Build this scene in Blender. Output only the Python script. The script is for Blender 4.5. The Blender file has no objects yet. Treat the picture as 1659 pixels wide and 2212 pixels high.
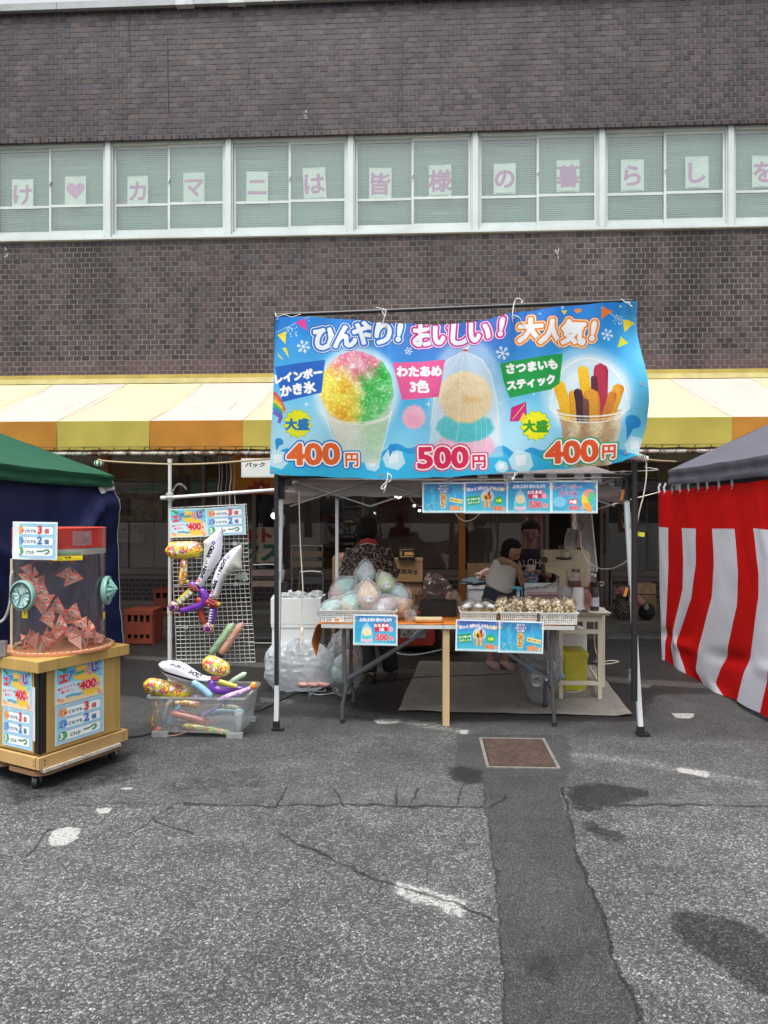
import bpy,math,random
import numpy as np
from math import sin,cos,pi,radians,sqrt
from mathutils import Vector,Matrix,noise as mnoise
random.seed(7);np.random.seed(7)
S=bpy.context.scene
COL=S.collection
# --------- camera, light, exposure
FV=1598.0;CXV=829.5;HYV=1106.0;CAMZ=1.55;YAW=radians(3.0)
cd=bpy.data.cameras.new("camera");cam=bpy.data.objects.new("camera",cd);COL.objects.link(cam)
cam.location=(0,0,CAMZ);cam.rotation_euler=(radians(90),0,YAW)
cd.sensor_fit='VERTICAL';cd.sensor_height=36;cd.sensor_width=27
cd.lens=36*FV/2212.0;cd.clip_end=500;cd.clip_start=0.05
S.camera=cam
w=bpy.data.worlds.new("World");S.world=w;w.use_nodes=True
nt=w.node_tree;bg=nt.nodes['Background']
sk=nt.nodes.new('ShaderNodeTexSky');sk.sky_type='NISHITA';sk.sun_disc=False
SUN_EL=radians(70);SUN_AZ=radians(200)
sk.sun_elevation=SUN_EL;sk.sun_rotation=SUN_AZ;sk.air_density=1.6;sk.dust_density=6.0;sk.ozone_density=1.0
hs=nt.nodes.new('ShaderNodeHueSaturation');hs.inputs['Saturation'].default_value=0.22
nt.links.new(sk.outputs[0],hs.inputs['Color'])
# thin overcast: soft cloud variation all over the sky
tc=nt.nodes.new('ShaderNodeTexCoord');cn=nt.nodes.new('ShaderNodeTexNoise');cn.inputs['Scale'].default_value=2.2;cn.inputs['Detail'].default_value=5
nt.links.new(tc.outputs['Generated'],cn.inputs['Vector'])
cr=nt.nodes.new('ShaderNodeMapRange');cr.inputs['To Min'].default_value=0.82;cr.inputs['To Max'].default_value=1.2
nt.links.new(cn.outputs['Fac'],cr.inputs['Value'])
vm=nt.nodes.new('ShaderNodeVectorMath');vm.operation='SCALE'
nt.links.new(hs.outputs[0],vm.inputs[0]);nt.links.new(cr.outputs[0],vm.inputs['Scale'])
nt.links.new(vm.outputs[0],bg.inputs['Color']);bg.inputs['Strength'].default_value=0.11
sd=bpy.data.lights.new("sun",'SUN');sd.energy=1.5;sd.angle=radians(40);sd.color=(1,0.97,0.93)
sun=bpy.data.objects.new("sun",sd);COL.objects.link(sun)
dirv=Vector((sin(SUN_AZ)*cos(SUN_EL),cos(SUN_AZ)*cos(SUN_EL),sin(SUN_EL)))
sun.rotation_euler=dirv.to_track_quat('Z','Y').to_euler()
S.view_settings.view_transform='Standard';S.view_settings.look='None'
S.view_settings.exposure=1.1;S.view_settings.gamma=1.0;S.view_settings.use_curve_mapping=False
cy=S.cycles
try:
 cy.use_denoising=True;cy.max_bounces=8;cy.diffuse_bounces=4;cy.glossy_bounces=3
 cy.transparent_max_bounces=24;cy.transmission_bounces=4;cy.sample_clamp_indirect=8
 cy.caustics_reflective=False;cy.caustics_refractive=False
except Exception:pass
# --------- photo geometry -> world points
_F=Vector((-sin(YAW),cos(YAW),0));_R=Vector((cos(YAW),sin(YAW),0))
def ray(vx,vy):
 return _F+_R*((vx-CXV)/FV)+Vector((0,0,(HYV-vy)/FV))
def at(vx,vy,Y):
 d=ray(vx,vy);t=Y/d.y
 return Vector((d.x*t,Y,CAMZ+d.z*t))
def atX(vx,vy,X):
 d=ray(vx,vy);t=X/d.x
 return Vector((X,d.y*t,CAMZ+d.z*t))
def G(vx,vy,z=0.0):
 d=ray(vx,vy);t=(z-CAMZ)/d.z
 return Vector((d.x*t,d.y*t,z))
def GX(vx,Y):return at(vx,HYV,Y).x
# --------- mesh builder
class MB:
 def __init__(s):s.v=[];s.f=[];s.m=[];s.uv=[]
 def add(s,vs,fs,mi=0,uvs=None):
  b=len(s.v);s.v.extend([tuple(p)for p in vs])
  for k,f in enumerate(fs):
   s.f.append([i+b for i in f]);s.m.append(mi)
   s.uv.append([uvs[i]for i in f]if uvs else[(0,0)]*len(f))
  return s
 def box(s,c,d,mi=0,rz=0,rx=0,ry=0,taper=1.0):
  hx,hy,hz=d[0]/2,d[1]/2,d[2]/2
  M=Matrix.Rotation(rz,3,'Z')@Matrix.Rotation(ry,3,'Y')@Matrix.Rotation(rx,3,'X')
  vs=[]
  for z in(-1,1):
   t=taper if z<0 else 1
   for x,y in((-1,-1),(1,-1),(1,1),(-1,1)):
    vs.append(M@Vector((x*hx*t,y*hy*t,z*hz))+Vector(c))
  return s.add(vs,[(3,2,1,0),(4,5,6,7),(0,1,5,4),(1,2,6,5),(2,3,7,6),(3,0,4,7)],mi)
 def bb(s,a,b,mi=0):
  return s.box([(a[i]+b[i])/2 for i in range(3)],[abs(b[i]-a[i])for i in range(3)],mi)
 def bar(s,a,b,wd,th,mi=0,up=Vector((0,0,1))):
  a=Vector(a);b=Vector(b);d=(b-a);L=d.length;d.normalize()
  u=Vector(up)
  if abs(d.dot(u))>.98:u=Vector((0,1,0))
  x=d.cross(u).normalized();y=x.cross(d).normalized()
  vs=[]
  for p in(a,b):
   for i,j in((-1,-1),(1,-1),(1,1),(-1,1)):vs.append(p+x*(i*wd/2)+y*(j*th/2))
  return s.add(vs,[(3,2,1,0),(4,5,6,7),(0,1,5,4),(1,2,6,5),(2,3,7,6),(3,0,4,7)],mi)
 def loft(s,pts,rad,n=12,mi=0,up=(0,0,1),cap=True,arc=None):
  pts=[Vector(p)for p in pts];N=len(pts);vs=[];uvs=[]
  if not isinstance(rad,(list,tuple)):rad=[rad]*N
  rad=[(r,r)if not isinstance(r,(list,tuple))else r for r in rad]
  lastx=None;L=0
  for i,p in enumerate(pts):
   d=(pts[min(i+1,N-1)]-pts[max(i-1,0)])
   if d.length<1e-9:d=Vector((0,0,1))
   d.normalize()
   if lastx is None:
    u=Vector(up)
    if abs(d.dot(u))>.95:u=Vector((0,-1,0))if abs(d.y)<.9 else Vector((1,0,0))
    x=d.cross(u).normalized()
   else:
    x=(lastx-d*lastx.dot(d)).normalized()
   lastx=x;y=x.cross(d).normalized()
   if i:L+=(p-pts[i-1]).length
   for k in range(n):
    a=2*pi*k/n
    vs.append(p+x*(cos(a)*rad[i][0])+y*(sin(a)*rad[i][1]));uvs.append((L*3.2,k/n*1.6))
  fs=[]
  for i in range(N-1):
   for k in range(n):
    k2=(k+1)%n
    fs.append((i*n+k,(i+1)*n+k,(i+1)*n+k2,i*n+k2))
  if cap:fs.append(tuple(range(n)));fs.append(tuple(reversed(range((N-1)*n,N*n))))
  return s.add(vs,fs,mi,uvs)
 def tube(s,pts,r,n=6,mi=0,smooth=0):
  if smooth:pts=catmull(pts,smooth)
  return s.loft(pts,r,n,mi)
 def cyl(s,a,b,r,n=14,mi=0,r2=None):return s.loft([a,b],[r,r if r2 is None else r2],n,mi)
 def lathe(s,c,prof,n=20,mi=0,sx=1,sy=1,closed=False):
  c=Vector(c);vs=[];fs=[];uvs=[]
  for i,(r,z)in enumerate(prof):
   for k in range(n):
    a=2*pi*k/n;vs.append(c+Vector((cos(a)*r*sx,sin(a)*r*sy,z)));uvs.append((k/n,i/len(prof)))
  P=len(prof)
  for i in range(P-1):
   for k in range(n):
    k2=(k+1)%n;fs.append((i*n+k,i*n+k2,(i+1)*n+k2,(i+1)*n+k))
  if closed:fs.append(tuple(reversed(range(n))));fs.append(tuple(range((P-1)*n,P*n)))
  return s.add(vs,fs,mi,uvs)
 def ell(s,c,r,n=14,m=9,mi=0,M=None,fn=None):
  if not isinstance(r,(list,tuple)):r=(r,r,r)
  c=Vector(c);vs=[];fs=[];uvs=[]
  for i in range(m+1):
   th=pi*i/m
   for k in range(n):
    a=2*pi*k/n;d=Vector((sin(th)*cos(a),sin(th)*sin(a),cos(th)))
    q=fn(d)if fn else 1.0
    p=Vector((d.x*r[0],d.y*r[1],d.z*r[2]))*q
    if M:p=M@p
    vs.append(c+p);uvs.append((k/n,1-i/m))
  for i in range(m):
   for k in range(n):
    k2=(k+1)%n;fs.append((i*n+k,(i+1)*n+k,(i+1)*n+k2,i*n+k2))
  return s.add(vs,fs,mi,uvs)
 def grid(s,fn,nu,nv,mi=0,u0=0,u1=1,v0=0,v1=1):
  vs=[];uvs=[]
  for j in range(nv+1):
   for i in range(nu+1):
    u=u0+(u1-u0)*i/nu;v=v0+(v1-v0)*j/nv
    vs.append(fn(u,v));uvs.append((u,v))
  fs=[(j*(nu+1)+i,j*(nu+1)+i+1,(j+1)*(nu+1)+i+1,(j+1)*(nu+1)+i)for j in range(nv)for i in range(nu)]
  return s.add(vs,fs,mi,uvs)
 def quad(s,a,b,c,d,mi=0):return s.add([a,b,c,d],[(0,1,2,3)],mi,[(0,0),(1,0),(1,1),(0,1)])
 def prism(s,poly,ax,lo,hi,mi=0):
  n=len(poly)
  def mk(p,h):
   if ax=='y':return(p[0],h,p[1])
   if ax=='x':return(h,p[0],p[1])
   return(p[0],p[1],h)
  vs=[mk(p,lo)for p in poly]+[mk(p,hi)for p in poly]
  fs=[tuple(range(n)),tuple(reversed(range(n,2*n)))]+[(i,n+i,n+(i+1)%n,(i+1)%n)for i in range(n)]
  return s.add(vs,fs,mi)
def catmull(pts,k):
 pts=[Vector(p)for p in pts];out=[]
 P=[pts[0]*2-pts[1]]+pts+[pts[-1]*2-pts[-2]]
 for i in range(1,len(P)-2):
  for j in range(k):
   t=j/k
   out.append(0.5*((2*P[i])+(P[i+1]-P[i-1])*t+(2*P[i-1]-5*P[i]+4*P[i+1]-P[i+2])*t*t+(3*P[i]-P[i-1]-3*P[i+1]+P[i+2])*t**3))
 out.append(pts[-1]);return out
ORG={}
def tomesh(name,mb,mats,smooth=False,off=None):
 me=bpy.data.meshes.new(name)
 vs=mb.v
 if off is not None:vs=[(p[0]-off[0],p[1]-off[1],p[2]-off[2])for p in vs]
 me.from_pydata(vs,[],mb.f)
 for m in(mats if isinstance(mats,(list,tuple))else[mats]):me.materials.append(m)
 me.polygons.foreach_set('material_index',mb.m)
 uvl=me.uv_layers.new(name='UVMap')
 uvl.data.foreach_set('uv',[c for f in mb.uv for p in f for c in p])
 if smooth:me.polygons.foreach_set('use_smooth',[True]*len(mb.f))
 me.validate();me.update()
 if smooth and smooth!='all':
  try:me.set_sharp_from_angle(angle=radians(smooth if smooth is not True and smooth>1 else 40))
  except Exception:pass
 return me
def link(name,me,parent=None,kind=None,label=None):
 o=bpy.data.objects.new(name,me);COL.objects.link(o)
 if parent is not None:o.parent=parent
 if kind:o['kind']=kind
 if label:o['label']=label
 return o
def thing(name,label,cat,loc=(0,0,0),rz=0,group=None,rot=None):
 o=bpy.data.objects.new(name,None);COL.objects.link(o);o.location=loc
 o.rotation_euler=rot if rot else(0,0,rz)
 o['label']=label;o['category']=cat
 if group:o['group']=group
 o.empty_display_size=.1
 ORG[o.name]=Vector(loc);return o
def root(o):
 while o.parent:o=o.parent
 return o
def part(name,mb,mats,parent,w=True,smooth=False,kind=None,label=None):
 """a mesh part; w=True: the builder holds world coordinates"""
 off=ORG[root(parent).name]if w else None
 return link(name,tomesh(name,mb,mats,smooth,off),parent,kind,label)
def solo(name,mb,mats,label,cat,group=None,smooth=False,loc=None,w=True,rz=0,rot=None):
 """a thing that is one mesh"""
 if loc is None:
  a=np.array(mb.v);loc=Vector((a[:,0].mean(),a[:,1].mean(),a[:,2].min()))
 o=link(name,tomesh(name,mb,mats,smooth,loc if w else None));o.location=loc
 o.rotation_euler=rot if rot else(0,0,rz)
 o['label']=label;o['category']=cat
 if group:o['group']=group
 ORG[o.name]=Vector(loc);return o
def struct(name,mb,mats,smooth=False,parent=None,kind='structure'):
 return link(name,tomesh(name,mb,mats,smooth),parent,kind)
def dup(r,loc,label,rot=None,scale=None,group=None):
 c=r.copy();COL.objects.link(c);c.location=loc;c['label']=label
 if rot is not None:c.rotation_euler=rot
 if scale is not None:c.scale=scale
 if group:c['group']=group
 for ch in list(r.children):
  d=ch.copy();COL.objects.link(d);d.parent=c
  for g in list(ch.children):
   e=g.copy();COL.objects.link(e);e.parent=d
 ORG[c.name]=Vector(loc);return c
def remesh(mb,voxel,smooth_it=3,name='body'):
 me=tomesh(name,mb,[]);o=bpy.data.objects.new('tmp',me);COL.objects.link(o)
 m=o.modifiers.new('r','REMESH');m.mode='VOXEL';m.voxel_size=voxel
 if smooth_it:
  k=o.modifiers.new('s','SMOOTH');k.iterations=smooth_it;k.factor=.5
 dg=bpy.context.evaluated_depsgraph_get();dg.update()
 r=bpy.data.meshes.new_from_object(o.evaluated_get(dg));bpy.data.objects.remove(o);r.name=name
 r.polygons.foreach_set('use_smooth',[True]*len(r.polygons))
 return r
def body_part(name,mb,mat,parent,voxel=.008,it=3,label=None):
 off=ORG[root(parent).name];mb.v=[(p[0]-off[0],p[1]-off[1],p[2]-off[2])for p in mb.v]
 me=remesh(mb,voxel,it,name);me.materials.clear();me.materials.append(mat)
 return link(name,me,parent,None,label)
 # --------- materials
def srgb(r,g,b):
 return tuple(((c/255)/12.92 if c/255<=.04045 else(((c/255)+.055)/1.055)**2.4)for c in(r,g,b))+(1,)
def rgb(*c):return tuple(c)+(1,)
MATS={}
def newmat(name):
 m=bpy.data.materials.new(name);m.use_nodes=True;n=m.node_tree
 return m,n,n.nodes['Principled BSDF'],n.nodes['Material Output']
def N(n,t,**kw):
 o=n.nodes.new(t)
 for k,v in kw.items():
  if k.startswith('i_'):o.inputs[int(k[2:])if k[2:].isdigit()else k[2:].replace('_',' ')].default_value=v
  else:setattr(o,k,v)
 return o
def mat(name,col,rough=.6,metal=0,var=.18,scale=6,bump=.15,bscale=60,dirt=0,spec=.5,coat=0,sheen=0,sss=0,coords='Object'):
 if name in MATS:return MATS[name]
 m,n,b,out=newmat(name);MATS[name]=m
 c=N(n,'ShaderNodeTexCoord');t=N(n,'ShaderNodeTexNoise');t.inputs['Scale'].default_value=scale;t.inputs['Detail'].default_value=6
 n.links.new(c.outputs[coords],t.inputs['Vector'])
 mr=N(n,'ShaderNodeMapRange');mr.inputs['From Min'].default_value=.3;mr.inputs['From Max'].default_value=.7
 mr.inputs['To Min'].default_value=1-var;mr.inputs['To Max'].default_value=1+var*.6
 n.links.new(t.outputs['Fac'],mr.inputs['Value'])
 vs=N(n,'ShaderNodeVectorMath',operation='SCALE');vs.inputs[0].default_value=col[:3]
 n.links.new(mr.outputs[0],vs.inputs['Scale'])
 last=vs.outputs[0]
 if dirt:
  t2=N(n,'ShaderNodeTexNoise');t2.inputs['Scale'].default_value=scale*2.7;t2.inputs['Detail'].default_value=9;t2.inputs['Roughness'].default_value=.7
  n.links.new(c.outputs[coords],t2.inputs['Vector'])
  r2=N(n,'ShaderNodeMapRange');r2.inputs['From Min'].default_value=.52;r2.inputs['From Max'].default_value=.72;r2.inputs['To Max'].default_value=dirt
  n.links.new(t2.outputs['Fac'],r2.inputs['Value'])
  mx=N(n,'ShaderNodeMix',data_type='RGBA');mx.inputs['B'].default_value=(.06,.045,.03,1)
  n.links.new(r2.outputs[0],mx.inputs['Factor']);n.links.new(last,mx.inputs['A']);last=mx.outputs['Result']
 n.links.new(last,b.inputs['Base Color'])
 b.inputs['Roughness'].default_value=rough;b.inputs['Metallic'].default_value=metal
 b.inputs['Specular IOR Level'].default_value=spec;b.inputs['Coat Weight'].default_value=coat
 if sss:b.inputs['Subsurface Weight'].default_value=sss;b.inputs['Subsurface Radius'].default_value=(.02,.01,.006);b.inputs['Subsurface Scale'].default_value=.5
 if bump:
  t3=N(n,'ShaderNodeTexNoise');t3.inputs['Scale'].default_value=bscale;t3.inputs['Detail'].default_value=4
  n.links.new(c.outputs[coords],t3.inputs['Vector'])
  bp=N(n,'ShaderNodeBump');bp.inputs['Strength'].default_value=bump;bp.inputs['Distance'].default_value=.004
  n.links.new(t3.outputs['Fac'],bp.inputs['Height']);n.links.new(bp.outputs[0],b.inputs['Normal'])
 return m
def cloth(name,col,weave=900,fold=0,var=.08,rough=.85,trans=0):
 if name in MATS:return MATS[name]
 m=mat(name,col,rough,0,var,3,.3,weave,spec=.25)
 if trans:
  n=m.node_tree;b=n.nodes['Principled BSDF'];out=n.nodes['Material Output']
  tl=N(n,'ShaderNodeBsdfTranslucent');tl.inputs['Color'].default_value=tuple(col)[:3]+(1,)
  mx=N(n,'ShaderNodeMixShader');mx.inputs[0].default_value=trans
  n.links.new(b.outputs[0],mx.inputs[1]);n.links.new(tl.outputs[0],mx.inputs[2]);n.links.new(mx.outputs[0],out.inputs['Surface'])
 return m
def glass(name,tint=(1,1,1),rough=.03,refl=1.0,film=0.0,film_col=(.8,.85,.85),bump=0,bscale=30,ior=1.45):
 """thin clear sheet: what lies behind shows, Fresnel reflection, an optional milky film"""
 if name in MATS:return MATS[name]
 m,n,b,out=newmat(name);MATS[name]=m;n.nodes.remove(b)
 tr=N(n,'ShaderNodeBsdfTransparent');tr.inputs['Color'].default_value=tuple(tint)+(1,)
 gl=N(n,'ShaderNodeBsdfGlossy');gl.inputs['Roughness'].default_value=rough
 fr=N(n,'ShaderNodeLayerWeight');fr.inputs['Blend'].default_value=.5
 pw=N(n,'ShaderNodeMath',operation='POWER');pw.inputs[1].default_value=4.0;n.links.new(fr.outputs['Facing'],pw.inputs[0])
 ma=N(n,'ShaderNodeMath',operation='MULTIPLY_ADD');ma.inputs[1].default_value=.9;ma.inputs[2].default_value=.045;n.links.new(pw.outputs[0],ma.inputs[0])
 mu=N(n,'ShaderNodeMath',operation='MULTIPLY',use_clamp=True);mu.inputs[1].default_value=refl
 n.links.new(ma.outputs[0],mu.inputs[0])
 mx=N(n,'ShaderNodeMixShader');n.links.new(mu.outputs[0],mx.inputs[0]);n.links.new(tr.outputs[0],mx.inputs[1]);n.links.new(gl.outputs[0],mx.inputs[2])
 last=mx
 if film:
  df=N(n,'ShaderNodeBsdfDiffuse');df.inputs['Color'].default_value=tuple(film_col)+(1,)
  tl=N(n,'ShaderNodeBsdfTranslucent');tl.inputs['Color'].default_value=tuple(film_col)+(1,)
  m2=N(n,'ShaderNodeMixShader');m2.inputs[0].default_value=.5;n.links.new(df.outputs[0],m2.inputs[1]);n.links.new(tl.outputs[0],m2.inputs[2])
  c=N(n,'ShaderNodeTexCoord');t=N(n,'ShaderNodeTexNoise');t.inputs['Scale'].default_value=bscale*.4;t.inputs['Detail'].default_value=5
  n.links.new(c.outputs['Object'],t.inputs['Vector'])
  mr=N(n,'ShaderNodeMapRange');mr.inputs['From Min'].default_value=.3;mr.inputs['From Max'].default_value=.7;mr.inputs['To Min'].default_value=film*.6;mr.inputs['To Max'].default_value=film*1.4
  n.links.new(t.outputs['Fac'],mr.inputs['Value'])
  m3=N(n,'ShaderNodeMixShader');n.links.new(mr.outputs[0],m3.inputs[0]);n.links.new(mx.outputs[0],m3.inputs[1]);n.links.new(m2.outputs[0],m3.inputs[2]);last=m3
 if bump:
  c=N(n,'ShaderNodeTexCoord');t=N(n,'ShaderNodeTexNoise');t.inputs['Scale'].default_value=bscale;t.inputs['Detail'].default_value=3;t.inputs['Distortion'].default_value=1.2
  n.links.new(c.outputs['Object'],t.inputs['Vector'])
  bp=N(n,'ShaderNodeBump');bp.inputs['Strength'].default_value=bump;bp.inputs['Distance'].default_value=.02
  n.links.new(t.outputs['Fac'],bp.inputs['Height']);n.links.new(bp.outputs[0],gl.inputs['Normal']);n.links.new(bp.outputs[0],fr.inputs['Normal'])
 n.links.new(last.outputs[0],out.inputs['Surface'])
 return m
def lamp_mat(name,col,strength):
 m,n,b,out=newmat(name);b.inputs['Emission Color'].default_value=tuple(col)+(1,);b.inputs['Emission Strength'].default_value=strength
 b.inputs['Base Color'].default_value=(.9,.9,.9,1);return m
 # --------- printed matter: pictures painted by code
def vnoise(h,w_,cell,seed=0,oct=3):
 r=np.random.RandomState(seed);out=np.zeros((h,w_),np.float32);amp=1;tot=0
 for o in range(oct):
  gh,gw=int(h/cell)+2,int(w_/cell)+2;g=r.rand(gh,gw).astype(np.float32)
  y=np.arange(h)/cell;x=np.arange(w_)/cell;yi=y.astype(int);xi=x.astype(int);fy=(y-yi)[:,None];fx=(x-xi)[None,:]
  fy=fy*fy*(3-2*fy);fx=fx*fx*(3-2*fx)
  a=g[yi][:,xi];b=g[yi][:,xi+1];c=g[yi+1][:,xi];d=g[yi+1][:,xi+1]
  out+=amp*((a*(1-fx)+b*fx)*(1-fy)+(c*(1-fx)+d*fx)*fy);tot+=amp;amp*=.5;cell=max(cell/2,1.01)
 return out/tot
_glyph={}
def glyphs(s):
 if s in _glyph:return _glyph[s]
 c=bpy.data.curves.new('t','FONT');c.body=s;c.size=1;c.resolution_u=3;c.fill_mode='FRONT';c.align_x='CENTER';c.align_y='CENTER'
 o=bpy.data.objects.new('t',c);COL.objects.link(o)
 dg=bpy.context.evaluated_depsgraph_get();dg.update()
 me=bpy.data.meshes.new_from_object(o.evaluated_get(dg));me.calc_loop_triangles()
 v=np.zeros(len(me.vertices)*3,np.float32);me.vertices.foreach_get('co',v);v=v.reshape(-1,3)[:,:2]
 t=np.zeros(len(me.loop_triangles)*3,np.int32);me.loop_triangles.foreach_get('vertices',t);t=t.reshape(-1,3)
 bpy.data.objects.remove(o);bpy.data.curves.remove(c);bpy.data.meshes.remove(me)
 if len(v):v=v-(v.max(0)+v.min(0))/2
 _glyph[s]=(v,t);return v,t
def hexc(c):
 if isinstance(c,str):return np.array([int(c[i:i+2],16)/255 for i in(0,2,4)],np.float32)
 return np.array(c,np.float32)
class CV:
 def __init__(s,W,H,col='ffffff'):
  s.W,s.H=W,H;s.a=np.zeros((H,W,3),np.float32)+hexc(col);s.T=None;s.k=1.0
 def tp(s,pts):
  pts=np.array(pts,np.float32)
  return s.T(pts)if s.T else pts
 def blend(s,x0,y0,m,col,al=1.0):
  H,W=m.shape;X0,Y0=max(x0,0),max(y0,0);X1,Y1=min(x0+W,s.W),min(y0+H,s.H)
  if X1<=X0 or Y1<=Y0:return
  mm=(m[Y0-y0:Y1-y0,X0-x0:X1-x0]*al)[...,None]
  if isinstance(col,np.ndarray)and col.ndim==3:cc=col[Y0-y0:Y1-y0,X0-x0:X1-x0]
  else:cc=hexc(col)
  r=s.a[Y0:Y1,X0:X1];r[...]=r*(1-mm)+cc*mm
 def polymask(s,pts,pad=2):
  p=s.tp(pts);x0,y0=np.floor(p.min(0)).astype(int)-pad;x1,y1=np.ceil(p.max(0)).astype(int)+pad
  W,H=x1-x0,y1-y0
  xs=x0+(np.arange(W*2)+.5)/2;ys=y0+(np.arange(H*2)+.5)/2
  m=np.zeros((H*2,W*2),bool);q=np.roll(p,-1,0)
  for(ax,ay),(bx,by)in zip(p,q):
   if ay==by:continue
   r=(ys>min(ay,by))&(ys<=max(ay,by));xi=ax+(ys[r]-ay)*(bx-ax)/(by-ay)
   m[r]^=xs[None,:]<xi[:,None]
  return x0,y0,m.reshape(H,2,W,2).mean((1,3)).astype(np.float32)
 def poly(s,pts,col,al=1.0,blur=0,out=None):
  pad=int(blur*3+2+(out[0]if out else 0)+2)
  x0,y0,m=s.polymask(pts,pad)
  if out:s.blend(x0,y0,dilate(m,out[0]),out[1],al)
  if blur:m=blurm(m,blur)
  s.blend(x0,y0,m,col,al)
 def ell(s,x,y,rx,ry,col,al=1.0,blur=0,out=None,rot=0,n=32):
  c,d=cos(rot),sin(rot)
  s.poly([(x+rx*cos(t)*c-ry*sin(t)*d,y+rx*cos(t)*d+ry*sin(t)*c)for t in np.linspace(0,2*pi,n,endpoint=False)],col,al,blur,out)
 def star(s,x,y,r1,r2,n,col,al=1.0,out=None,rot=0,blur=0):
  s.poly([(x+(r1 if i%2==0 else r2)*cos(rot+pi*i/n),y+(r1 if i%2==0 else r2)*sin(rot+pi*i/n))for i in range(2*n)],col,al,blur,out)
 def line(s,pts,wd,col,al=1.0):
  for a,b in zip(pts[:-1],pts[1:]):
   a=np.array(a,float);b=np.array(b,float);d=b-a;L=np.hypot(*d)or 1;nrm=np.array([-d[1],d[0]])/L*wd/2;e=d/L*wd*.3
   s.poly([a-e+nrm,b+e+nrm,b+e-nrm,a-e-nrm],col,al)
 def flake(s,x,y,r,col='ffffff',al=.9,rot=0.2):
  for i in range(6):
   a=rot+i*pi/3;p=(x+r*cos(a),y+r*sin(a));s.line([(x,y),p],r*.13,col,al)
   for f,L in((.55,.32),(.8,.22)):
    for sg in(-1,1):
     q=(x+r*f*cos(a),y+r*f*sin(a));s.line([q,(q[0]+r*L*cos(a+sg*.9),q[1]+r*L*sin(a+sg*.9))],r*.1,col,al)
 def text(s,t,x,y,size,fill,outs=(),rot=0,shear=0,bold=0,sx=1.0,grad=None,al=1.0):
  v,tr=glyphs(t)
  if not len(v):return
  p=v*size;p=p*[sx,1];p[:,0]+=p[:,1]*shear
  c,d=cos(-rot),sin(-rot);q=np.stack([p[:,0]*c-p[:,1]*d,p[:,0]*d+p[:,1]*c],1)
  q=np.stack([x+q[:,0],y-q[:,1]],1);q=s.tp(q)
  mo=(bold+sum(o[0]for o in outs))*s.k;pad=int(mo)+4
  x0,y0=np.floor(q.min(0)).astype(int)-pad;x1,y1=np.ceil(q.max(0)).astype(int)+pad
  W,H=x1-x0,y1-y0;SS=2;m=np.zeros((H*SS,W*SS),bool)
  Q=(q-[x0,y0])*SS
  for a,b,c_ in Q[tr]:
   lx,ly=int(min(a[0],b[0],c_[0])),int(min(a[1],b[1],c_[1]));hx,hy=int(max(a[0],b[0],c_[0]))+2,int(max(a[1],b[1],c_[1]))+2
   X=np.arange(lx,hx)[None,:]+.5;Yg=np.arange(ly,hy)[:,None]+.5
   e1=(b[0]-a[0])*(Yg-a[1])-(b[1]-a[1])*(X-a[0]);e2=(c_[0]-b[0])*(Yg-b[1])-(c_[1]-b[1])*(X-b[0]);e3=(a[0]-c_[0])*(Yg-c_[1])-(a[1]-c_[1])*(X-c_[0])
   m[ly:hy,lx:hx]|=((e1>=0)&(e2>=0)&(e3>=0))|((e1<=0)&(e2<=0)&(e3<=0))
  m=m.reshape(H,SS,W,SS).mean((1,3)).astype(np.float32)
  if bold:m=dilate(m,bold*s.k)
  lay=[];r=0
  for wd,col in outs:r+=wd*s.k;lay.append((r,col))
  for rr,col in reversed(lay):s.blend(x0,y0,dilate(m,rr),col,al)
  if grad is not None:
   g=np.linspace(0,1,H)[:,None,None];col=hexc(fill)*(1-g)+hexc(grad)*g;col=np.broadcast_to(col,(H,W,3))
   s.blend(x0,y0,m,np.ascontiguousarray(col),al)
  else:s.blend(x0,y0,m,fill,al)
 def image(s,name,nc=False):
  im=bpy.data.images.new(name,s.W,s.H,alpha=False)
  if nc:im.colorspace_settings.name='Non-Color'
  a=np.ones((s.H,s.W,4),np.float32);a[...,:3]=np.clip(s.a[::-1],0,1);im.pixels.foreach_set(a.ravel());im.update();return im
def shiftmax(m,dy,dx,out):
 H,W=m.shape;y0,y1=max(dy,0),H+min(dy,0);x0,x1=max(dx,0),W+min(dx,0)
 if y1<=y0 or x1<=x0:return
 np.maximum(out[y0:y1,x0:x1],m[y0-dy:y1-dy,x0-dx:x1-dx],out=out[y0:y1,x0:x1])
def dilate(m,r):
 out=m.copy()
 if r<.4:return out
 if r<1:r=1
 rr=r;seen=set()
 while rr>.5:
  for k in range(max(8,int(rr*5))):
   a=2*pi*k/max(8,int(rr*5));seen.add((int(round(rr*sin(a))),int(round(rr*cos(a)))))
  rr-=max(1.5,r*.3)
 for dy,dx in seen:shiftmax(m,dy,dx,out)
 return out
def blurm(m,r):
 r=max(1,int(r))
 for _ in range(2):
  for ax in(0,1):
   c=np.cumsum(np.pad(m,[(r+1,r)if i==ax else(0,0)for i in(0,1)]),axis=ax)
   n_=m.shape[ax];hi=np.take(c,np.arange(2*r+1,2*r+1+n_),axis=ax);lo=np.take(c,np.arange(0,n_),axis=ax);m=((hi-lo)/(2*r+1)).astype(np.float32)
 return m
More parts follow.
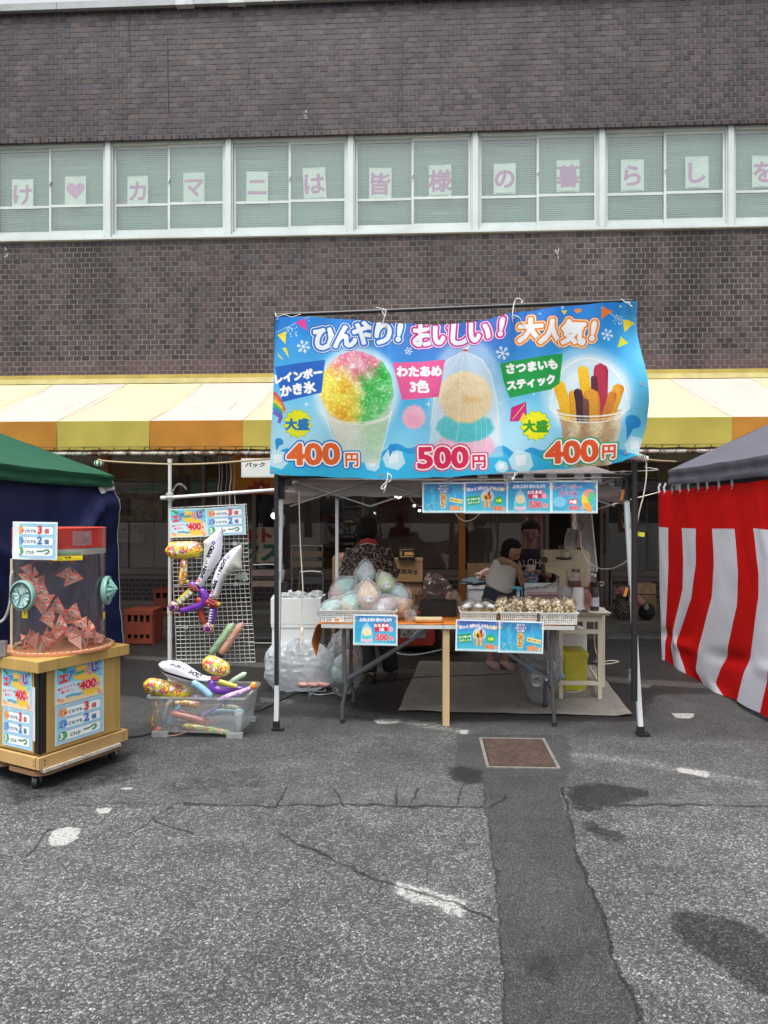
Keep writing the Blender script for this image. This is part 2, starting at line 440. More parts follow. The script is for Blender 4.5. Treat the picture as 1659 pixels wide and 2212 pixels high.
def printmat(name,cv,rough=.55,coat=0,spec=.4,trans=0,bump=0,bscale=20,rep=False,gain=1.0):
 if gain!=1:cv.a*=gain
 m,n,b,out=newmat(name);MATS[name]=m
 c=N(n,'ShaderNodeTexCoord');t=N(n,'ShaderNodeTexImage');t.image=cv.image(name);t.extension='REPEAT' if rep else 'EXTEND'
 n.links.new(c.outputs['UV'],t.inputs['Vector']);n.links.new(t.outputs['Color'],b.inputs['Base Color'])
 b.inputs['Roughness'].default_value=rough;b.inputs['Coat Weight'].default_value=coat;b.inputs['Specular IOR Level'].default_value=spec
 if bump:
  t3=N(n,'ShaderNodeTexNoise');t3.inputs['Scale'].default_value=bscale;t3.inputs['Detail'].default_value=5;n.links.new(c.outputs['Object'],t3.inputs['Vector'])
  bp=N(n,'ShaderNodeBump');bp.inputs['Strength'].default_value=bump;bp.inputs['Distance'].default_value=.01
  n.links.new(t3.outputs['Fac'],bp.inputs['Height']);n.links.new(bp.outputs[0],b.inputs['Normal'])
 if trans:
  tl=N(n,'ShaderNodeBsdfTranslucent');n.links.new(t.outputs['Color'],tl.inputs['Color'])
  mx=N(n,'ShaderNodeMixShader');mx.inputs[0].default_value=trans
  n.links.new(b.outputs[0],mx.inputs[1]);n.links.new(tl.outputs[0],mx.inputs[2]);n.links.new(mx.outputs[0],out.inputs['Surface'])
 return m
 # ========= GROUND
def ground_T(x0,x1,y0,y1,W,H):
 def T(p):
  out=[]
  for vx,vy in p:
   g=G(vx,vy);out.append(((g.x-x0)/(x1-x0)*W,(y1-g.y)/(y1-y0)*H))
  return np.array(out,np.float32)
 return T
GX0,GX1,GY0,GY1=-4.4,4.4,1.5,9.9
gm=CV(1760,1680,(0,0,0));gm.T=ground_T(GX0,GX1,GY0,GY1,1760,1680)
def gpoly(pts,ch,val,blur=3):
 x0,y0,m=gm.polymask(pts,int(blur*3)+3)
 if blur:m=blurm(m,blur)
 H,W=m.shape;X0,Y0=max(x0,0),max(y0,0);X1,Y1=min(x0+W,gm.W),min(y0+H,gm.H)
 if X1<=X0 or Y1<=Y0:return
 r=gm.a[Y0:Y1,X0:X1,ch];np.maximum(r,m[Y0-y0:Y1-y0,X0-x0:X1-x0]*val,out=r)
 # older, finer asphalt beyond the joint; the trench strip; the collar round the manhole
gpoly([(-300,1745),(390,1738),(1045,1740),(1250,1740),(2000,1738),(1800,1390),(-100,1390)],2,.55,2)
gpoly([(-300,1640),(300,1600),(560,1590),(980,1588),(1230,1588),(1450,1600),(2000,1610),(1800,1390),(-100,1390)],2,.8,8)
gpoly([(240,1500),(560,1545),(860,1560),(1380,1560),(1420,1500),(1800,1500),(1800,1380),(200,1380)],1,.72,14)  # shade under the tent painted into the asphalt, along with some damp
gpoly([(1030,1660),(1045,1700),(1068,1930),(1090,2212),(1100,2330),(1425,2330),(1385,2212),(1290,1960),(1250,1850),(1215,1740),(1200,1655)],2,1.0,0)
gpoly([(985,1585),(975,1690),(1040,1695),(1215,1695),(1245,1660),(1225,1585)],2,.95,2)
# wet and stained areas
for P,v_ in(([(1440,1985),(1480,1970),(1540,1975),(1600,1995),(1720,2060),(1720,2160),(1640,2150),(1560,2080),(1500,2060),(1470,2020)],.95),([(1225,1700),(1290,1692),(1400,1705),(1410,1720),(1330,1735),(1250,1760),(1232,1740)],.8),([(1240,1760),(1300,1785),(1370,1800),(1350,1830),(1290,1810),(1255,1790)],.7),([(970,1655),(1040,1660),(1045,1690),(1000,1695),(970,1680)],.8),([(1540,1870),(1590,1880),(1625,1925),(1600,1925)],.45),([(1380,1960),(1450,1945),(1500,1985),(1420,1985)],.35),([(640,2150),(760,2120),(850,2160),(800,2212),(680,2212)],.25),([(1110,2050),(1220,2040),(1250,2130),(1130,2150)],.45),([(300,1700),(560,1650),(600,1700),(420,1730)],.35),([(0,1660),(290,1620),(310,1680),(60,1740),(0,1740)],.5),([(780,1440),(860,1440),(850,1530),(690,1530)],.6)):
 gpoly(P,1,v_,9)
def crack(pts,wd=3.0,val=1.0,jit=6,seed=1):
 r=random.Random(seed);out=[pts[0]]
 for a,b in zip(pts[:-1],pts[1:]):
  n_=max(2,int(abs(b[0]-a[0])+abs(b[1]-a[1]))//22)
  for k in range(1,n_+1):
   out.append((a[0]+(b[0]-a[0])*k/n_+r.uniform(-jit,jit)*(k<n_),a[1]+(b[1]-a[1])*k/n_+r.uniform(-jit,jit)*.5*(k<n_)))
 P=gm.T(out)
 T=gm.T;gm.T=None
 for a,b in zip(P[:-1],P[1:]):
  d=np.array([-(b-a)[1],(b-a)[0]]);L=np.hypot(*d)or 1;d=d/L*wd*r.uniform(.45,1.0)
  gpoly([a+d,b+d,b-d,a-d],1,val,0)
 gm.T=T
gpoly([(380,1700),(1040,1700),(1044,1736),(380,1734)],0,.28,10);gpoly([(1255,1712),(1700,1712),(1700,1736),(1255,1736)],0,.26,8)
crack([(400,1736),(560,1742),(760,1738),(1045,1742)],3.2,1,5,2);crack([(1250,1742),(1400,1738),(1659,1742),(1900,1740)],3.0,1,5,3)
crack([(600,1800),(800,1895),(1000,1960),(1060,1990)],2.0,.9,8,4);crack([(0,1760),(180,1738),(400,1736)],1.4,.7,8,5)
for k,(a,b)in enumerate([((620,1700),(600,1742)),((720,1702),(745,1742)),((860,1695),(850,1742)),((880,1742),(905,1700)),((990,1740),(1000,1695)),((370,1742),(280,1800)),((330,1770),(420,1800)),((1090,1720),(1060,1745)),((110,1790),(60,1850)),((1330,1740),(1320,1700))]):
 crack([a,b],1.7,.9,6,10+k)
crack([(1045,1690),(1060,1830),(1085,2100),(1095,2212)],1.6,.5,3,30);crack([(1215,1700),(1250,1850),(1300,1990),(1385,2212)],2.4,.8,3,31)
# faded paint
for P,v_,bl in(([(125,1790),(150,1784),(178,1788),(170,1808),(145,1826),(112,1828),(105,1812)],.8,1),([(205,1750),(225,1744),(246,1746),(240,1757),(212,1758)],.75,1),([(255,1703),(275,1700),(290,1704),(270,1708)],.7,1),([(-40,1835),(100,1800),(110,1825),(-40,1850)],.42,4),([(-60,2000),(60,1890),(140,1850),(120,1880),(20,1960),(-60,2060)],.42,6),([(835,1890),(880,1900),(1030,1945),(1020,1970),(1005,1995),(950,1975),(860,1945),(840,1925)],.55,5),([(400,1770),(520,1795),(640,1830),(560,1840),(430,1800)],.36,8),([(1230,1622),(1300,1627),(1460,1650),(1659,1688),(1659,1706),(1450,1668),(1300,1642),(1230,1636)],.42,3),([(1455,1655),(1540,1668),(1530,1682),(1460,1668)],.62,2),([(268,1414),(600,1434),(860,1444),(1260,1456),(1400,1468),(1800,1490),(1800,1502),(1400,1480),(1250,1468),(850,1454),(600,1444),(268,1424)],.5,1),([(520,1514),(700,1520),(880,1550),(1020,1580),(1010,1590),(860,1562),(690,1534),(520,1524)],.44,2),([(805,1554),(830,1551),(868,1554),(860,1562),(815,1563)],.7,1),([(992,1577),(1016,1577),(1008,1587),(990,1586)],.7,1),([(1480,2100),(1560,2130),(1650,2190),(1600,2212),(1500,2160)],.36,8),([(1450,1540),(1500,1540),(1490,1552),(1460,1552)],.6,1),([(1370,1475),(1410,1478),(1405,1486),(1375,1484)],.7,1),([(560,1505),(640,1512),(630,1522),(560,1515)],.55,1)):
 gpoly(P,0,v_,bl)
def ground_material():
 m,n,b,out=newmat('asphalt');MATS['asphalt']=m
 L=n.links.new
 c=N(n,'ShaderNodeTexCoord');pos=c.outputs['Object']
 mp=N(n,'ShaderNodeMapping');mp.vector_type='POINT'
 mp.inputs['Scale'].default_value=(1/(GX1-GX0),1/(GY1-GY0),1);mp.inputs['Location'].default_value=(-GX0/(GX1-GX0),-GY0/(GY1-GY0),0)
 wq=N(n,'ShaderNodeTexNoise');wq.inputs['Scale'].default_value=5;wq.inputs['Detail'].default_value=9;wq.inputs['Roughness'].default_value=.68;L(pos,wq.inputs['Vector'])
 w1=N(n,'ShaderNodeVectorMath',operation='SUBTRACT');w1.inputs[1].default_value=(.5,.5,.5);L(wq.outputs['Color'],w1.inputs[0])
 w2=N(n,'ShaderNodeVectorMath',operation='MULTIPLY');w2.inputs[1].default_value=(.10,.10,0);L(w1.outputs[0],w2.inputs[0])
 w3=N(n,'ShaderNodeVectorMath',operation='ADD');L(pos,w3.inputs[0]);L(w2.outputs[0],w3.inputs[1]);L(w3.outputs[0],mp.inputs['Vector'])
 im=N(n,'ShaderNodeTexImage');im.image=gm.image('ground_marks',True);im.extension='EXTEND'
 L(mp.outputs[0],im.inputs['Vector'])
 sp=N(n,'ShaderNodeSeparateColor');L(im.outputs['Color'],sp.inputs[0])
 def math(op,a,b_=None,cl=False):
  x=N(n,'ShaderNodeMath',operation=op,use_clamp=cl)
  for i,q in enumerate((a,b_)):
   if q is None:continue
   if isinstance(q,(int,float)):x.inputs[i].default_value=q
   else:L(q,x.inputs[i])
  return x.outputs[0]
 def mixc(f,a,b_):
  x=N(n,'ShaderNodeMix',data_type='RGBA')
  for k,q in(('Factor',f),('A',a),('B',b_)):
   if isinstance(q,(tuple,float,int)):x.inputs[k].default_value=q
   else:L(q,x.inputs[k])
  return x.outputs['Result']
 def noise(sc,det=5,rough=.55):
  x=N(n,'ShaderNodeTexNoise');x.inputs['Scale'].default_value=sc;x.inputs['Detail'].default_value=det;x.inputs['Roughness'].default_value=rough
  L(pos,x.inputs['Vector']);return x.outputs['Fac']
 def rng(v,a,b_,c_,d):
  x=N(n,'ShaderNodeMapRange');x.inputs[1].default_value=a;x.inputs[2].default_value=b_;x.inputs[3].default_value=c_;x.inputs[4].default_value=d
  L(v,x.inputs[0]);return x.outputs[0]
 warp=N(n,'ShaderNodeVectorMath',operation='ADD')
 nw=N(n,'ShaderNodeTexNoise');nw.inputs['Scale'].default_value=60;L(pos,nw.inputs['Vector'])
 wsc=N(n,'ShaderNodeVectorMath',operation='SCALE');wsc.inputs['Scale'].default_value=.012;L(nw.outputs['Color'],wsc.inputs[0])
 L(pos,warp.inputs[0]);L(wsc.outputs[0],warp.inputs[1])
 def stones(sc,lo,hi):
  v=N(n,'ShaderNodeTexVoronoi',feature='F1');v.inputs['Scale'].default_value=sc;v.inputs['Randomness'].default_value=1;L(warp.outputs[0],v.inputs['Vector'])
  e=N(n,'ShaderNodeTexVoronoi',feature='DISTANCE_TO_EDGE');e.inputs['Scale'].default_value=sc;L(warp.outputs[0],e.inputs['Vector'])
  s=N(n,'ShaderNodeSeparateColor');L(v.outputs['Color'],s.inputs[0])
  br=math('POWER',s.outputs[0],2.2);br=rng(br,0,1,lo,hi)
  present=rng(s.outputs[1],.18,.30,0,1)
  edge=rng(e.outputs['Distance'],.02,.16,0,1)
  msk=math('MULTIPLY',present,edge)
  return br,msk,e.outputs['Distance']
 b1,m1,e1=stones(112,.05,.36);b2,m2,e2=stones(240,.035,.24)
 fine=noise(420,3)
 tar=rng(fine,.3,.7,.012,.032)
 small=mixc(m2,tar,b2)
 coarse=mixc(m1,small,b1)
 newer=mixc(rng(math('MULTIPLY',m2,1),0,1,.0,.62),tar,b2)
 f_new=rng(math('ADD',sp.outputs[2],math('MULTIPLY',math('SUBTRACT',noise(30,4),.5),.25)),.3,.95,.0,1.0)
 base=mixc(f_new,coarse,newer)
 big=rng(noise(.9,7,.62),.3,.7,.62,1.32);mid=rng(noise(5,7,.68),.3,.7,.70,1.25)
 sc_=N(n,'ShaderNodeVectorMath',operation='SCALE');L(base,sc_.inputs[0]);L(math('MULTIPLY',big,mid),sc_.inputs['Scale'])
 tn=N(n,'ShaderNodeVectorMath',operation='MULTIPLY');tn.inputs[1].default_value=(.90,.935,.95);L(sc_.outputs[0],tn.inputs[0]);tint=tn.outputs[0]
 # paint: worn off between the stones
 pn=math('ADD',sp.outputs[0],math('MULTIPLY',math('SUBTRACT',noise(38,8,.72),.5),.95))
 pm=math('MULTIPLY',rng(pn,.45,.56,0,1),rng(sp.outputs[0],.05,.2,0,1))
 pm=math('MULTIPLY',pm,rng(m1,0,.6,.35,1))
 col=mixc(pm,tint,(.50,.50,.49,1))
 dust=math('MULTIPLY',rng(sp.outputs[0],.1,.6,0,.35),rng(noise(14,6),.35,.65,0,1));col=mixc(dust,col,(.26,.26,.255,1))
 wn=math('ADD',sp.outputs[1],math('MULTIPLY',math('SUBTRACT',noise(16,7,.7),.5),.9));wet_shade=math('MULTIPLY',rng(wn,.26,.55,0,1),rng(sp.outputs[1],.03,.15,0,1))
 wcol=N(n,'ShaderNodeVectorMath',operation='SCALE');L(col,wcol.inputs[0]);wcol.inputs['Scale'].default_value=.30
 col=mixc(wet_shade,col,wcol.outputs[0])
 L(col,b.inputs['Base Color'])
 L(rng(wet_shade,0,1,.82,.5),b.inputs['Roughness'])
 hgt=math('ADD',math('MULTIPLY',rng(e1,0,.3,0,1),m1),math('MULTIPLY',fine,.35))
 bp=N(n,'ShaderNodeBump');bp.inputs['Strength'].default_value=.8;bp.inputs['Distance'].default_value=.004;L(hgt,bp.inputs['Height']);L(bp.outputs[0],b.inputs['Normal'])
 return m
mg=MB()
mg.grid(lambda u,v:(u,v,0.0),60,60,0,-90,90,-80,100)
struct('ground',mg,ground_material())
# manhole
A,B_,C_,D_=G(1047,1597),G(1181,1598),G(1197,1660),G(1045,1659)
x0,x1,y0,y1=(A.x+D_.x)/2,(B_.x+C_.x)/2,(C_.y+D_.y)/2,(A.y+B_.y)/2
mh=thing('manhole_cover','square rusty brown steel manhole cover set flush in the asphalt before the stall','manhole cover',((x0+x1)/2,(y0+y1)/2,0))
rust=mat('rusty_steel',(.060,.036,.028),.75,.15,.45,14,.9,130,dirt=.6)
m_=MB();m_.bb((x0+.015,y0+.015,-.02),(x1-.015,y1-.015,.010))
part('cover_plate',m_,rust,mh)
m_=MB()
for i in range(11):
 for j in range(9):
  if(i+j)%2==0:
   cx_=x0+.045+(x1-x0-.09)*i/10;cy_=y0+.04+(y1-y0-.08)*j/8;m_.box((cx_,cy_,.0115),(.012,.005,.003),rz=.78 if j%2 else-.78)
part('tread_pattern',m_,rust,mh,kind='stuff')
m_=MB()
for a,b in(((x0-.012,y0-.012),(x1+.012,y0+.008)),((x0-.012,y1-.008),(x1+.012,y1+.012)),((x0-.012,y0+.0082),(x0+.008,y1-.0082)),((x1-.008,y0+.0082),(x1+.012,y1-.0082))):
 m_.bb((*a,-.02),(*b,.008))
part('cover_frame',m_,mat('concrete_rim',(.16,.15,.135),.9,0,.3,20,.5,200,dirt=.6),mh)
# ========= BUILDING
YF=10.0;XL,XR=-8.0,7.0
bld=thing('brick_building','long two storey dark brown brick building with a row of upper windows behind the stalls','building',(0,YF+4,0))
PX,PZ=.1145,.0714;BW,BH=.1030,.0600
Z_LOW0,Z_LOW1,Z_UP0,Z_UP1=3.30,5.335,6.69,8.44
def brick_material(name='brick',dark=1.0):
 m,n,b,out=newmat(name);MATS[name]=m;L=n.links.new
 g=N(n,'ShaderNodeNewGeometry');s=N(n,'ShaderNodeSeparateXYZ');L(g.outputs['Position'],s.inputs[0])
 def math(op,a,b_=None,cl=False):
  x=N(n,'ShaderNodeMath',operation=op,use_clamp=cl)
  for i,q in enumerate((a,b_)):
   if q is None:continue
   if isinstance(q,(int,float)):x.inputs[i].default_value=q
   else:L(q,x.inputs[i])
  return x.outputs[0]
 row=math('FLOOR',math('DIVIDE',s.outputs[2],PZ));par=math('MODULO',row,2)
 colx=math('FLOOR',math('ADD',math('DIVIDE',math('ADD',s.outputs[0],50.0),PX),math('MULTIPLY',par,.5)))
 cb=N(n,'ShaderNodeCombineXYZ');L(colx,cb.inputs[0]);L(row,cb.inputs[1])
 wn=N(n,'ShaderNodeTexWhiteNoise',noise_dimensions='3D');L(cb.outputs[0],wn.inputs['Vector'])
 sc=N(n,'ShaderNodeSeparateColor');L(wn.outputs['Color'],sc.inputs[0])
 no=N(n,'ShaderNodeTexNoise');no.inputs['Scale'].default_value=.8;no.inputs['Detail'].default_value=5;no.inputs['Roughness'].default_value=.65
 mp=N(n,'ShaderNodeMapping');mp.inputs['Scale'].default_value=(1.3,1,.55);L(g.outputs['Position'],mp.inputs['Vector']);L(mp.outputs[0],no.inputs['Vector'])
 f=math('ADD',math('MULTIPLY',sc.outputs[0],.5),math('MULTIPLY',no.outputs['Fac'],.75))
 r=N(n,'ShaderNodeValToRGB');e=r.color_ramp.elements
 cols=[(.25,(.011,.008,.010)),(.45,(.024,.0165,.020)),(.62,(.041,.028,.033)),(.78,(.056,.042,.046)),(.97,(.088,.072,.068))]
 e[0].position=cols[0][0];e[0].color=cols[0][1]+(1,);e[1].position=cols[-1][0];e[1].color=cols[-1][1]+(1,)
 for p,c in cols[1:-1]:q=e.new(p);q.color=c+(1,)
 L(f,r.inputs[0])
 # some bricks lean blue-grey, some reddish
 hb=N(n,'ShaderNodeMapRange');hb.inputs[1].default_value=.78;hb.inputs[2].default_value=.95;hb.inputs[4].default_value=.55;L(sc.outputs[1],hb.inputs[0])
 mx=N(n,'ShaderNodeMix',data_type='RGBA');mx.inputs['B'].default_value=(.040,.047,.064,1);L(hb.outputs[0],mx.inputs['Factor']);L(r.outputs[0],mx.inputs['A'])
 hr=N(n,'ShaderNodeMapRange');hr.inputs[1].default_value=.8;hr.inputs[2].default_value=.98;hr.inputs[4].default_value=.6;L(sc.outputs[2],hr.inputs[0])
 m2=N(n,'ShaderNodeMix',data_type='RGBA');m2.inputs['B'].default_value=(.082,.050,.043,1);L(hr.outputs[0],m2.inputs['Factor']);L(mx.outputs['Result'],m2.inputs['A'])
 # the four glazed courses over the awning are another, purplish brick
 gz=N(n,'ShaderNodeMapRange');gz.inputs[1].default_value=3.64;gz.inputs[2].default_value=3.645;gz.inputs[3].default_value=.75;gz.inputs[4].default_value=0;L(s.outputs[2],gz.inputs[0])
 m3=N(n,'ShaderNodeMix',data_type='RGBA');m3.inputs['B'].default_value=(.085,.052,.062,1);L(gz.outputs[0],m3.inputs['Factor']);L(m2.outputs['Result'],m3.inputs['A'])
 # rain streaks: dark runs under the sills, pale lime marks
 n3=N(n,'ShaderNodeTexNoise');n3.inputs['Scale'].default_value=1.0;n3.inputs['Detail'].default_value=7;n3.inputs['Roughness'].default_value=.6
 mp3=N(n,'ShaderNodeMapping');mp3.inputs['Scale'].default_value=(1.5,1,.28);mp3.inputs['Location'].default_value=(3.1,0,0);L(g.outputs['Position'],mp3.inputs['Vector']);L(mp3.outputs[0],n3.inputs['Vector'])
 st=N(n,'ShaderNodeMapRange');st.inputs[1].default_value=.5;st.inputs[2].default_value=.62;st.inputs[3].default_value=1.05;st.inputs[4].default_value=.36;L(n3.outputs['Fac'],st.inputs[0])
 lowmask=N(n,'ShaderNodeMapRange');lowmask.inputs[1].default_value=5.6;lowmask.inputs[2].default_value=5.7;lowmask.inputs[3].default_value=0;lowmask.inputs[4].default_value=.75;L(s.outputs[2],lowmask.inputs[0])
 stm=math('MAXIMUM',st.outputs[0],lowmask.outputs[0])
 v=N(n,'ShaderNodeVectorMath',operation='SCALE');L(m3.outputs['Result'],v.inputs[0]);L(math('MULTIPLY',stm,dark),v.inputs['Scale'])
 gr=N(n,'ShaderNodeTexNoise');gr.inputs['Scale'].default_value=140;gr.inputs['Detail'].default_value=4;L(g.outputs['Position'],gr.inputs['Vector'])
 grm=N(n,'ShaderNodeMapRange');grm.inputs[1].default_value=.35;grm.inputs[2].default_value=.7;grm.inputs[3].default_value=.75;grm.inputs[4].default_value=1.35;L(gr.outputs['Fac'],grm.inputs[0])
 v2=N(n,'ShaderNodeVectorMath',operation='SCALE');L(v.outputs[0],v2.inputs[0]);L(grm.outputs[0],v2.inputs['Scale'])
 L(v2.outputs[0],b.inputs['Base Color'])
 rr=N(n,'ShaderNodeMapRange');rr.inputs[3].default_value=.34;rr.inputs[4].default_value=.62;L(sc.outputs[1],rr.inputs[0]);L(rr.outputs[0],b.inputs['Roughness'])
 bp=N(n,'ShaderNodeBump');bp.inputs['Strength'].default_value=.5;bp.inputs['Distance'].default_value=.003;L(gr.outputs['Fac'],bp.inputs['Height']);L(bp.outputs[0],b.inputs['Normal'])
 return m
brickM=brick_material()
mortar=mat('mortar',(.23,.195,.17),.95,0,.3,1.5,.3,300,dirt=.5)
mortar_dark=mat('mortar_upper',(.165,.143,.155),.95,0,.25,1.2,.3,300,dirt=.35)
def brick_faces(mb,x,z,y,w_=BW,h_=BH,d=.004):
 b=.0015;x0,x1,z0,z1=x-w_/2,x+w_/2,z-h_/2,z+h_/2
 vs=[(x0,y,z0),(x1,y,z0),(x1,y,z1),(x0,y,z1),(x0+b,y-d,z0+b),(x1-b,y-d,z0+b),(x1-b,y-d,z1-b),(x0+b,y-d,z1-b)]
 mb.add(vs,[(4,5,6,7),(0,1,5,4),(1,2,6,5),(2,3,7,6),(3,0,4,7)])
cells=[]
def rows(z0,z1,y,xl=XL,xr=XR):
 r0=int(math.ceil(z0/PZ));r1=int(math.floor(z1/PZ))-1
 for r in range(r0,r1+1):
  par_=r%2;c0=int((xl+50)/PX);c1=int((xr+50)/PX)
  for c in range(c0,c1):
   x=(c+.5-.5*par_)*PX-50.0
   yield x,(r+.5)*PZ,y
YUP=YF-.06
for q in rows(Z_LOW0,Z_LOW1,YF):cells.append(q)
for q in rows(Z_UP0+.0,Z_UP1,YUP):cells.append(q)
def vis(q):
 d=Vector((q[0],q[2],q[1]-CAMZ));f_=d.dot(_F);vx=CXV+FV*d.dot(_R)/f_;vy=HYV-FV*d.z/f_
 hidden=not(0<vx<1659 and 0<vy<2212)or(590<vx<1385 and vy>645)
 return(1 if hidden else 0,d.length)
cells.sort(key=vis)
one=MB();brick_faces(one,0,0,0);bme=tomesh('brick',one,brickM)
wallp={}
# backing walls (the mortar), with the rest of the building's bulk
for nm,z0,z1,y,mt in(('lower_wall',Z_LOW0,Z_LOW1,YF,mortar),('upper_wall',Z_UP0,Z_UP1,YUP,mortar_dark)):
 m_=MB();m_.bb((XL,y,z0),(XR,y+.4,z1));wallp[nm]=part(nm,m_,mt,bld)
rest={'lower_wall':MB(),'upper_wall':MB()}
for i,(x,z,y)in enumerate(cells):
 key='lower_wall' if y==YF else 'upper_wall'
 if i<300:
  o=link('brick',bme,wallp[key]);o.location=Vector((x,y,z))-ORG[bld.name]
 else:brick_faces(rest[key],x+random.uniform(-.001,.001),z+random.uniform(-.0008,.0008),y,BW,BH,.004+random.uniform(-.0015,.0015))
for k,mb in rest.items():part('brick_facing',mb,brickM,wallp[k],kind='stuff')
# the turned course under the upper wall, then the dark soffit over the windows
m_=MB()
for c in range(int((XR-XL)/PX)):
 x=XL+(c+.5)*PX;m_.box((x,YUP-.012,Z_UP0-.028),(BW,.03,.056))
part('edge_course',m_,brickM,wallp['upper_wall'],kind='stuff')
m_=MB();m_.bb((XL,YUP+.005,Z_UP0-.05),(XR,YF+.35,Z_UP0-.002));part('soffit',m_,mat('soffit_dark',(.05,.035,.03),.8),bld)
# repaired cracks: narrow sealant lines on the upper wall
seal=mat('sealant',(.10,.095,.11),.7,0,.2,20,.2,100)
for i,P in enumerate([[(555/2+0,24),(277,70),(279,112)],[(361,80),(361,160),(363,245)],[(865,0),(865,60),(868,90),(866,160),(864,190),(868,235)],[(952,75),(950,120),(955,190),(957,215),(951,245)],[(1222,0),(1222,80),(1223,200)],[(1535,0),(1532,50),(1536,110),(1538,225)],[(536,135),(534,185)]]):
 m_=MB();m_.tube([at(a,b,YUP-.014)for a,b in P],.006,5);part('sealed_crack',m_,seal,wallp['upper_wall'])
lime=mat('lime_stain',(.45,.43,.40),.9,0,.5,60,.5,200)
for(a,b)in((1204,545),(14,545),(660,248)):
 m_=MB()
 for k in range(14):
  p=at(a+random.uniform(-4,4),b+random.uniform(-10,14),(YF if b>300 else YUP)-.0155);m_.ell(p,(random.uniform(.003,.012),.002,random.uniform(.004,.02)),6,4)
 part('lime_stain',m_,lime,wallp['lower_wall' if b>300 else 'upper_wall'],kind='stuff')
 # coping: metal lengths with joint clips
cop=mat('coping_metal',(.30,.32,.33),.5,.3,.15,2,.1,60,dirt=.2)
x=XL
while x<XR-.01:
 m_=MB();m_.bb((x+.004,YUP-.07,Z_UP1),(min(x+3.0,XR)-.004,YUP+.45,Z_UP1+.085));m_.bb((x+.004,YUP-.085,Z_UP1-.02),(min(x+3.0,XR)-.004,YUP-.071,Z_UP1+.02));part('coping',m_,cop,bld);x+=3.0
for vx in(405,1030/2*1.0,0):
 X=GX(max(vx,1)*1.0 if vx else-120,YF);m_=MB();m_.bb((X-.12,YUP-.09,Z_UP1-.024),(X+.12,YUP+.46,Z_UP1+.092));part('coping_joint',m_,mat('coping_light',(.45,.48,.5),.5,.2),bld)
m_=MB();m_.bb((XL,YF+.402,3.0),(XR,YF+9,Z_UP1-.01));part('building_core',m_,mat('dark_core',(.05,.05,.05),.9),bld)
# ---------- window strip
frameM=mat('white_aluminium',(.55,.61,.60),.4,.1,.1,2,.05,80,dirt=.12)
frame2=mat('grey_gasket',(.25,.28,.28),.6)
wglass=glass('window_glass',(.955,1,.985),.02,2.4,.09,(.66,.86,.80),.03,1.2)
slatM=mat('blind_slat',(.72,.87,.82),.6,0,.12,1.3,.05,40)
thick=[GX(v,YF)for v in(235.5,490,754,1021,1297,1577)]
sp_=(thick[-1]-thick[0])/5
thick=[thick[0]+sp_*k for k in range(-3,8)]
ZS,ZT,ZR=5.335,6.655,5.795
bays=[]
for i in range(len(thick)-1):
 a,b=thick[i],thick[i+1]
 if a<XL+.1 or b>XR-.1:continue
 bays.append((a,b))
 m_=MB();Y0,Y1=YF-.02,YF+.08
 m_.bb((a-.036,Y0-.02,ZS),(a+.036,Y1,ZT))
 m_.bb((a-.056,Y0+.012,ZS),(a-.0365,Y1,ZT));m_.bb((a+.0365,Y0+.012,ZS),(a+.056,Y1,ZT))
 m_.bb((a+.0565,Y0,ZT-.045),(b-.0565,Y1,ZT));m_.bb((a+.0565,Y0-.004,ZS),(b-.0565,Y1,ZS+.035))
 w_=part('window',m_,frameM,bld)
 m_=MB();m_.bb((a-.053,YF-.03,ZT+.001),(b-.0535,YF+.08,ZT+.03));part('head_gasket',m_,frame2,w_)
 mid=(a+b)/2
 for s_,(p,q,yo)in enumerate(((a+.058,mid+.017,.035),(mid-.017,b-.058,.012))):
  yy=YF+yo
  m_=MB();t_=.032
  m_.bb((p,yy,ZS+.037),(p+t_,yy+.02,ZT-.047));m_.bb((q-t_,yy,ZS+.037),(q,yy+.02,ZT-.047))
  m_.bb((p+t_,yy+.001,ZT-.092),(q-t_,yy+.019,ZT-.047));m_.bb((p+t_,yy+.001,ZS+.037),(q-t_,yy+.019,ZS+.115))
  m_.bb((p+t_,yy+.001,ZR-.018),(q-t_,yy+.019,ZR+.018));part('sash',m_,frameM,w_)
  m_=MB();m_.bb((p+t_,yy+.008,ZS+.115),(q-t_,yy+.013,ZR-.018));m_.bb((p+t_,yy+.008,ZR+.018),(q-t_,yy+.013,ZT-.092));part('pane',m_,wglass,w_)
  if s_:m_=MB();m_.box((p+.02,yy-.012,(ZR+ZT)/2-.12),(.012,.02,.05),ry=.4);part('sash_lock',m_,frameM,w_)
  # slatted blind
  m_=MB();z=ZT-.06;rr=random.Random(i*10+s_);dis=[(rr.uniform(ZS,ZT),rr.uniform(.004,.016)*rr.choice((-1,1)),rr.uniform(.02,.07),rr.uniform(.2,.8))for _ in range(5)]
  tilt0=rr.uniform(.62,.9)
  while z>ZS+.09:
   nseg=8;vs=[];tl=tilt0+rr.uniform(-.05,.05)
   for k in range(nseg+1):
    u=k/nseg;X=p+.01+(q-p-.02)*u;dz=sum(am*math.exp(-((z-zc)/wd)**2)*math.exp(-((u-uc)/.3)**2)for zc,am,wd,uc in dis)
    vs.append((X,YF+.115,z+dz+.0100*tl));vs.append((X,YF+.115+.010,z+dz-.0100*tl))
   m_.add(vs,[(2*k,2*k+1,2*k+3,2*k+2)for k in range(nseg)])
   z-=.0253
  for X in(p+.12,(p+q)/2,q-.12):m_.tube([(X,YF+.11,ZT-.06),(X,YF+.11,ZS+.09)],.0012,4)
  part('blind',m_,slatM,w_,kind='stuff')
m_=MB();m_.bb((XL,YF-.05,ZS-.035),(XR,YF+.1,ZS-.003));part('sill',m_,frameM,bld)
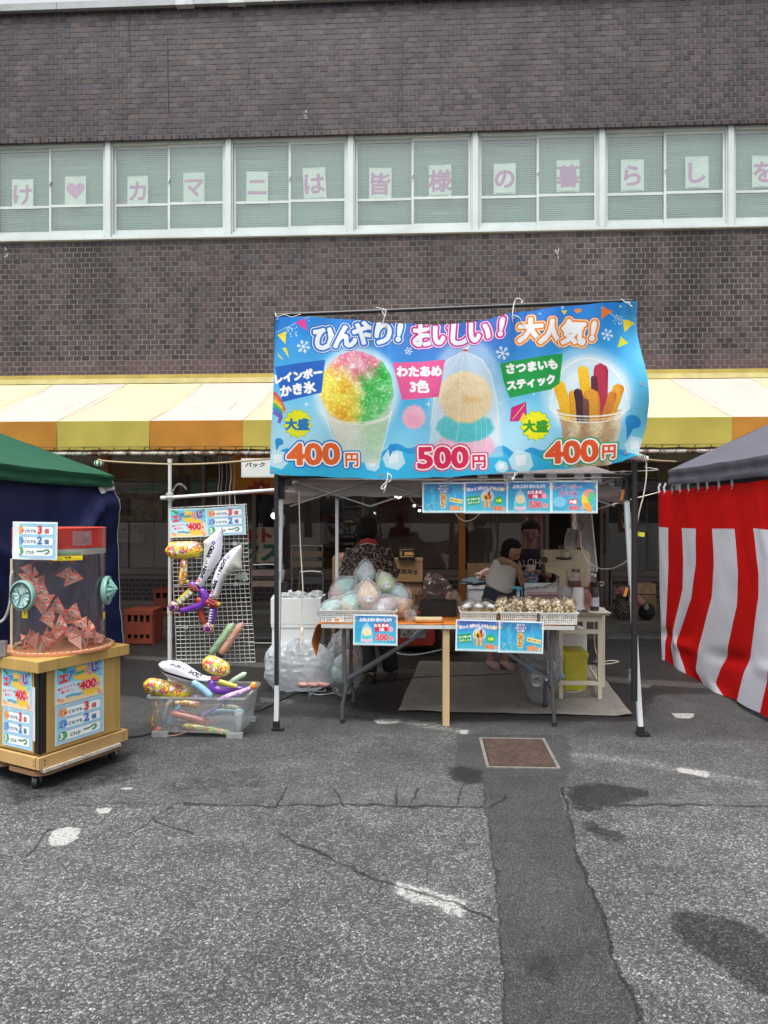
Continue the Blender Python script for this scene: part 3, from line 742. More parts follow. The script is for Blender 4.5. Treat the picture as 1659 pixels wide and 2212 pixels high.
m_=MB();m_.bb((XL,YF+.16,ZS-.2),(XR,YF+.2,ZT+.05));part('room_back',m_,mat('room_shade',(.16,.22,.21),.9),bld)
# ---------- letter sheets taped inside the panes
def sheet_tex(ch,seed):
 c=CV(200,280,'fafdf4');n_=vnoise(280,200,60,seed);c.a*=(.95+.07*n_)[...,None]
 if ch=='heart':
  P=[]
  for t in np.linspace(0,2*pi,50,endpoint=False):P.append((100+5.6*16*sin(t)**3,128-5.6*(13*cos(t)-5*cos(2*t)-2*cos(3*t)-cos(4*t))))
  c.poly(P,'e9a3cf')
 else:c.text(ch,100,142,205,'d488bd',bold=6)
 r=random.Random(seed)
 for k in range(16):c.poly([(r.uniform(0,200),r.uniform(262,290))for _ in range(4)],'b9c2b8',.8)
 c.poly([(55,6),(155,6),(150,14),(60,13)],'c4cbc2',.6);return c
sheets=[('け',26,72,388,452,0),('heart',140,186,382,445,.01),('カ',275,320,380,445,0),('マ',396,442,373,438,0),('ニ',532,579,371,437,.01),('は',655,704,362,431,-.05),('皆',797,846,363,430,.01),('様',926,975,356,424,0),('の',1066,1114,353,420,.01),('暮',1202,1252,347,414,0),('ら',1341,1391,345,413,0),('し',1480,1531,338,407,-.01),('を',1624,1675,336,405,0)]
for k,(ch,a,b,c_,d,rot)in enumerate(sheets):
 P=at((a+b)/2,(c_+d)/2,YF+.07);w2=abs(GX(b,YF)-GX(a,YF))/2;h2=w2*1.4
 m_=MB();m_.grid(lambda u,v:((u-.5)*2*w2,.006*sin(u*3+k)*v,(v-.5)*2*h2),6,6)
 ORD=['leftmost','second','third','fourth','fifth','sixth','seventh','eighth','ninth','tenth','eleventh','twelfth','rightmost']
 lab='paper sheet with a solid pink heart, second from the left in the upper windows' if ch=='heart' else '%s paper sheet from the left in the upper windows, pink letter %s'%(ORD[k],ch)
 solo('letter_sheet',m_,printmat('letter_sheet_%d'%k,sheet_tex(ch,k),.7),lab,'paper sign','paper letters in the upper windows',loc=P,w=False,rot=(0,rot,0))
 # ========= AWNING
aw=thing('awning','long orange and yellow striped awning with straight valance along the brick building','awning',(0,9,2.2))
YA,ZA,YB,ZB,ZC=YF-.03,3.335,7.92,2.545,2.235
fas=mat('yellow_fascia',(.42,.33,.08),.5,.1,.2,3,.1,60,dirt=.35)
m_=MB();m_.bb((XL,YF-.10,3.335),(XR,YF-.014,3.425));part('fascia_board',m_,fas,aw)
m_=MB();m_.bb((XL,YF-.13,3.30),(XR,YF-.101,3.365));part('fascia_lip',m_,mat('pale_yellow_metal',(.55,.49,.22),.5),aw)
edges=[GX(v,YB)for v in(124,324,525)];stp=(GX(1581,YB)-GX(525,YB))/5
xs=[edges[2]+stp*k for k in range(-10,10)]
top_o=cloth('skylit_pink_canvas',(.62,.50,.46),500,var=.05,trans=.25);top_y=cloth('skylit_cream_canvas',(.62,.57,.37),500,var=.05,trans=.25)  # top of the orange and yellow cloth, skylight painted into its pale colours
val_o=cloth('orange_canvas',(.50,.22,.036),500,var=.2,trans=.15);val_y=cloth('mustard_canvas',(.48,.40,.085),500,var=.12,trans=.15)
for k in range(len(xs)-1):
 a,b=max(xs[k],XL),min(xs[k+1],XR)
 if b<=a:continue
 odd=(k%2==0)
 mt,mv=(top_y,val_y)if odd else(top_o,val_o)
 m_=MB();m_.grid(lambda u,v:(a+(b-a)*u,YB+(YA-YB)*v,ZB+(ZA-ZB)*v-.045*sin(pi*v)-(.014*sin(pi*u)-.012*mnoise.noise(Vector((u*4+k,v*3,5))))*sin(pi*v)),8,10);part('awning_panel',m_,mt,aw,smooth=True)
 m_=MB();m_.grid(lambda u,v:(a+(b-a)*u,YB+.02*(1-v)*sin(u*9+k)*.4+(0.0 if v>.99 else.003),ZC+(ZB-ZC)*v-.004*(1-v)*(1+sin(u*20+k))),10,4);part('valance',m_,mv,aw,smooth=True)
 m_=MB();m_.tube([(a,YB-.003,ZB),(a,YA-.003,ZA)],.004,5);part('seam',m_,top_y,aw)
rp=mat('rusty_white_pipe',(.50,.46,.40),.6,.1,.2,5,.3,90);n=rp.node_tree
bb_=n.nodes['Principled BSDF'];src=bb_.inputs['Base Color'].links[0].from_socket
t2=N(n,'ShaderNodeTexNoise');t2.inputs['Scale'].default_value=9;t2.inputs['Detail'].default_value=9;t2.inputs['Roughness'].default_value=.75;c=N(n,'ShaderNodeTexCoord');n.links.new(c.outputs['Object'],t2.inputs[0])
r2=N(n,'ShaderNodeMapRange');r2.inputs[1].default_value=.5;r2.inputs[2].default_value=.56;n.links.new(t2.outputs['Fac'],r2.inputs[0])
mx=N(n,'ShaderNodeMix',data_type='RGBA');mx.inputs['B'].default_value=(.14,.06,.02,1);n.links.new(r2.outputs[0],mx.inputs['Factor']);n.links.new(src,mx.inputs['A']);n.links.new(mx.outputs['Result'],bb_.inputs['Base Color'])
zp=ZC-.045
m_=MB();m_.cyl((XL,YB+.03,zp),(XR,YB+.03,zp),.023,12);m_.cyl((XL,YB+.03,ZB-.02),(XR,YB+.03,ZB-.02),.018,8);part('front_pipe',m_,rp,aw,smooth=True)
blk=mat('black_cord',(.02,.02,.02),.7)
m_=MB();x=XL+.1
while x<XR:
 m_.tube([(x,YB-.006,ZC+.012),(x-.03,YB+.0,zp+.0),(x-.05,YB+.03,zp-.028),(x-.02,YB+.058,zp+.01),(x,YB+.012,ZC+.01)],.0035,4,smooth=3);m_.ell((x,YB-.006,ZC+.014),(.007,.004,.007),8,5);x+=.168
m_.tube([(XL,YB-.007,ZC+.027),(XR,YB-.007,ZC+.027)],.0022,4)
part('lacing',m_,blk,aw,kind='stuff')
for vx in(70,460,880,1230,1620):
 X=GX(vx,YB);m_=MB();m_.cyl((X,YB+.05,zp+.02),(X,YF-.02,2.62),.016,8);m_.cyl((X,YB+.05,ZB-.04),(X,YF-.02,3.26),.016,8);part('awning_arm',m_,rp,aw,smooth=True)
 # ========= STOREFRONT (recessed ground floor)
YS=11.5;ZS0=.085
conc=mat('concrete_walk',(.13,.125,.12),.9,0,.3,2,.5,120,dirt=.5)
m_=MB();m_.bb((XL,YF-.03,-.05),(XR,YS+4,ZS0));m_.bb((XL,YF-.13,-.05),(XR,YF-.034,ZS0-.012));struct('raised_walk',m_,conc)
m_=MB();m_.bb((XL,YF+.001,2.98),(XR,YS+4,2.999));part('ceiling',m_,mat('ceiling_brown',(.08,.065,.06),.9),bld)
m_=MB();m_.bb((XL,YF+.4,2.99),(XR,YF,3.30));part('lintel',m_,mat('lintel_dark',(.08,.07,.065),.9),bld)
dx0,dx1=GX(1187,YS),GX(1297,YS)
m_=MB();m_.bb((XL,YS,ZS0),(dx0-.05,YS+.15,.565));m_.bb((dx1+.15,YS,ZS0),(XR,YS+.15,.565));dado=part('dado_wall',m_,mortar_dark,bld)
m_=MB()
for(x,z,y)in rows(.09,.565,YS):
 if dx0-.15<x<dx1+.22:continue
 brick_faces(m_,x,z,y)
part('brick_facing',m_,mat('black_brick',(.020,.017,.018),.5,0,.4,9,.3,120),dado,kind='stuff')
alu=mat('bronze_aluminium',(.15,.125,.12),.5,.3,.12,3,.1,60)
m_=MB();m_.bb((XL,YS-.03,.566),(dx0-.05,YS+.1,.655));m_.bb((dx1+.15,YS-.03,.566),(XR,YS+.1,.655));part('window_rail',m_,alu,bld)
m_=MB();m_.bb((XL,YS-.02,2.55),(XR,YS+.08,2.62));part('transom',m_,alu,bld)
mv=[-130,20,222,440,549,785,1181,1300,1310,1560,1800]
for vx in mv:
 X=GX(vx,YS);wd_=.03 if vx not in(1181,)else.03
 m_=MB();m_.bb((X-wd_,YS-.025,ZS0 if vx in(1181,1300,1310)else.656),(X+wd_,YS+.075,2.97));part('mullion',m_,alu,bld)
sg=glass('shop_glass',(.84,.82,.81),.02,1.2,.03,(.4,.4,.4),.02,.8)
gl_edges=[GX(v,YS)for v in(-130,20,222,440,549,785,1181)]
for a,b in list(zip(gl_edges[:-1],gl_edges[1:]))+[(GX(1310,YS),GX(1560,YS)),(GX(1560,YS),GX(1800,YS))]:
 m_=MB();m_.bb((a+.031,YS+.02,.656),(b-.031,YS+.028,2.55));part('shop_pane',m_,sg,bld)
 # inner panels just behind the glass, the dim shop behind
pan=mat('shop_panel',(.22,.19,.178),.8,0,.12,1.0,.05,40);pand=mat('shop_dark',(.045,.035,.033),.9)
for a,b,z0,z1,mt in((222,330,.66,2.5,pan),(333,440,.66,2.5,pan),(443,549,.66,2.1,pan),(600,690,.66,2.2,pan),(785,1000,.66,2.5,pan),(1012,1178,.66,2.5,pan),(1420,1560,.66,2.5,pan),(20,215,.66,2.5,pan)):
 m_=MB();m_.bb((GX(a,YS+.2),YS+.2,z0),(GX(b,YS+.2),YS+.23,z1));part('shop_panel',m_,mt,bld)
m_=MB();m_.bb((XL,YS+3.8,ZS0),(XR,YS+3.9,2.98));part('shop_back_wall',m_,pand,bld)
for vx in(322,613,1060,870):
 X=GX(vx,YS+.18);m_=MB()
 for k in range(60):m_.box((X,YS+.19,.7+k*.03),(.012,.006,.012))
 part('slotted_upright',m_,pand,bld,kind='stuff')
org=mat('orange_pillar',(.33,.125,.018),.6,0,.15,2,.1,60,dirt=.15)
Yp=9.75
m_=MB();m_.bb((GX(991,Yp),Yp,0),(GX(1005,Yp),Yp+.12,3.0));solo('pillar',m_,org,'tall orange painted steel pillar under the awning behind the stall counter','pillar',loc=(GX(998,Yp),Yp,0))
Yp=9.6;m_=MB();m_.bb((GX(1235,Yp),Yp,0),(GX(1247,Yp),Yp+.08,2.9));solo('pillar',m_,org,'orange post partly hidden behind the cream framed side table','pillar',loc=(GX(1241,Yp),Yp,0))
Yp=9.9;m_=MB();m_.bb((GX(221,Yp),Yp,0),(GX(233,Yp),Yp+.1,2.9));solo('pillar',m_,mat('red_brown_pillar',(.17,.05,.02),.6),'dark red brown post beside the green canopy corner under the awning','pillar',loc=(GX(227,Yp),Yp,0))
# posters and panels in the shop window
def poster(name,label,cat,vx0,vx1,vy0,vy1,Y,mt,group=None,curl=0):
 a=at(vx0,vy0,Y);b=at(vx1,vy1,Y);cx_,cz_=(a.x+b.x)/2,(a.z+b.z)/2;w2,h2=(b.x-a.x)/2,(a.z-b.z)/2
 m_=MB();m_.grid(lambda u,v:((u-.5)*2*w2,curl*sin(u*pi)+.002*sin(v*5),(v-.5)*2*h2),6,4)
 return solo(name,m_,mt,label,cat,group,loc=(cx_,Y,cz_),w=False,smooth=True)
c=CV(300,190,'9a9086');c.a*=(.9+.15*vnoise(190,300,40,5))[...,None]
c.text('7月19日',70,70,34,'222222',bold=1.5);c.text('日',130,70,20,'222222',outs=((1,'777777'),))
for i in range(3):
 for j in range(2):c.poly([(165+i*42,20+j*42),(200+i*42,20+j*42),(200+i*42,58+j*42),(165+i*42,58+j*42)],'4a423e' if(i+j)%2 else '6a5f58')
for k in range(5):c.poly([(20,105+k*13),(150 if k%2 else 170,105+k*13),(150 if k%2 else 170,108+k*13),(20,108+k*13)],'6d645c')
poster('notice_poster','dim printed notice dated 7月19日 in the left shop window','poster',242,310,1129,1171,YS+.035,printmat('notice',c))
c=CV(300,180,'a79d92');c.poly([(20,60),(120,50),(130,150),(20,150)],'5c534c');c.text('2024',60,30,20,'3a3430',bold=1);c.a*=(.7+.5*vnoise(180,300,24,6))[...,None]
poster('notice_poster','wide grey printed sheet hung above the dated notice in the left shop window','poster',235,350,1060,1125,YS+.17,printmat('notice_b',c))
c=CV(160,240,'3a2a28');c.a*=(.6+.8*vnoise(240,160,50,8))[...,None];c.ell(80,150,30,40,'6b5148',.8,6);c.ell(80,95,18,22,'8a7064',.7,4)
poster('picture_poster','dark picture poster in the shop window behind the white rack pole','poster',371,411,1026,1092,YS+.015,printmat('picture_dark',c))
c=CV(260,300,'b6aba0');c.text('ルト',90,70,130,'8a3a28',bold=9);c.text('クス',120,210,170,'1f6657',bold=10);c.a*=(.85+.2*vnoise(300,260,60,9))[...,None]
poster('picture_poster','pale poster with big red and green letters low in the shop window','poster',530,600,1139,1215,YS+.012,printmat('picture_light',c))
c=CV(256,256,'c07a20');c.star(150,235,75,48,9,'a8321c');c.a*=(.9+.15*vnoise(256,256,60,10))[...,None];c.text('5',155,225,40,'d8c8b8',bold=2)
poster('window_panel','mustard yellow panel with a red burst behind the hanging white sign','panel',500,606,975,1068,YS-.03,printmat('mustard_panel',c))
m_=MB();P0=at(1345,1062,YS+.015);m_.ell((P0.x,P0.y,P0.z),(.12,.004,.12),18,8);solo('round_sticker',m_,mat('grey_sticker',(.16,.15,.15),.7),'round grey sticker on the dark shop door pane','sticker')
c=CV(128,256,'4a2c22');c.text('く',64,70,90,'7d5b4a',bold=5);c.text('し',64,160,90,'7d5b4a',bold=5)
poster('picture_poster','brown vertical poster with faint letters on the dark shop door','poster',1336,1362,1095,1150,YS+.012,printmat('picture_brown',c))
m_=MB();m_.bb((GX(816,YS+.1),YS+.1,1.2),(GX(882,YS+.1),YS+.13,2.5));solo('red_display_panel',m_,mat('dull_red',(.11,.018,.014),.7),'dull red display panel behind the shop glass above the standing woman','panel')
m_=MB();m_.bb((GX(1385,YS+.6),YS+.6,.5),(GX(1440,YS+.6),YS+1.0,1.15));solo('display_cabinet',m_,mat('black_cab',(.012,.012,.013),.4),'black cabinet standing inside the shop behind the right window','cabinet')
for vx in(1298,1298):
 pass
m_=MB();X=GX(1305,YS);
for z in(.95,1.5):m_.ell((X,YS-.05,z),(.02,.03,.03),8,6)
m_.tube([(X,YS-.06,.95),(X,YS-.06,1.5)],.01,8);part('door_handle',m_,pand,bld)
# ========= PRINTED PICTURES (posters and banner)
def interp(x,P):
 return float(np.interp(x,[p[0]for p in P],[p[1]for p in P]))
TOPL=[(20,118),(52,118),(250,124),(505,144),(650,152),(800,153),(950,128),(1035,106),(1300,76),(1555,54),(1600,52)]
BOTL=[(0,772),(30,775),(250,785),(530,796),(800,784),(1045,765),(1250,752),(1420,738),(1490,722),(1540,700),(1600,690)]
LEFL=[(50,52),(118,52),(400,48),(600,38),(775,30),(900,28)]
RIGL=[(40,1555),(150,1558),(300,1570),(480,1588),(580,1586),(690,1556),(760,1545),(850,1540)]
def b_uv(bx,by):
 L,R=interp(by,LEFL),interp(by,RIGL);T,B=interp(bx,TOPL),interp(bx,BOTL)
 return(bx-L)/(R-L),(by-T)/(B-T)
def b_xy(u,v):
 bx,by=52+1503*u,118+650*v
 for _ in range(5):
  T,B=interp(bx,TOPL),interp(bx,BOTL);by=T+v*(B-T);L,R=interp(by,LEFL),interp(by,RIGL);bx=L+u*(R-L)
 return bx,by
BW_,BH_=1504,672
def snow_bg(c,W,H,seed,n_=60,top='2f8fe0',bot='7fd2f2',mid='3aacd8'):
 y=np.linspace(0,1,H)[:,None,None];a,b,m_=hexc(top),hexc(bot),hexc(mid)
 c.a[...]=np.where(y<.45,a*(1-y/.45)+m_*(y/.45),m_*(1-(y-.45)/.55)+b*((y-.45)/.55))
 c.a+=((vnoise(H,W,W/6,seed)-.5)*.22)[...,None]*np.array([1,.6,.3]);c.a=np.clip(c.a,0,1)
 T=c.T;c.T=None;r=random.Random(seed)
 for k in range(n_):
  q=r.uniform(.0015,.0055)*W;c.ell(r.uniform(0,W),r.uniform(0,H),q,q,'ffffff',r.uniform(.4,.9),n=12)
 c.T=T
def burst(c,x,y,r,col='f2ea1a',edge='3fa64a',n_=14):c.star(x,y,r,r*.82,n_,col,out=(max(1,r*.03),edge),rot=.1)
def ragged(x,y,rx,ry,seed,amp=.05,n=90,top=1.0):
 return[(x+rx*cos(t)*(1+amp*mnoise.noise(Vector((cos(t)*4,sin(t)*4,seed)))+amp*.6*mnoise.noise(Vector((cos(t)*14,sin(t)*14,seed)))),y+ry*sin(t)*(top if sin(t)<0 else 1)*(1+amp*mnoise.noise(Vector((cos(t)*5,sin(t)*5,seed+3)))))for t in np.linspace(0,2*pi,n,endpoint=False)]
def fill_tex(c,pts,fn,blur=0,al=1.0):
 """fill a shape with a colour field fn(u, v, n1, n2) -> rgb array"""
 X0,Y0,m_=c.polymask(pts,int(blur*3)+2)
 if blur:m_=blurm(m_,blur)
 H,W=m_.shape;u,v=np.meshgrid(np.linspace(-1,1,W),np.linspace(-1,1,H));T=c.T;c.T=None
 c.blend(X0,Y0,m_,np.clip(fn(u,v,vnoise(H,W,max(3.0,W/45),3,4),vnoise(H,W,max(6.0,W/6),4,3)),0,1).astype(np.float32),al);c.T=T
def pict_ice(c,x,y,s,cup=True):
 """shaved ice in a cup: dome of pink, yellow and green; s = dome radius; (x,y) dome centre"""
 def field(u,v,n1,n2):
  uu=u+(n2-.5)*.4+(n1-.5)*.25;vv=v+(n2-.5)*.35+(n1-.5)*.25
  wp=1/(1+np.exp(-(-.10-.95*np.abs(uu+.02)-vv)*9));wp=np.maximum(wp,(1/(1+np.exp((vv+.42)*9)))*(np.abs(uu)<.7));wy=1/(1+np.exp((uu-.06)*12))
  deep=np.clip((n2-.5)*1.6,-.4,.5)[...,None]
  pink=hexc('f0a0b4')-deep*np.array([.1,.55,.35]);yel=hexc('f8cc3c')-deep*np.array([.02,.30,.3]);grn=hexc('62c470')-deep*np.array([.6,.25,.5])
  col=grn*(1-wy[...,None])+yel*wy[...,None];col=col*(1-wp[...,None])+pink*wp[...,None]
  col=col*(.88+.24*n1)[...,None]+(np.clip(n1-.56,0,1)*1.1)[...,None]
  edge=np.clip((u*u+v*v-.62)/.4,0,1)[...,None]*.28;return col*(1-edge)+edge
 c.ell(x,y,s*1.15,s*1.22,'eaf8ff',.5,s*.07)
 if cup:
  def cupf(u,v,n1,n2):
   col=hexc('e4e6da')*np.ones(u.shape+(1,));g=np.clip(u*1.6+.3+(n2-.5),0,1)[...,None]*np.clip(1.3-v,0,1)[...,None]*.5;yl=np.clip(-u*1.2+.1,0,1)[...,None]*.35
   col=col*(1-g)+hexc('8cc47e')*g;col=col*(1-yl)+hexc('e8dca0')*yl;d=(n1>.66)[...,None]*.3;return col*(1-d)+hexc('6a8a5c')*d*g*2+col*d*(1-np.clip(g*2,0,1))
  fill_tex(c,[(x-s*.90,y+s*.3),(x+s*.93,y+s*.3),(x+s*.60,y+s*2.0),(x-s*.45,y+s*1.9)],cupf,1,.88)
 fill_tex(c,ragged(x,y,s,s*.93,1,.05,120,1.14),field)
 if cup:
  for r_ in(0,.05):c.line([(x+s*(.97-r_*.3)*cos(t),y+s*(.52+r_)+s*.36*sin(t))for t in np.linspace(0.05,pi-.05,18)],s*.035,'f2f8f2',.7)
  c.line([(x-s*.9,y+s*.6),(x-s*.46,y+s*1.9)],s*.03,'ffffff',.6);c.line([(x+s*.93,y+s*.6),(x+s*.6,y+s*2.0)],s*.03,'ffffff',.6)
def pict_candy(c,x,y,s):
 """three coloured floss in a tied clear bag; (x,y) top knot, s = overall height"""
 P=[(x,y)]+[(x+k*s*w_,y+s*h_)for k,L_ in((1,((.05,.03),(.16,.09),(.24,.22),(.29,.42),(.32,.70),(.36,1.0))),(-1,((.36,1.0),(.32,.70),(.29,.42),(.24,.22),(.16,.09),(.05,.03))))for w_,h_ in L_]
 c.poly(P,'e8eef6',.5,s*.008)
 def fl(col,sh):
  return lambda u,v,n1,n2:hexc(col)*(.90+.14*n1+.12*(n2-.5))[...,None]+(hexc(sh)-hexc(col))*np.clip((v-.1)*.5+(n2-.5)*1.2,0,.8)[...,None]
 fill_tex(c,ragged(x,y+s*.90,s*.28,s*.15,5,.08),fl('f6c8dc','e89cc0'),max(2,s*.012));fill_tex(c,ragged(x,y+s*.72,s*.27,s*.14,7,.08),fl('62d2d8','38b4c4'),max(2,s*.01))
 fill_tex(c,ragged(x,y+s*.44,s*.255,s*.24,9,.06),fl('fbe6bc','f0c48c'),max(2,s*.01));c.ell(x+s*.05,y+s*.46,s*.09,s*.03,'f0bc66',.55,s*.02)
 r=random.Random(6)
 for k in range(12):
  a=r.uniform(-1,1);c.line([(x+a*s*.03,y+s*.01),(x+a*s*.17,y+s*.2),(x+a*s*.28+r.uniform(-.02,.02)*s,y+s*.55),(x+a*s*.34,y+s*r.uniform(.8,1))],s*.005,'ffffff',r.uniform(.15,.5))
 for k in(-1,1):c.line([(x+k*s*.05,y+s*.03),(x+k*s*.16,y+s*.09),(x+k*s*.24,y+s*.22),(x+k*s*.29,y+s*.42),(x+k*s*.32,y+s*.7)],s*.009,'ffffff',.75)
 c.poly([(x-s*.02,y),(x-s*.05,y-s*.07),(x,y-s*.05),(x+s*.06,y-s*.08),(x+s*.02,y)],'eef2f6',.85);c.ell(x,y,s*.03,s*.010,'d04040')
def pict_potato(c,x,y,s):
 """stick fries of sweet potato in a domed clear cup; (x,y) rim centre, s = rim half width"""
 c.ell(x,y-s*.35,s*1.1,s*1.12,'f4f8fa',.6,s*.04)
 def cupf(u,v,n1,n2):
  st=np.sin(u*9+n2*4)*.5+.5;col=hexc('d8c49c')*(1-st[...,None]*.6)+hexc('8a5c34')*st[...,None]*.6;col=col*(.8+.35*n1)[...,None];e=(np.abs(u)**4)[...,None]*.6;return col*(1-e)+hexc('dfe6e6')*e
 fill_tex(c,[(x-s*.88,y+s*.05),(x+s*.88,y+s*.05),(x+s*.62,y+s*1.6),(x-s*.62,y+s*1.6)],cupf,1,.95)
 def stk(col,edge):
  return lambda u,v,n1,n2:hexc(col)*(.86+.26*n1-.10*v)[...,None]-(np.clip(np.abs(u)-.55,0,1)*.5)[...,None]*(1-hexc(edge))
 for dx,t,col,ed,w_,ln in((.62,-.62,'d89a22','8a4a14',.30,.18),(-.70,-.72,'f0ba1e','b87818',.34,-.10),(.30,-1.18,'b02a48','5a1024',.40,.05),(-.02,-1.12,'f2be22','b87a14',.30,-.12),(-.48,-.45,'dd9c24','9a5c14',.24,.06),(-.26,-.50,'3e2030','120610',.24,-.02),(.16,-.86,'5a2438','200a14',.18,.0),(.50,-.42,'c4781e','6a3410',.24,.14),(.12,-.48,'d8942a','8a5018',.44,-.04),(-.1,-.24,'6a4238','2a1410',.18,.02)):
  a,b_=(x+(dx+ln)*s,y+t*s),(x+dx*.78*s,y+s*.38);h=w_/2*s
  fill_tex(c,[(a[0]-h*.8,a[1]+h*.1),(a[0]-h*.1,a[1]-h*.25),(a[0]+h*.8,a[1]+h*.2),(a[0]+h,a[1]+h*.8),(b_[0]+h,b_[1]),(b_[0]-h,b_[1]),(a[0]-h,a[1]+h*.7)],stk(col,ed),0)
 for r_,al in((0,.8),(.09,.5),(.16,.6)):c.line([(x+s*(1.06-r_)*cos(t),y+s*r_+.24*s*sin(t))for t in np.linspace(-.2,pi+.2,22)],s*.045,'f2f7f8',al)
 c.line([(x+s*1.0*cos(t),y-s*.2+s*1.15*sin(t))for t in np.linspace(pi,2*pi,26)],s*.03,'ffffff',.8);c.ell(x-s*.45,y-s*.75,s*.16,s*.3,'ffffff',.35,s*.03,rot=.5);c.ell(x+s*.1,y-s*1.22,s*.22,s*.07,'ffffff',.4,s*.02)
def pict_pop(c,x,y,s):
 c.poly([(x-s*.42,y-s*.5),(x+s*.42,y-s*.5),(x+s*.24,y+s),(x-s*.24,y+s)],'b98a3a',1,0,(s*.05,'e8eef0'));r=random.Random(3)
 c.ell(x,y-s*.55,s*.42,s*.3,'caa050')
 for k in range(50):
  t=r.uniform(-.75,.9);w_=.38-.12*max(t,0);c.ell(x+r.uniform(-w_,w_)*s,y+t*s,s*.07,s*.06,r.choice(['e8d29a','c9a050','8a5c20','f3e6c0']),.95,n=7)
def corners(c,W,H):
 for sx in(0,1):
  f=lambda a,b:(a if not sx else W-a,b)
  c.poly([f(W*.02,H*.05),f(W*.08,H*.02),f(W*.055,H*.13)],'d86fae',.8);c.poly([f(W*.0,H*.16),f(W*.05,H*.14),f(W*.03,H*.25)],'eecb3a',.8)
 for k in range(26):c.ell(W*k/25,H*(.985-.02*(k%2)),W*.03,H*.035,'d6f2fb',.55,n=10)
def framed(c,col='e8f6f8'):
 c.a[:5]=hexc(col);c.a[-5:]=hexc(col);c.a[:,:5]=hexc(col);c.a[:,-5:]=hexc(col)
def sign_candy():
 W,H=420,288;c=CV(W,H);snow_bg(c,W,H,11,90,'2a7cb8','4ab4cc');corners(c,W,H)
 c.text('ふわふわ! おいしい!',208,42,36,'ffffff',((2,'5a5fae'),(2,'e8f4ff')),bold=1.6,rot=-.02)
 pict_candy(c,125,84,178);c.poly([(190,82),(345,70),(352,150),(208,162)],'d22a52',1,0);c.text('わたあめ',268,98,37,'ffffff',((1.5,'a01a40'),),bold=1.5,rot=-.03);c.text('3色',272,136,34,'ffffff',bold=1.5)
 c.ell(360,132,26,26,'f3a6bf',1,2);c.text('500',275,214,78,'cf2145',((3,'ffffff'),(3,'cf2145')),bold=3);c.text('円',372,226,38,'cf2145',((3,'ffffff'),(2,'cf2145')),bold=1.5);framed(c);return c
def sign_potato():
 W,H=420,288;c=CV(W,H);snow_bg(c,W,H,12,90,'44529c','46b0c8');corners(c,W,H)
 c.text('ほっくり!',95,62,34,'ffffff',((2,'7a52a8'),(2,'e8f4ff')),bold=1.4,rot=-.08);c.text('おいしい!',215,50,34,'ffffff',((2,'8a4fa0'),(2,'e8f4ff')),bold=1.4);c.text('大人気!',340,60,34,'fff4d8',((2,'9a7a3a'),(2,'e8f4ff')),bold=1.4,rot=.08)
 pict_potato(c,225,150,58);c.poly([(14,140),(142,122),(150,205),(32,222)],'1f9a45',1,0);c.text('さつまいも',86,158,26,'ffffff',((1,'137a34'),),bold=1.2,rot=-.12);c.text('スティック',90,192,25,'ffffff',((1,'137a34'),),bold=1.2,rot=-.12)
 burst(c,338,172,42,'38b04a','1a7a30');c.text('大盛',338,172,28,'f2f24a',bold=1.3);c.text('400',328,248,56,'d8552a',((2,'fff4c8'),(2.5,'d8552a')),bold=2.4);c.text('円',396,254,27,'c8702a',((2,'fff4c8'),(1,'c8702a')),bold=1);framed(c);return c
def sign_pop():
 W,H=420,288;c=CV(W,H);snow_bg(c,W,H,13,90,'2a70a0','46a8c0');corners(c,W,H);r=random.Random(5)
 for x_ in(90,110,320):c.line([(x_,30),(x_-12,80),(x_+10,130),(x_-8,190)],9,'bfe6f6',.35)
 for k in range(70):c.ell(r.uniform(0,120),r.uniform(190,285),5,5,'bfe6f6',.5,n=8)
 for k,s_ in enumerate(('甘くて!','おいしい!','大人気!')):c.text(s_,205,28+k*27,24,'f3e3f0',((2,'70406a'),),bold=1)
 pict_pop(c,205,165,78);c.poly([(275,140),(405,165),(398,205),(268,180)],'e9d58a',1,0,(1,'a8863a'));c.text('ポップコーン',338,174,20,'7a4a1e',bold=1,rot=.18)
 c.text('300',318,248,58,'e05a30',((2,'fff4c8'),(2.5,'c88a30')),bold=2.4);c.text('円',392,254,30,'d8902a',((2,'fff4c8'),(1,'c88a30')),bold=1);framed(c);return c
def sign_ice():
 W,H=420,288;c=CV(W,H);snow_bg(c,W,H,14,70,'3578a8','48a6c4');corners(c,W,H)
 c.text('レインボー',148,54,54,'d33a5c',((2,'ffffff'),(2,'2a4ea0')),bold=2.2,grad='3a62c8');c.text('かき氷',155,116,62,'d33a5c',((2,'ffffff'),(2,'2a4ea0')),bold=2.4,grad='2f58c0')
 c.ell(70,190,62,50,'a8dcf0',.6,4);c.poly([(155,168),(240,162),(242,208),(158,212)],'cf3350',1);c.text('大盛',198,188,34,'ffffff',bold=1.5);c.text('400',205,244,56,'c73248',((2.5,'ffffff'),(2,'c73248')),bold=2.2);c.text('円',282,250,28,'c73248',((2,'ffffff'),),bold=1)
 c.ell(340,170,62,95,'f4d23e',1,1,rot=0);c.ell(352,110,50,40,'f08aa0',1,4);c.ell(370,160,34,70,'58c878',.9,6);c.poly([(292,200),(390,200),(370,288),(325,288)],'f09a4a',.9,3);c.ell(380,190,18,50,'4ab8e0',.9,5)
 n_=vnoise(H,W,6,7);c.a[:,275:410]*=(.85+.3*n_[:,275:410])[...,None];framed(c);return c
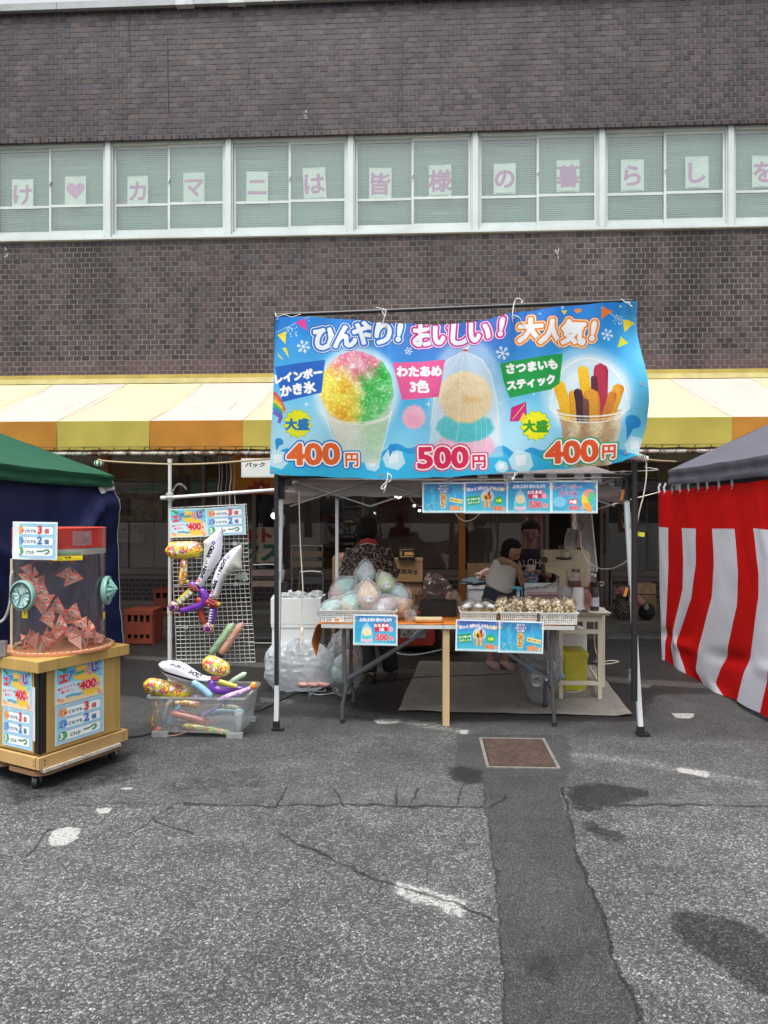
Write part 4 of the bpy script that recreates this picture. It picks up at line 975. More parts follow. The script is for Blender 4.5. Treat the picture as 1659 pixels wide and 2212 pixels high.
def sign_air():
 W,H=440,330;c=CV(W,H,'5cc4e8');r=random.Random(2)
 for k in range(24):
  a=k*pi/12;c.poly([(220,165),(220+400*cos(a),165+400*sin(a)),(220+400*cos(a+.13),165+400*sin(a+.13))],'8adcf2',.7)
 for sx in(0,1):
  for k in range(9):c.ell((20+k*9)if not sx else W-20-k*9,14+k*4,26,7,'2f9a5a',.85,rot=(.5+.2*k)*(1 if not sx else-1),n=12)
 c.poly([(0,130),(110,140),(300,175),(440,160),(440,330),(0,330)],'e6f4ff',.75,12)
 c.poly([(0,285),(120,268),(300,275),(440,262),(440,330),(0,330)],'f3dcab',1,4)
 for k in range(3):c.line([(90,268+k*8),(150,262+k*8),(200,272+k*8),(260,264+k*8),(330,268+k*8)],9-k*2,'2a92cc',.8)
 for x_,y_ in((24,285),(52,300),(390,280),(420,300),(405,310)):c.star(x_,y_,20,9,6,r.choice(['e8607a','f0a0a8','e04848']));c.ell(x_,y_,5,5,'f6e06a')
 c.star(215,85,78,60,18,'f6c93a');c.star(315,212,112,84,20,'f7cf3c')
 for ch,x_,y_,col in(('エ',70,110,'d8304a'),('ア',138,88,'2a86d0'),('ー',214,86,'2a9a52'),('く',290,78,'ef7f2a'),('じ',362,66,'6a3a9a')):
  c.text(ch,x_,y_,92,col,((3.5,'ffffff'),(3.5,'263a7a')),bold=7,rot=-.1)
 c.text('風のチカラで',92,190,26,'d23a6a',((2,'ffffff'),),bold=1.2,rot=-.12);c.text('運だめし!',100,224,27,'d23a6a',((2,'ffffff'),),bold=1.2,rot=-.1)
 c.text('一回',190,190,26,'222222',((2,'ffffff'),),bold=1);c.text('400',292,208,104,'d8222e',((4,'ffffff'),(3,'a81a28')),bold=6);c.text('円',388,228,40,'d8222e',((3,'ffffff'),),bold=2);framed(c,'dff2fa');return c
def sign_prize():
 W,H=440,330;c=CV(W,H,'a4d8f2');n_=vnoise(H,W,60,9);c.a*=(.9+.15*n_)[...,None]
 for k in range(8):c.poly([(20+k*58,0),(50+k*58,0),(35+k*58,22)],['7cc4ec','c8e6f8','8fd0b0','6fb4e8'][k%4])
 for k,(num,jj,col,bc,t_,big)in enumerate((('1','等','e2542a','f6b73a','どれでも','3'),('2','等','2a78c8','2a9ad8','どれでも','2'),('3','等','2a9a52','3aa85a','どれか','一つ'))):
  y_=66+k*100;T0=40
  c.poly([(60,y_-34),(400,y_-34),(410,y_-24),(410,y_+30),(400,y_+40),(60,y_+40)],'fbfdfe',1,0,(2,'4a86b8'))
  if k:burst(c,62,y_,40,bc,bc,16)
  else:c.ell(58,y_,40,40,bc)
  c.text(num,44,y_,74,'ffffff' if k==2 else col,((3,col if k==2 else 'ffffff'),(3,col if k<2 else '1f7a40')),bold=3);c.text(jj,82,y_+8,34,col,((2,'ffffff'),),bold=1.5)
  c.text(t_,172,y_+8,34,'2f6a8a' if k<2 else '2a6a5a',((2,'ffffff'),),bold=1.6)
  if k<2:c.text(big,275,y_-6,100,['d8262e','1f7ac8'][k],((3,'ffffff'),(2,['a81a28','1a5a9a'][k])),bold=4.5);c.text('個',345,y_+8,48,['c04a4a','2a6aa0'][k],((2,'ffffff'),),bold=2)
  else:c.text(big,310,y_+2,66,'1f7a50',((2,'ffffff'),(1.5,'1f7a50')),bold=3.5)
 framed(c,'dff2fa');return c
def banner_art():
 c=CV(BW_,BH_);snow_bg(c,BW_,BH_,21,70,'2486dc','a9e0f4','3fb6ee');W,H=BW_,BH_
 yy,xx=np.mgrid[0:H,0:W]/np.array([H,W])[:,None,None]
 vio=np.exp(-((xx-.5)/.22)**2-((yy-.05)/.35)**2)[...,None]*.55;c.a=c.a*(1-vio)+hexc('4a58c0')*vio
 lite=np.clip(np.exp(-((xx-.08)/.14)**2-((yy-.75)/.3)**2)+np.exp(-((xx-.62)/.16)**2-((yy-.75)/.3)**2),0,1)[...,None]*.5;c.a=c.a*(1-lite)+hexc('d8f0fa')*lite
 edge=(np.clip((xx-.93)/.07,0,1)*.5)[...,None];c.a=c.a*(1-edge)+hexc('58bfe2')*edge
 c.T=lambda p:np.array([(b_uv(a,b)[0]*BW_,b_uv(a,b)[1]*BH_)for a,b in p],np.float32)
 # bunting, flakes
 c.line([(55,185),(120,155),(205,118)],3,'cfe8f6',.8);c.line([(1400,85),(1480,130),(1556,150)],3,'cfe8f6',.8)
 for P,col in(([(135,145),(178,128),(188,182)],'e0359a'),([(60,195),(98,180),(96,236)],'f2e33a'),([(82,252),(100,250),(112,296)],'eede2e'),([(60,268),(70,290),(92,306)],'eede2e'),([(1405,82),(1452,100),(1402,134)],'ef7a2a'),([(1500,128),(1550,140),(1506,182)],'f2dc3a'),([(1490,198),(1520,228),(1474,248)],'d8e02e'),([(1290,92),(1320,88),(1322,100),(1300,108)],'f08a2a'),([(1235,100),(1262,98),(1250,118)],'e8d83a')):c.poly(P,col)
 for x_,y_,r_ in((172,248,27),(606,266,16),(994,275,28),(1430,196,25)):c.flake(x_,y_,r_)
 for x_,y_ in((688,488),(186,488)):c.star(x_,y_,15,3,4,'ffffff',.9)
 r=random.Random(4)
 for k in range(26):c.ell(100+r.uniform(0,46),160+r.uniform(0,44),2,3,'eaf6ff',.9,n=8);c.ell(1455+r.uniform(0,40),112+r.uniform(0,40),2,3,'eaf6ff',.9,n=8)
 # water and ice along the foot
 P=[(20,660)]+[(20+k*16,668+12*sin(k*.9)+(20 if 10<k<24 else 0)+12*sin(k*.31))for k in range(98)]+[(1600,640),(1600,800),(20,820)]
 c.poly(P,'1f9bdc',.95);c.poly([(a,b+28+6*sin(a*.05))for a,b in P[:-2]]+[(1600,800),(20,820)],'35bdea',.9)
 for x_,y_,s_ in((545,715,46),(65,715,42),(455,735,30),(1070,725,50),(990,745,26),(1540,660,40)):
  c.poly([(x_-s_,y_-s_*.2),(x_-s_*.4,y_-s_),(x_+s_*.7,y_-s_*.7),(x_+s_,y_+s_*.3),(x_+s_*.4,y_+s_*.9),(x_-s_*.7,y_+s_*.6)],'bfe9f6',.75,0,(1.5,'e8f8fc'))
  c.poly([(x_-s_*.5,y_-s_*.5),(x_+s_*.4,y_-s_*.6),(x_+s_*.45,y_+s_*.2),(x_-s_*.4,y_+s_*.35)],'f4fbfd',.8)
 for x_,y_ in((72,640),(540,665),(1530,560)):
  s_=18 if x_<1000 else 34;c.ell(x_,y_,s_,s_*.75,'1f8fd4',.95,rot=.5);c.poly([(x_-s_,y_),(x_-s_*.7,y_+s_*2.2),(x_+s_*.2,y_+s_*.6)],'1f8fd4',.95)
  # rainbow at the left edge
 for k,col in enumerate(('e0444a','ef8a2a','f2d83a','4ab85a','3a8ad8','7a5ac0')):c.line([(52+0,440+k*16),(75+k,470+k*14),(92-k*4,510+k*10),(60,560+k*6)][:3],15,col,.9)
 # products
 for x_,y_,rx,ry in((395,440,180,190),(850,470,160,260),(1340,430,190,190)):c.ell(x_,y_,rx,ry,'e2f4fc',.55,14)
 pict_ice(c,392,428,152);pict_candy(c,840,264,440);pict_potato(c,1350,500,152)
 c.star(628,540,52,46,12,'f6b6cc',.95,blur=3);c.ell(628,555,36,28,'ef9ab8',.5,8)
 # labels
 c.poly([(52,330),(262,303),(256,360),(248,440),(85,478),(78,440)],'1562c4');c.text('レインボー',152,368,42,'ffffff',bold=3,rot=-.15);c.text('かき氷',150,424,50,'ffffff',bold=3.2,rot=-.13)
 c.poly([(540,316),(756,304),(730,458),(580,470)],'ea5c9c');c.text('わたあめ',650,352,47,'ffffff',bold=3);c.text('3色',652,414,54,'ffffff',bold=3.4)
 c.poly([(984,320),(1244,276),(1230,400),(1195,425),(1025,460),(1000,395)],'16a048');c.text('さつまいも',1115,330,44,'ffffff',bold=3,rot=-.1);c.text('スティック',1112,396,41,'ffffff',bold=3,rot=-.14)
 burst(c,150,567,60,'e8ea1a','7ab82a',13);c.text('大盛',148,570,50,'1a78b8',bold=2.6);burst(c,1130,575,64,'eeea14','4aa83a',13);c.text('大盛',1130,578,52,'3a9a2a',bold=2.6)
 c.poly([(1032,500),(1090,478),(1092,530),(1060,556),(1026,556)],'c81f7a',1,0,(1,'8a1050'));c.line([(1036,548),(1086,486)],3,'f0c84a');c.poly([(1062,556),(1080,520),(1098,546)],'f2c43a')
 # prices
 for t_,x_,y_,sz,col,oc in(('400',212,692,118,'ef6a2a','1f7ac8'),('500',748,706,118,'e22a5a','e0487a'),('400',1280,682,120,'ef5a2a','3aa05a')):
  c.text(t_,x_,y_,sz,col,((6,'ffffff'),(6,oc)),bold=5.5,rot=-.02 if x_<1000 else-.05,sx=1.22)
 for x_,y_,col,oc in((370,715,'ef6a2a','1f7ac8'),(898,722,'e22a5a','e0487a'),(1434,682,'ef5a2a','3aa05a')):c.text('円',x_,y_,62,col,((6,'ffffff'),(5,oc)),bold=2.4,rot=-.02)
 # headline, letter by letter on an arch
 for ch,x_,y_,o1,o2,ro in(('ひ',262,214,'1f6ccc','1a3f8a',-.12),('ん',345,205,'1f6ccc','1a3f8a',-.05),('や',422,190,'1f6ccc','1a3f8a',.0),('り',500,188,'1f6ccc','1a3f8a',.04),('!',568,186,'1f6ccc','1a3f8a',.1),('お',672,198,'c8288e','7a2a9a',-.05),('い',752,200,'c8288e','7a2a9a',0),('し',820,196,'c8288e','7a2a9a',.0),('い',900,188,'c8288e','7a2a9a',.0),('!',990,165,'c8288e','7a2a9a',.1),('大',1110,178,'ef8a1a','a85a1a',-.02),('人',1196,188,'ef8a1a','a85a1a',.02),('気',1288,188,'ef8a1a','a85a1a',.04),('!',1370,182,'ef8a1a','a85a1a',.1)):
  c.text(ch,x_,y_,106,'fdfdfd',((8,o1),(3.5,'f4faff'),(3,o2)),bold=5,rot=ro,shear=.06,grad='e2ecf8')
 c.a*=(.96+.06*vnoise(H,W,90,31))[...,None];return c
 # ========= BANNER
YBN=5.065
def banner_pt(u,v):
 bx,by=b_xy(u,v);p=at((1050+bx/1.037)*.54004,(1150+by/1.037)*.54004,YBN)
 fold=.018*sin(u*21+1.0+2.2*v)*(.3+.7*v)+.012*sin(u*47+5*v)*(1-v)**2+.02*sin(v*7+u*6)*u
 for k,uc in enumerate((0,.305,.655,.985)):fold+=.012*math.exp(-((u-uc)/.05)**2)*math.exp(-(v/.25)**2)*sin((u-uc)*160)
 curl=max(0,u-.93)/.07
 p.y+=-.03*sin(pi*v)+fold-.035*curl*curl*(v**2)+.04*curl*sin(v*9)
 p.z+=.004*sin(u*60)*max(0,v-.96)/.04*.5
 return p
m_=MB();m_.grid(lambda u,v:banner_pt(u,1-v),150,60)
bn=thing('banner','big blue food banner reading 400円 and 500円 hung on a black pole over the stall','banner',at(800,1030,YBN))
part('banner_cloth',m_,printmat('banner_print',banner_art(),.6,0,.3,.12,.25,14,gain=.90),bn,smooth=True)
m_=MB()
for u,v in((.004,.012),(.305,.03),(.655,.03),(.975,.012),(.985,.55),(.965,.955),(.305,.975),(.655,.975),(.008,.985)):
 p=banner_pt(u,v);d=Vector((0,-.003,0));m_.lathe(p+d,[(.006,0),(.012,.0)],12)
 k=len(m_.v)-24
 for i in range(k,len(m_.v)):
  q=Vector(m_.v[i])-(p+d);m_.v[i]=tuple(p+d+Vector((q.x,0,q.y)))
part('eyelet',m_,mat('nickel',(.5,.5,.5),.3,.9),bn,kind='stuff')
# banner poles
blkp=mat('black_pole',(.018,.018,.020),.35,.1,.1,4,.05,60)
bs=thing('banner_stand','black pipe frame strapped to the tent legs, carrying the banner','pole frame',(0,5.15,0))
YP=5.16
m_=MB();m_.cyl(at(597,681,YP),at(1366,650,YP),.015,12);part('top_bar',m_,blkp,bs,smooth=True)
m_=MB();m_.bar(at(597,680,YP-.01),at(597.5,1480,YP-.01),.028,.026,up=(0,1,0));part('upright',m_,blkp,bs)
m_=MB();m_.cyl(at(1366,655,YP-.015),at(1371,1050,YP-.015),.019,12);m_.cyl(at(1371,1050,YP-.015),at(1370,1514,YP-.015),.022,12);part('upright',m_,blkp,bs,smooth=True)
m_=MB();m_.cyl(at(601,1030,YP+.018),at(1366,1026,YP+.018),.014,12);m_.cyl(at(1366,1026,YP+.0),at(1371,1050,YP+.0),.018);part('lower_bar',m_,blkp,bs,smooth=True)
# ties
strM=mat('white_string',(.72,.72,.70),.8)
ties=[('string knot with two loose ends at the banner top near its left third','at',[(826,700),(833,676),(828,668),(812,664)],[(833,676),(836,668),(826,672),(832,684)]),('curled plastic hook tied over the black pole at the banner top','at',[(1108,697),(1107,680),(1112,650),(1120,645),(1128,650),(1126,655)],[(1107,680),(1122,686),(1128,698),(1134,700)]),('short string knot at the top right corner of the banner','at',[(1342,646),(1350,652),(1362,660),(1366,662)],[(1350,652),(1360,655)]),('short string end at the top left corner of the banner','at',[(594,676),(597,684)],[(598,684),(616,680),(630,685),(650,678)])]
for lab,_,a,b in ties:
 m_=MB();m_.tube([at(x_,y_,YBN-.015-.01*(i%2))for i,(x_,y_)in enumerate(a)],.0035,6,smooth=4);m_.tube([at(x_,y_,YBN-.02-.012*(i%2))for i,(x_,y_)in enumerate(b)],.003,6,smooth=4)
 solo('string_tie',m_,strM,lab,'string',smooth=True)
for lab,X0 in(('string bow hanging below the banner beside the first price',838),('string bow below the banner between the two right prices',1113)):
 m_=MB();b_=YBN-.02
 for P in([(X0-1,1022),(X0-2,1038),(X0-14,1052),(X0-10,1056),(X0,1040)],[(X0,1022),(X0+8,1030),(X0+4,1040),(X0-4,1036)],[(X0-2,1038),(X0-6,1055),(X0-9,1064)]):
  if X0>1000:P=[(X0+(a-X0)*.5,1018+(b-1022)*.5)for a,b in P]
  m_.tube([at(x_,y_,b_-.01*(i%2))for i,(x_,y_)in enumerate(P)],.0032,6,smooth=4)
 solo('string_tie',m_,strM,lab,'string',smooth=True)
 # ========= STALL TENT
tent=thing('pop_up_tent','taupe pop-up stall tent with white taped legs under the blue banner','tent',(0.2,6.4,0))
Y1,Y2=5.22,7.65
legW=mat('white_leg',(.74,.79,.81),.35,.2,.08,3,.04,60,dirt=.1)
def leg(a,b,wd=.032,lab=None):
 m_=MB();m_.bar(a,b,wd,wd,up=(0,1,0));g=part('leg',m_,legW,tent);return g
FL,FR=at(597,1576,Y1+.0),at(1384,1583,Y1+.0);TL,TR=at(607,1060,Y1+.0),at(1352,1062,Y1+.0)
FL.z=.02;FR.z=.02
l1=leg(FL,TL);l2=leg(FR,TR)
for F_,l_ in((FL,l1),(FR,l2)):
 m_=MB();m_.box((F_.x+.012,F_.y-.005,.012),(.085,.07,.012));m_.box((F_.x,F_.y,.04),(.044,.044,.05));part('foot',m_,blkp,l_)
for T_,l_,s_ in((TL,l1,1),(TR,l2,-1)):
 m_=MB();m_.bar(T_+Vector((0,0,-.06)),T_+Vector((0,0,.10)),.05,.05,up=(0,1,0));m_.box(T_+Vector((s_*.045,0,.06)),(.06,.05,.05));part('bracket',m_,blkp,l_)
m_=MB();q=at(1342,1064,Y1-.02);m_.bar(q+Vector((.015,0,.02)),q+Vector((0,-.01,-.055)),.016,.012);part('release_ring',m_,mat('orange_plastic',(.55,.2,.03),.4),l2)
BLp,BRp=at(728,1250,Y2),at(1240,1250,Y2);BLp.z=0;BRp.z=0
for B__ in(BLp,BRp):leg(B__+Vector((0,0,.5)),B__+Vector((0,0,1.72)));
m_=MB()
for B__ in(BLp,BRp):m_.bar(B__+Vector((0,0,.0)),B__+Vector((0,0,.5)),.04,.04,up=(0,1,0));m_.bar(B__+Vector((0,0,1.72)),B__+Vector((0,0,1.9)),.05,.05,up=(0,1,0))
part('leg_sleeve',m_,blkp,tent)
# scissor trusses
tr_=mat('grey_truss',(.30,.29,.29),.4,.3)
def truss(a,b,n_,z1,z2,th=.018,pairs=True):
 m_=MB();a=Vector(a);b=Vector(b)
 for k in range(n_):
  p=a.lerp(b,k/n_);q=a.lerp(b,(k+1)/n_);o=Vector((0,.012,0))if abs(b.x-a.x)>abs(b.y-a.y)else Vector((.012,0,0))
  m_.bar((p.x,p.y,z1),(q.x,q.y,z2),th,.01);m_.bar((p.x+o.x,p.y+o.y,z2),(q.x+o.x,q.y+o.y,z1),th,.01)
 part('truss',m_,tr_,tent)
ztop=TL.z+.06
truss((TL.x+.05,Y1+.09,0),(TR.x-.05,Y1+.09,0),4,ztop-.17,ztop+.02);truss((BLp.x,Y2,0),(BRp.x,Y2,0),4,1.68,1.86)
truss((TL.x,Y1+.1,0),(BLp.x,Y2,0),4,1.68,1.84);truss((TR.x,Y1+.1,0),(BRp.x,Y2,0),4,1.68,1.84)
ctr=Vector(((TL.x+TR.x)/2,(Y1+Y2)/2,2.5))
m_=MB()
for p in(TL,TR,BLp+Vector((0,0,1.86)),BRp+Vector((0,0,1.86))):m_.bar(p,ctr,.022,.022)
part('roof_rib',m_,tr_,tent)
taupe=cloth('taupe_canvas',(.38,.325,.305),700,var=.1,trans=.2)
m_=MB();e=.05;zz=ztop+.035
c4=[Vector((TL.x-e,Y1+.09,zz)),Vector((TR.x+e,Y1+.09,zz)),Vector((BRp.x+.1,Y2+.06,1.93)),Vector((BLp.x-.1,Y2+.06,1.93))]
for i in range(4):
 a,b=c4[i],c4[(i+1)%4]
 def fn(u,v,a=a,b=b):
  p=a.lerp(b,u).lerp(ctr,v);p.z-=.10*sin(pi*v)*.5+.02*sin(pi*u)*(1-v);return p
 m_.grid(fn,10,8)
part('roof_cloth',m_,taupe,tent,smooth=True)
m_=MB()
def val(a,b,drop,sag=.015,wv=30,ph=0):
 n_=Vector((b.y-a.y,a.x-b.x,0)).normalized()
 def fn(u,v):
  p=a.lerp(b,u);p.z+=-drop*(1-v)-sag*sin(pi*u)*(1-v)*.5+.004*sin(u*60+ph);return p+n_*(.008*sin(u*wv+v*3+ph)*(1-v)+.006*sin(v*16))
 m_.grid(fn,40,8)
 # rolled front valance in soft horizontal folds, either side of the lower bar
val(c4[0]+Vector((0,.02,.03)),c4[1]+Vector((0,.02,.02)),.155,.02);val(c4[3],c4[2],.2,.02,30,2);val(c4[0],c4[3],.2,.02,26,1);val(c4[1],c4[2],.2,.02,26,3)
part('valance',m_,taupe,tent,smooth=True)
# clear tape wraps round pole and leg
tape=glass('clear_tape',(.93,.95,.95),.12,2.0,.20,(.75,.8,.82),.8,45)
for lab,vx0,vx1,vy0,vy1 in(('upper',591,612,1040+0,1074),('mid',592,612,1232,1254),('rt',1351,1374,1108,1142),('rm',1358,1374,1182,1206),('rb',1361,1376,1448,1473)):
 if lab=='upper':vy0,vy1=1113-0,1140
 for k in range(1):
  a=at(vx0,vy0,Y1-.015);b=at(vx1,vy1,Y1-.015);m_=MB();cx_,dx_=(a.x+b.x)/2,(b.x-a.x)
  m_.loft([(cx_+.004*sin(j),Y1+.02,a.z+(b.z-a.z)*j/5)for j in range(6)],[(dx_/2+.002*sin(j*2.1),.038)for j in range(6)],14,up=(0,1,0),cap=False)
  part('tape_wrap',m_,tape,tent,smooth=True)
for vx,vy in((1371,1158),):
 pass
m_=MB();q=at(1374,1154,Y1-.02);m_.box(q+Vector((.03,0,0)),(.05,.02,.03),ry=.15);m_.box(q,(.02,.03,.035));solo('yellow_clip',m_,mat('yellow_plastic',(.62,.6,.06),.4),'small yellow clip on the right black pole','clip')
m_=MB();q=at(1352,1279,Y1-.02);m_.bar(q+Vector((.01,0,.03)),q+Vector((-.01,0,-.03)),.02,.014);part('release_ring',m_,MATS['orange_plastic'],l2)
for q,l_ in((at(1366,1275,Y1+.01),l2),(at(614,1268,Y1+.01),l1)):
 m_=MB();m_.box(q,(.05,.05,.07));part('leg_lock',m_,blkp,l_)
 # ========= HANGING SIGNS
cvs={'candy':sign_candy(),'potato':sign_potato(),'pop':sign_pop(),'ice':sign_ice(),'air':sign_air(),'prize':sign_prize()}
PM={k:printmat('print_'+k,v,.5,.25,.5)for k,v in cvs.items()}
PMO={k:printmat('outdoor_'+k,cvs[k],.5,.25,.5,gain=.92)for k in('air','prize')}
film=glass('laminate',(1,1,1),.08,1.2)
def sign(name,label,kind,vx0,vx1,vy0,vy1,Y,group,rx=0,curl=.004,ry=0):
 a=at(vx0,vy0,Y);b=at(vx1,vy1,Y);cx_,cz_=(a.x+b.x)/2,(a.z+b.z)/2;w2,h2=(b.x-a.x)/2,(a.z-b.z)/2
 m_=MB();m_.grid(lambda u,v:((u-.5)*2*w2,curl*sin(u*pi)-curl,(v-.5)*2*h2),8,4)
 t=thing(name,label,'sign',(cx_,Y,cz_),group=group,rot=(rx,ry,0));part('print',m_,PM[kind],t,w=False,smooth=True)
 m_=MB();m_.grid(lambda u,v:((u-.5)*2*(w2+.006),curl*sin(u*pi)-curl+.002,(v-.5)*2*(h2+.006)),8,4);part('laminate_edge',m_,mat('laminate_white',(.72,.8,.82),.3),t,w=False)
 return t
ga,gb='laminated menu signs taped under the banner','laminated menu signs on the front of the table'
sign('menu_sign','laminated popcorn sign 300円, leftmost of the four under the banner','pop',914,1003,1044,1106,YP-.02,ga)
sign('menu_sign','laminated sweet potato stick sign 400円, second of the four under the banner','potato',1004,1095,1043,1107,YP-.02,ga)
sign('menu_sign','laminated cotton candy sign 500円, third of the four under the banner','candy',1096,1189,1041,1107,YP-.022,ga)
sign('menu_sign','laminated rainbow shaved ice sign 400円 with coloured ice, rightmost under the banner','ice',1192,1289,1040,1107,YP-.02,ga)
sign('menu_sign','laminated cotton candy sign 500円 on the table front below the floss bags','candy',765,857,1329,1393,5.27,gb,rx=.03,ry=.012)
sign('menu_sign','laminated sweet potato sign 400円 on the table front below the potato cups','potato',986,1078,1340,1406,5.27,gb,rx=.04,ry=.02)
sign('menu_sign','laminated popcorn sign 300円 on the table front below the popcorn cups','pop',1079,1172,1343,1410,5.265,gb,rx=.04,ry=.02)
for k,vx in enumerate((918,965,1040,1096,1140,1190,1250,1286)):
 a=at(vx-8,1024,YP-.03);m_=MB();m_.grid(lambda u,v:(a.x+.07*u,YP+.026-.062*v if v<.6 else YP-.026,a.z-.09*(v-.0)+.03),4,8);part('tape_strip',m_,tape,bs)
 # ========= LEFT: green tent and navy curtain
green=cloth('green_canvas',(.016,.090,.050),700,var=.1,trans=.04);greend=MATS['green_canvas']
XG=-3.33
cB=atX(228,1025,XG);cB=Vector((XG,7.8,1.945));cF=Vector((XG,4.9,1.945));pk=Vector((-4.85,6.35,2.66));cB2=Vector((-6.3,7.8,1.945));cF2=Vector((-6.3,4.9,1.945))
gt=thing('canopy_tent','dark green canopy tent at the left edge with a navy side curtain','tent',(XG-1.5,6.35,0))
def roof(parent,cs,pk,mt,seed=0):
 for i in range(4):
  a,b=cs[i],cs[(i+1)%4]
  m_=MB()
  def fn(u,v):
   p=a.lerp(b,u).lerp(pk,v);p.z-=.07*sin(pi*v)*sin(pi*u)+.015*sin(pi*u)*(1-v)
   p.z+=.01*mnoise.noise(Vector((u*6+seed,v*7,i)))*(1-v);return p
  m_.grid(fn,24,16);part('roof_panel',m_,mt,parent,smooth=True)
def valance(parent,cs,mt,drop,seed=0,out=.01):
 c0=(cs[0]+cs[2])/2
 for i in range(4):
  a,b=cs[i],cs[(i+1)%4];n_=((a+b)/2-c0);n_.z=0;n_.normalize();m_=MB()
  def fn(u,v):
   p=a.lerp(b,u);p.z-=drop*(1-v)+.015*sin(pi*u)
   return p+n_*(out+.010*mnoise.noise(Vector((u*14+seed,v*2,i)))+.006*sin(v*9))
  m_.grid(fn,60,6);part('valance',m_,mt,parent,smooth=True)
roof(gt,[cF,cB,cB2,cF2],pk,green);valance(gt,[cF,cB,cB2,cF2],green,.13,3)
for p in(cF,cB,cB2,cF2):
 m_=MB();m_.bar((p.x-.12*(1 if p.x>-5 else-1),p.y+(.04 if p.y<6 else-.04),0),(p.x-.12*(1 if p.x>-5 else-1),p.y+(.04 if p.y<6 else-.04),p.z-.03),.034,.034,up=(0,1,0));part('leg',m_,blkp,gt)
m_=MB();truss_a,truss_b=Vector((XG-.17,5,0)),Vector((XG-.17,7.7,0))
for k in range(4):
 p=truss_a.lerp(truss_b,k/4);q=truss_a.lerp(truss_b,(k+1)/4);m_.bar((p.x,p.y,1.7),(q.x,q.y,1.88),.016,.01);m_.bar((p.x-.012,p.y,1.88),(q.x-.012,q.y,1.7),.016,.01)
part('truss',m_,tr_,gt)
navy=cloth('navy_cloth',(.016,.023,.085),800,var=.15,rough=.5,trans=.02)
def navy_pt(u,v):
 Y=4.55+(7.86-4.55)*u;x=XG-.05+.10*max(0,1-v)**1.3*u+.02;z=1.865*v-.02*sin(pi*u)*v
 sag=.06*math.exp(-((v-.88+.28*sin(pi*min(1,max(0,(u-.1)/.8))))/.05)**2)+.05*math.exp(-((v-.80+.5*sin(pi*min(1,max(0,(u-.2)/.6))))/.09)**2)
 x+=sag+.05*mnoise.noise(Vector((u*5,v*2.5,1)))*v**.3+.03*sin(u*26+2*v)*(1-v)+.018*mnoise.noise(Vector((u*16,v*9,4)))
 return Vector((x,Y,z+.01))
m_=MB();m_.grid(navy_pt,90,60);solo('side_curtain',m_,navy,'navy blue cloth curtain sagging from the green canopy at the left','curtain',loc=(XG,7,0),smooth=True)
m_=MB();pts=[navy_pt(.997,v)+Vector((.012,-.01,0))for v in np.linspace(.98,.02,24)];m_.loft(pts,[(.004+.008*(k/23),.003)for k in range(24)],6);solo('white_edge_tape',m_,mat('white_webbing',(.45,.46,.5),.8),'pale webbing strip along the back edge of the navy curtain','strap',loc=(XG,7.9,0),smooth=True)
m_=MB();m_.grid(lambda u,v:navy_pt(.90+.095*u,.93+.05*v+.03*u)+Vector((.03+.02*sin(u*9),-.02,0)),8,5);solo('white_cloth_patch',m_,cloth('grey_white_cloth',(.42,.43,.46)),'crumpled grey white cloth tucked under the green canopy corner','cloth',smooth=True,loc=(XG,7.6,1.8))
# ========= RIGHT: grey tent and red-white curtain
XC=2.52;grey=cloth('slate_canvas',(.105,.105,.135),700,var=.1,trans=.04)
rB,rF=Vector((XC-.03,7.62,1.975)),Vector((XC-.03,4.7,1.975));rp_=Vector((4.0,6.15,2.83));rB2,rF2=Vector((5.5,7.62,1.975)),Vector((5.5,4.7,1.975))
rt=thing('canopy_tent','slate grey canopy tent at the right edge with a red and white curtain','tent',(4.0,6.15,0))
roof(rt,[rF2,rB2,rB,rF],rp_,grey,9);valance(rt,[rF2,rB2,rB,rF],grey,.15,8)
for p in(rF,rB,rB2,rF2):
 m_=MB();x=p.x+(.06 if p.x<4 else-.06);y=p.y+(.06 if p.y<6 else-.06);m_.bar((x,y,0),(x,y,p.z-.02),.034,.034,up=(0,1,0));part('leg',m_,legW,rt)
 # stripes of the curtain are sewn cloth; boundaries taken along the hanging folds
def cr_(x_,y_):return((2350+x_/1.515)*.54004,(1500+y_/1.515)*.54004)
E=[[(700,432),(905,432),(1300,437),(1600,446),(1750,456)],[(700,489),(905,491),(1300,486),(1600,470),(1760,466)],[(695,566),(905,570),(1120,581),(1300,575),(1540,520),(1650,505),(1800,530)],[(685,655),(903,658),(1150,655),(1350,628),(1600,548),(1700,560),(1842,608)],[(675,745),(907,753),(1150,767),(1350,752),(1620,680),(1790,655),(1892,712)],[(660,870),(912,888),(1200,914),(1400,904),(1680,842),(1870,776),(1942,822)],[(650,985),(918,1002),(1200,1036),(1350,1036),(1700,985),(1800,950),(1975,905)],[(638,1060),(912,1088),(1150,1145),(1400,1160),(1700,1130),(1860,1090),(2048,1045)],[(610,1230),(925,1260),(1300,1330),(1700,1330),(2180,1230)],[(590,1400),(930,1440),(1300,1540),(1800,1560),(2290,1440)],[(560,1640),(940,1690),(1400,1820),(2420,1660)]]
def edge_pt(i,v):
 e=E[i];y=e[-1][0]+(e[0][0]-e[-1][0])*v;x=interp(y,e);vx,vy=cr_(x,y);p=atX(vx,vy,XC);return p
def curt(u,v):
 f=u*(len(E)-1);i=min(int(f),len(E)-2);f-=i;p=edge_pt(i,v).lerp(edge_pt(i+1,v),f)
 return p+Vector((.014*sin(f*pi)*(1 if i%2 else-1)*(1-v*.8)+.006*mnoise.noise(Vector((u*20,v*6,2)))+(.02*math.exp(-((v-.18)/.03)**2)*sin(u*15)),0,0))
cc=CV(2000,512,'d81412');vt_=0.785
sc_n=vnoise(512,2000,200,5);
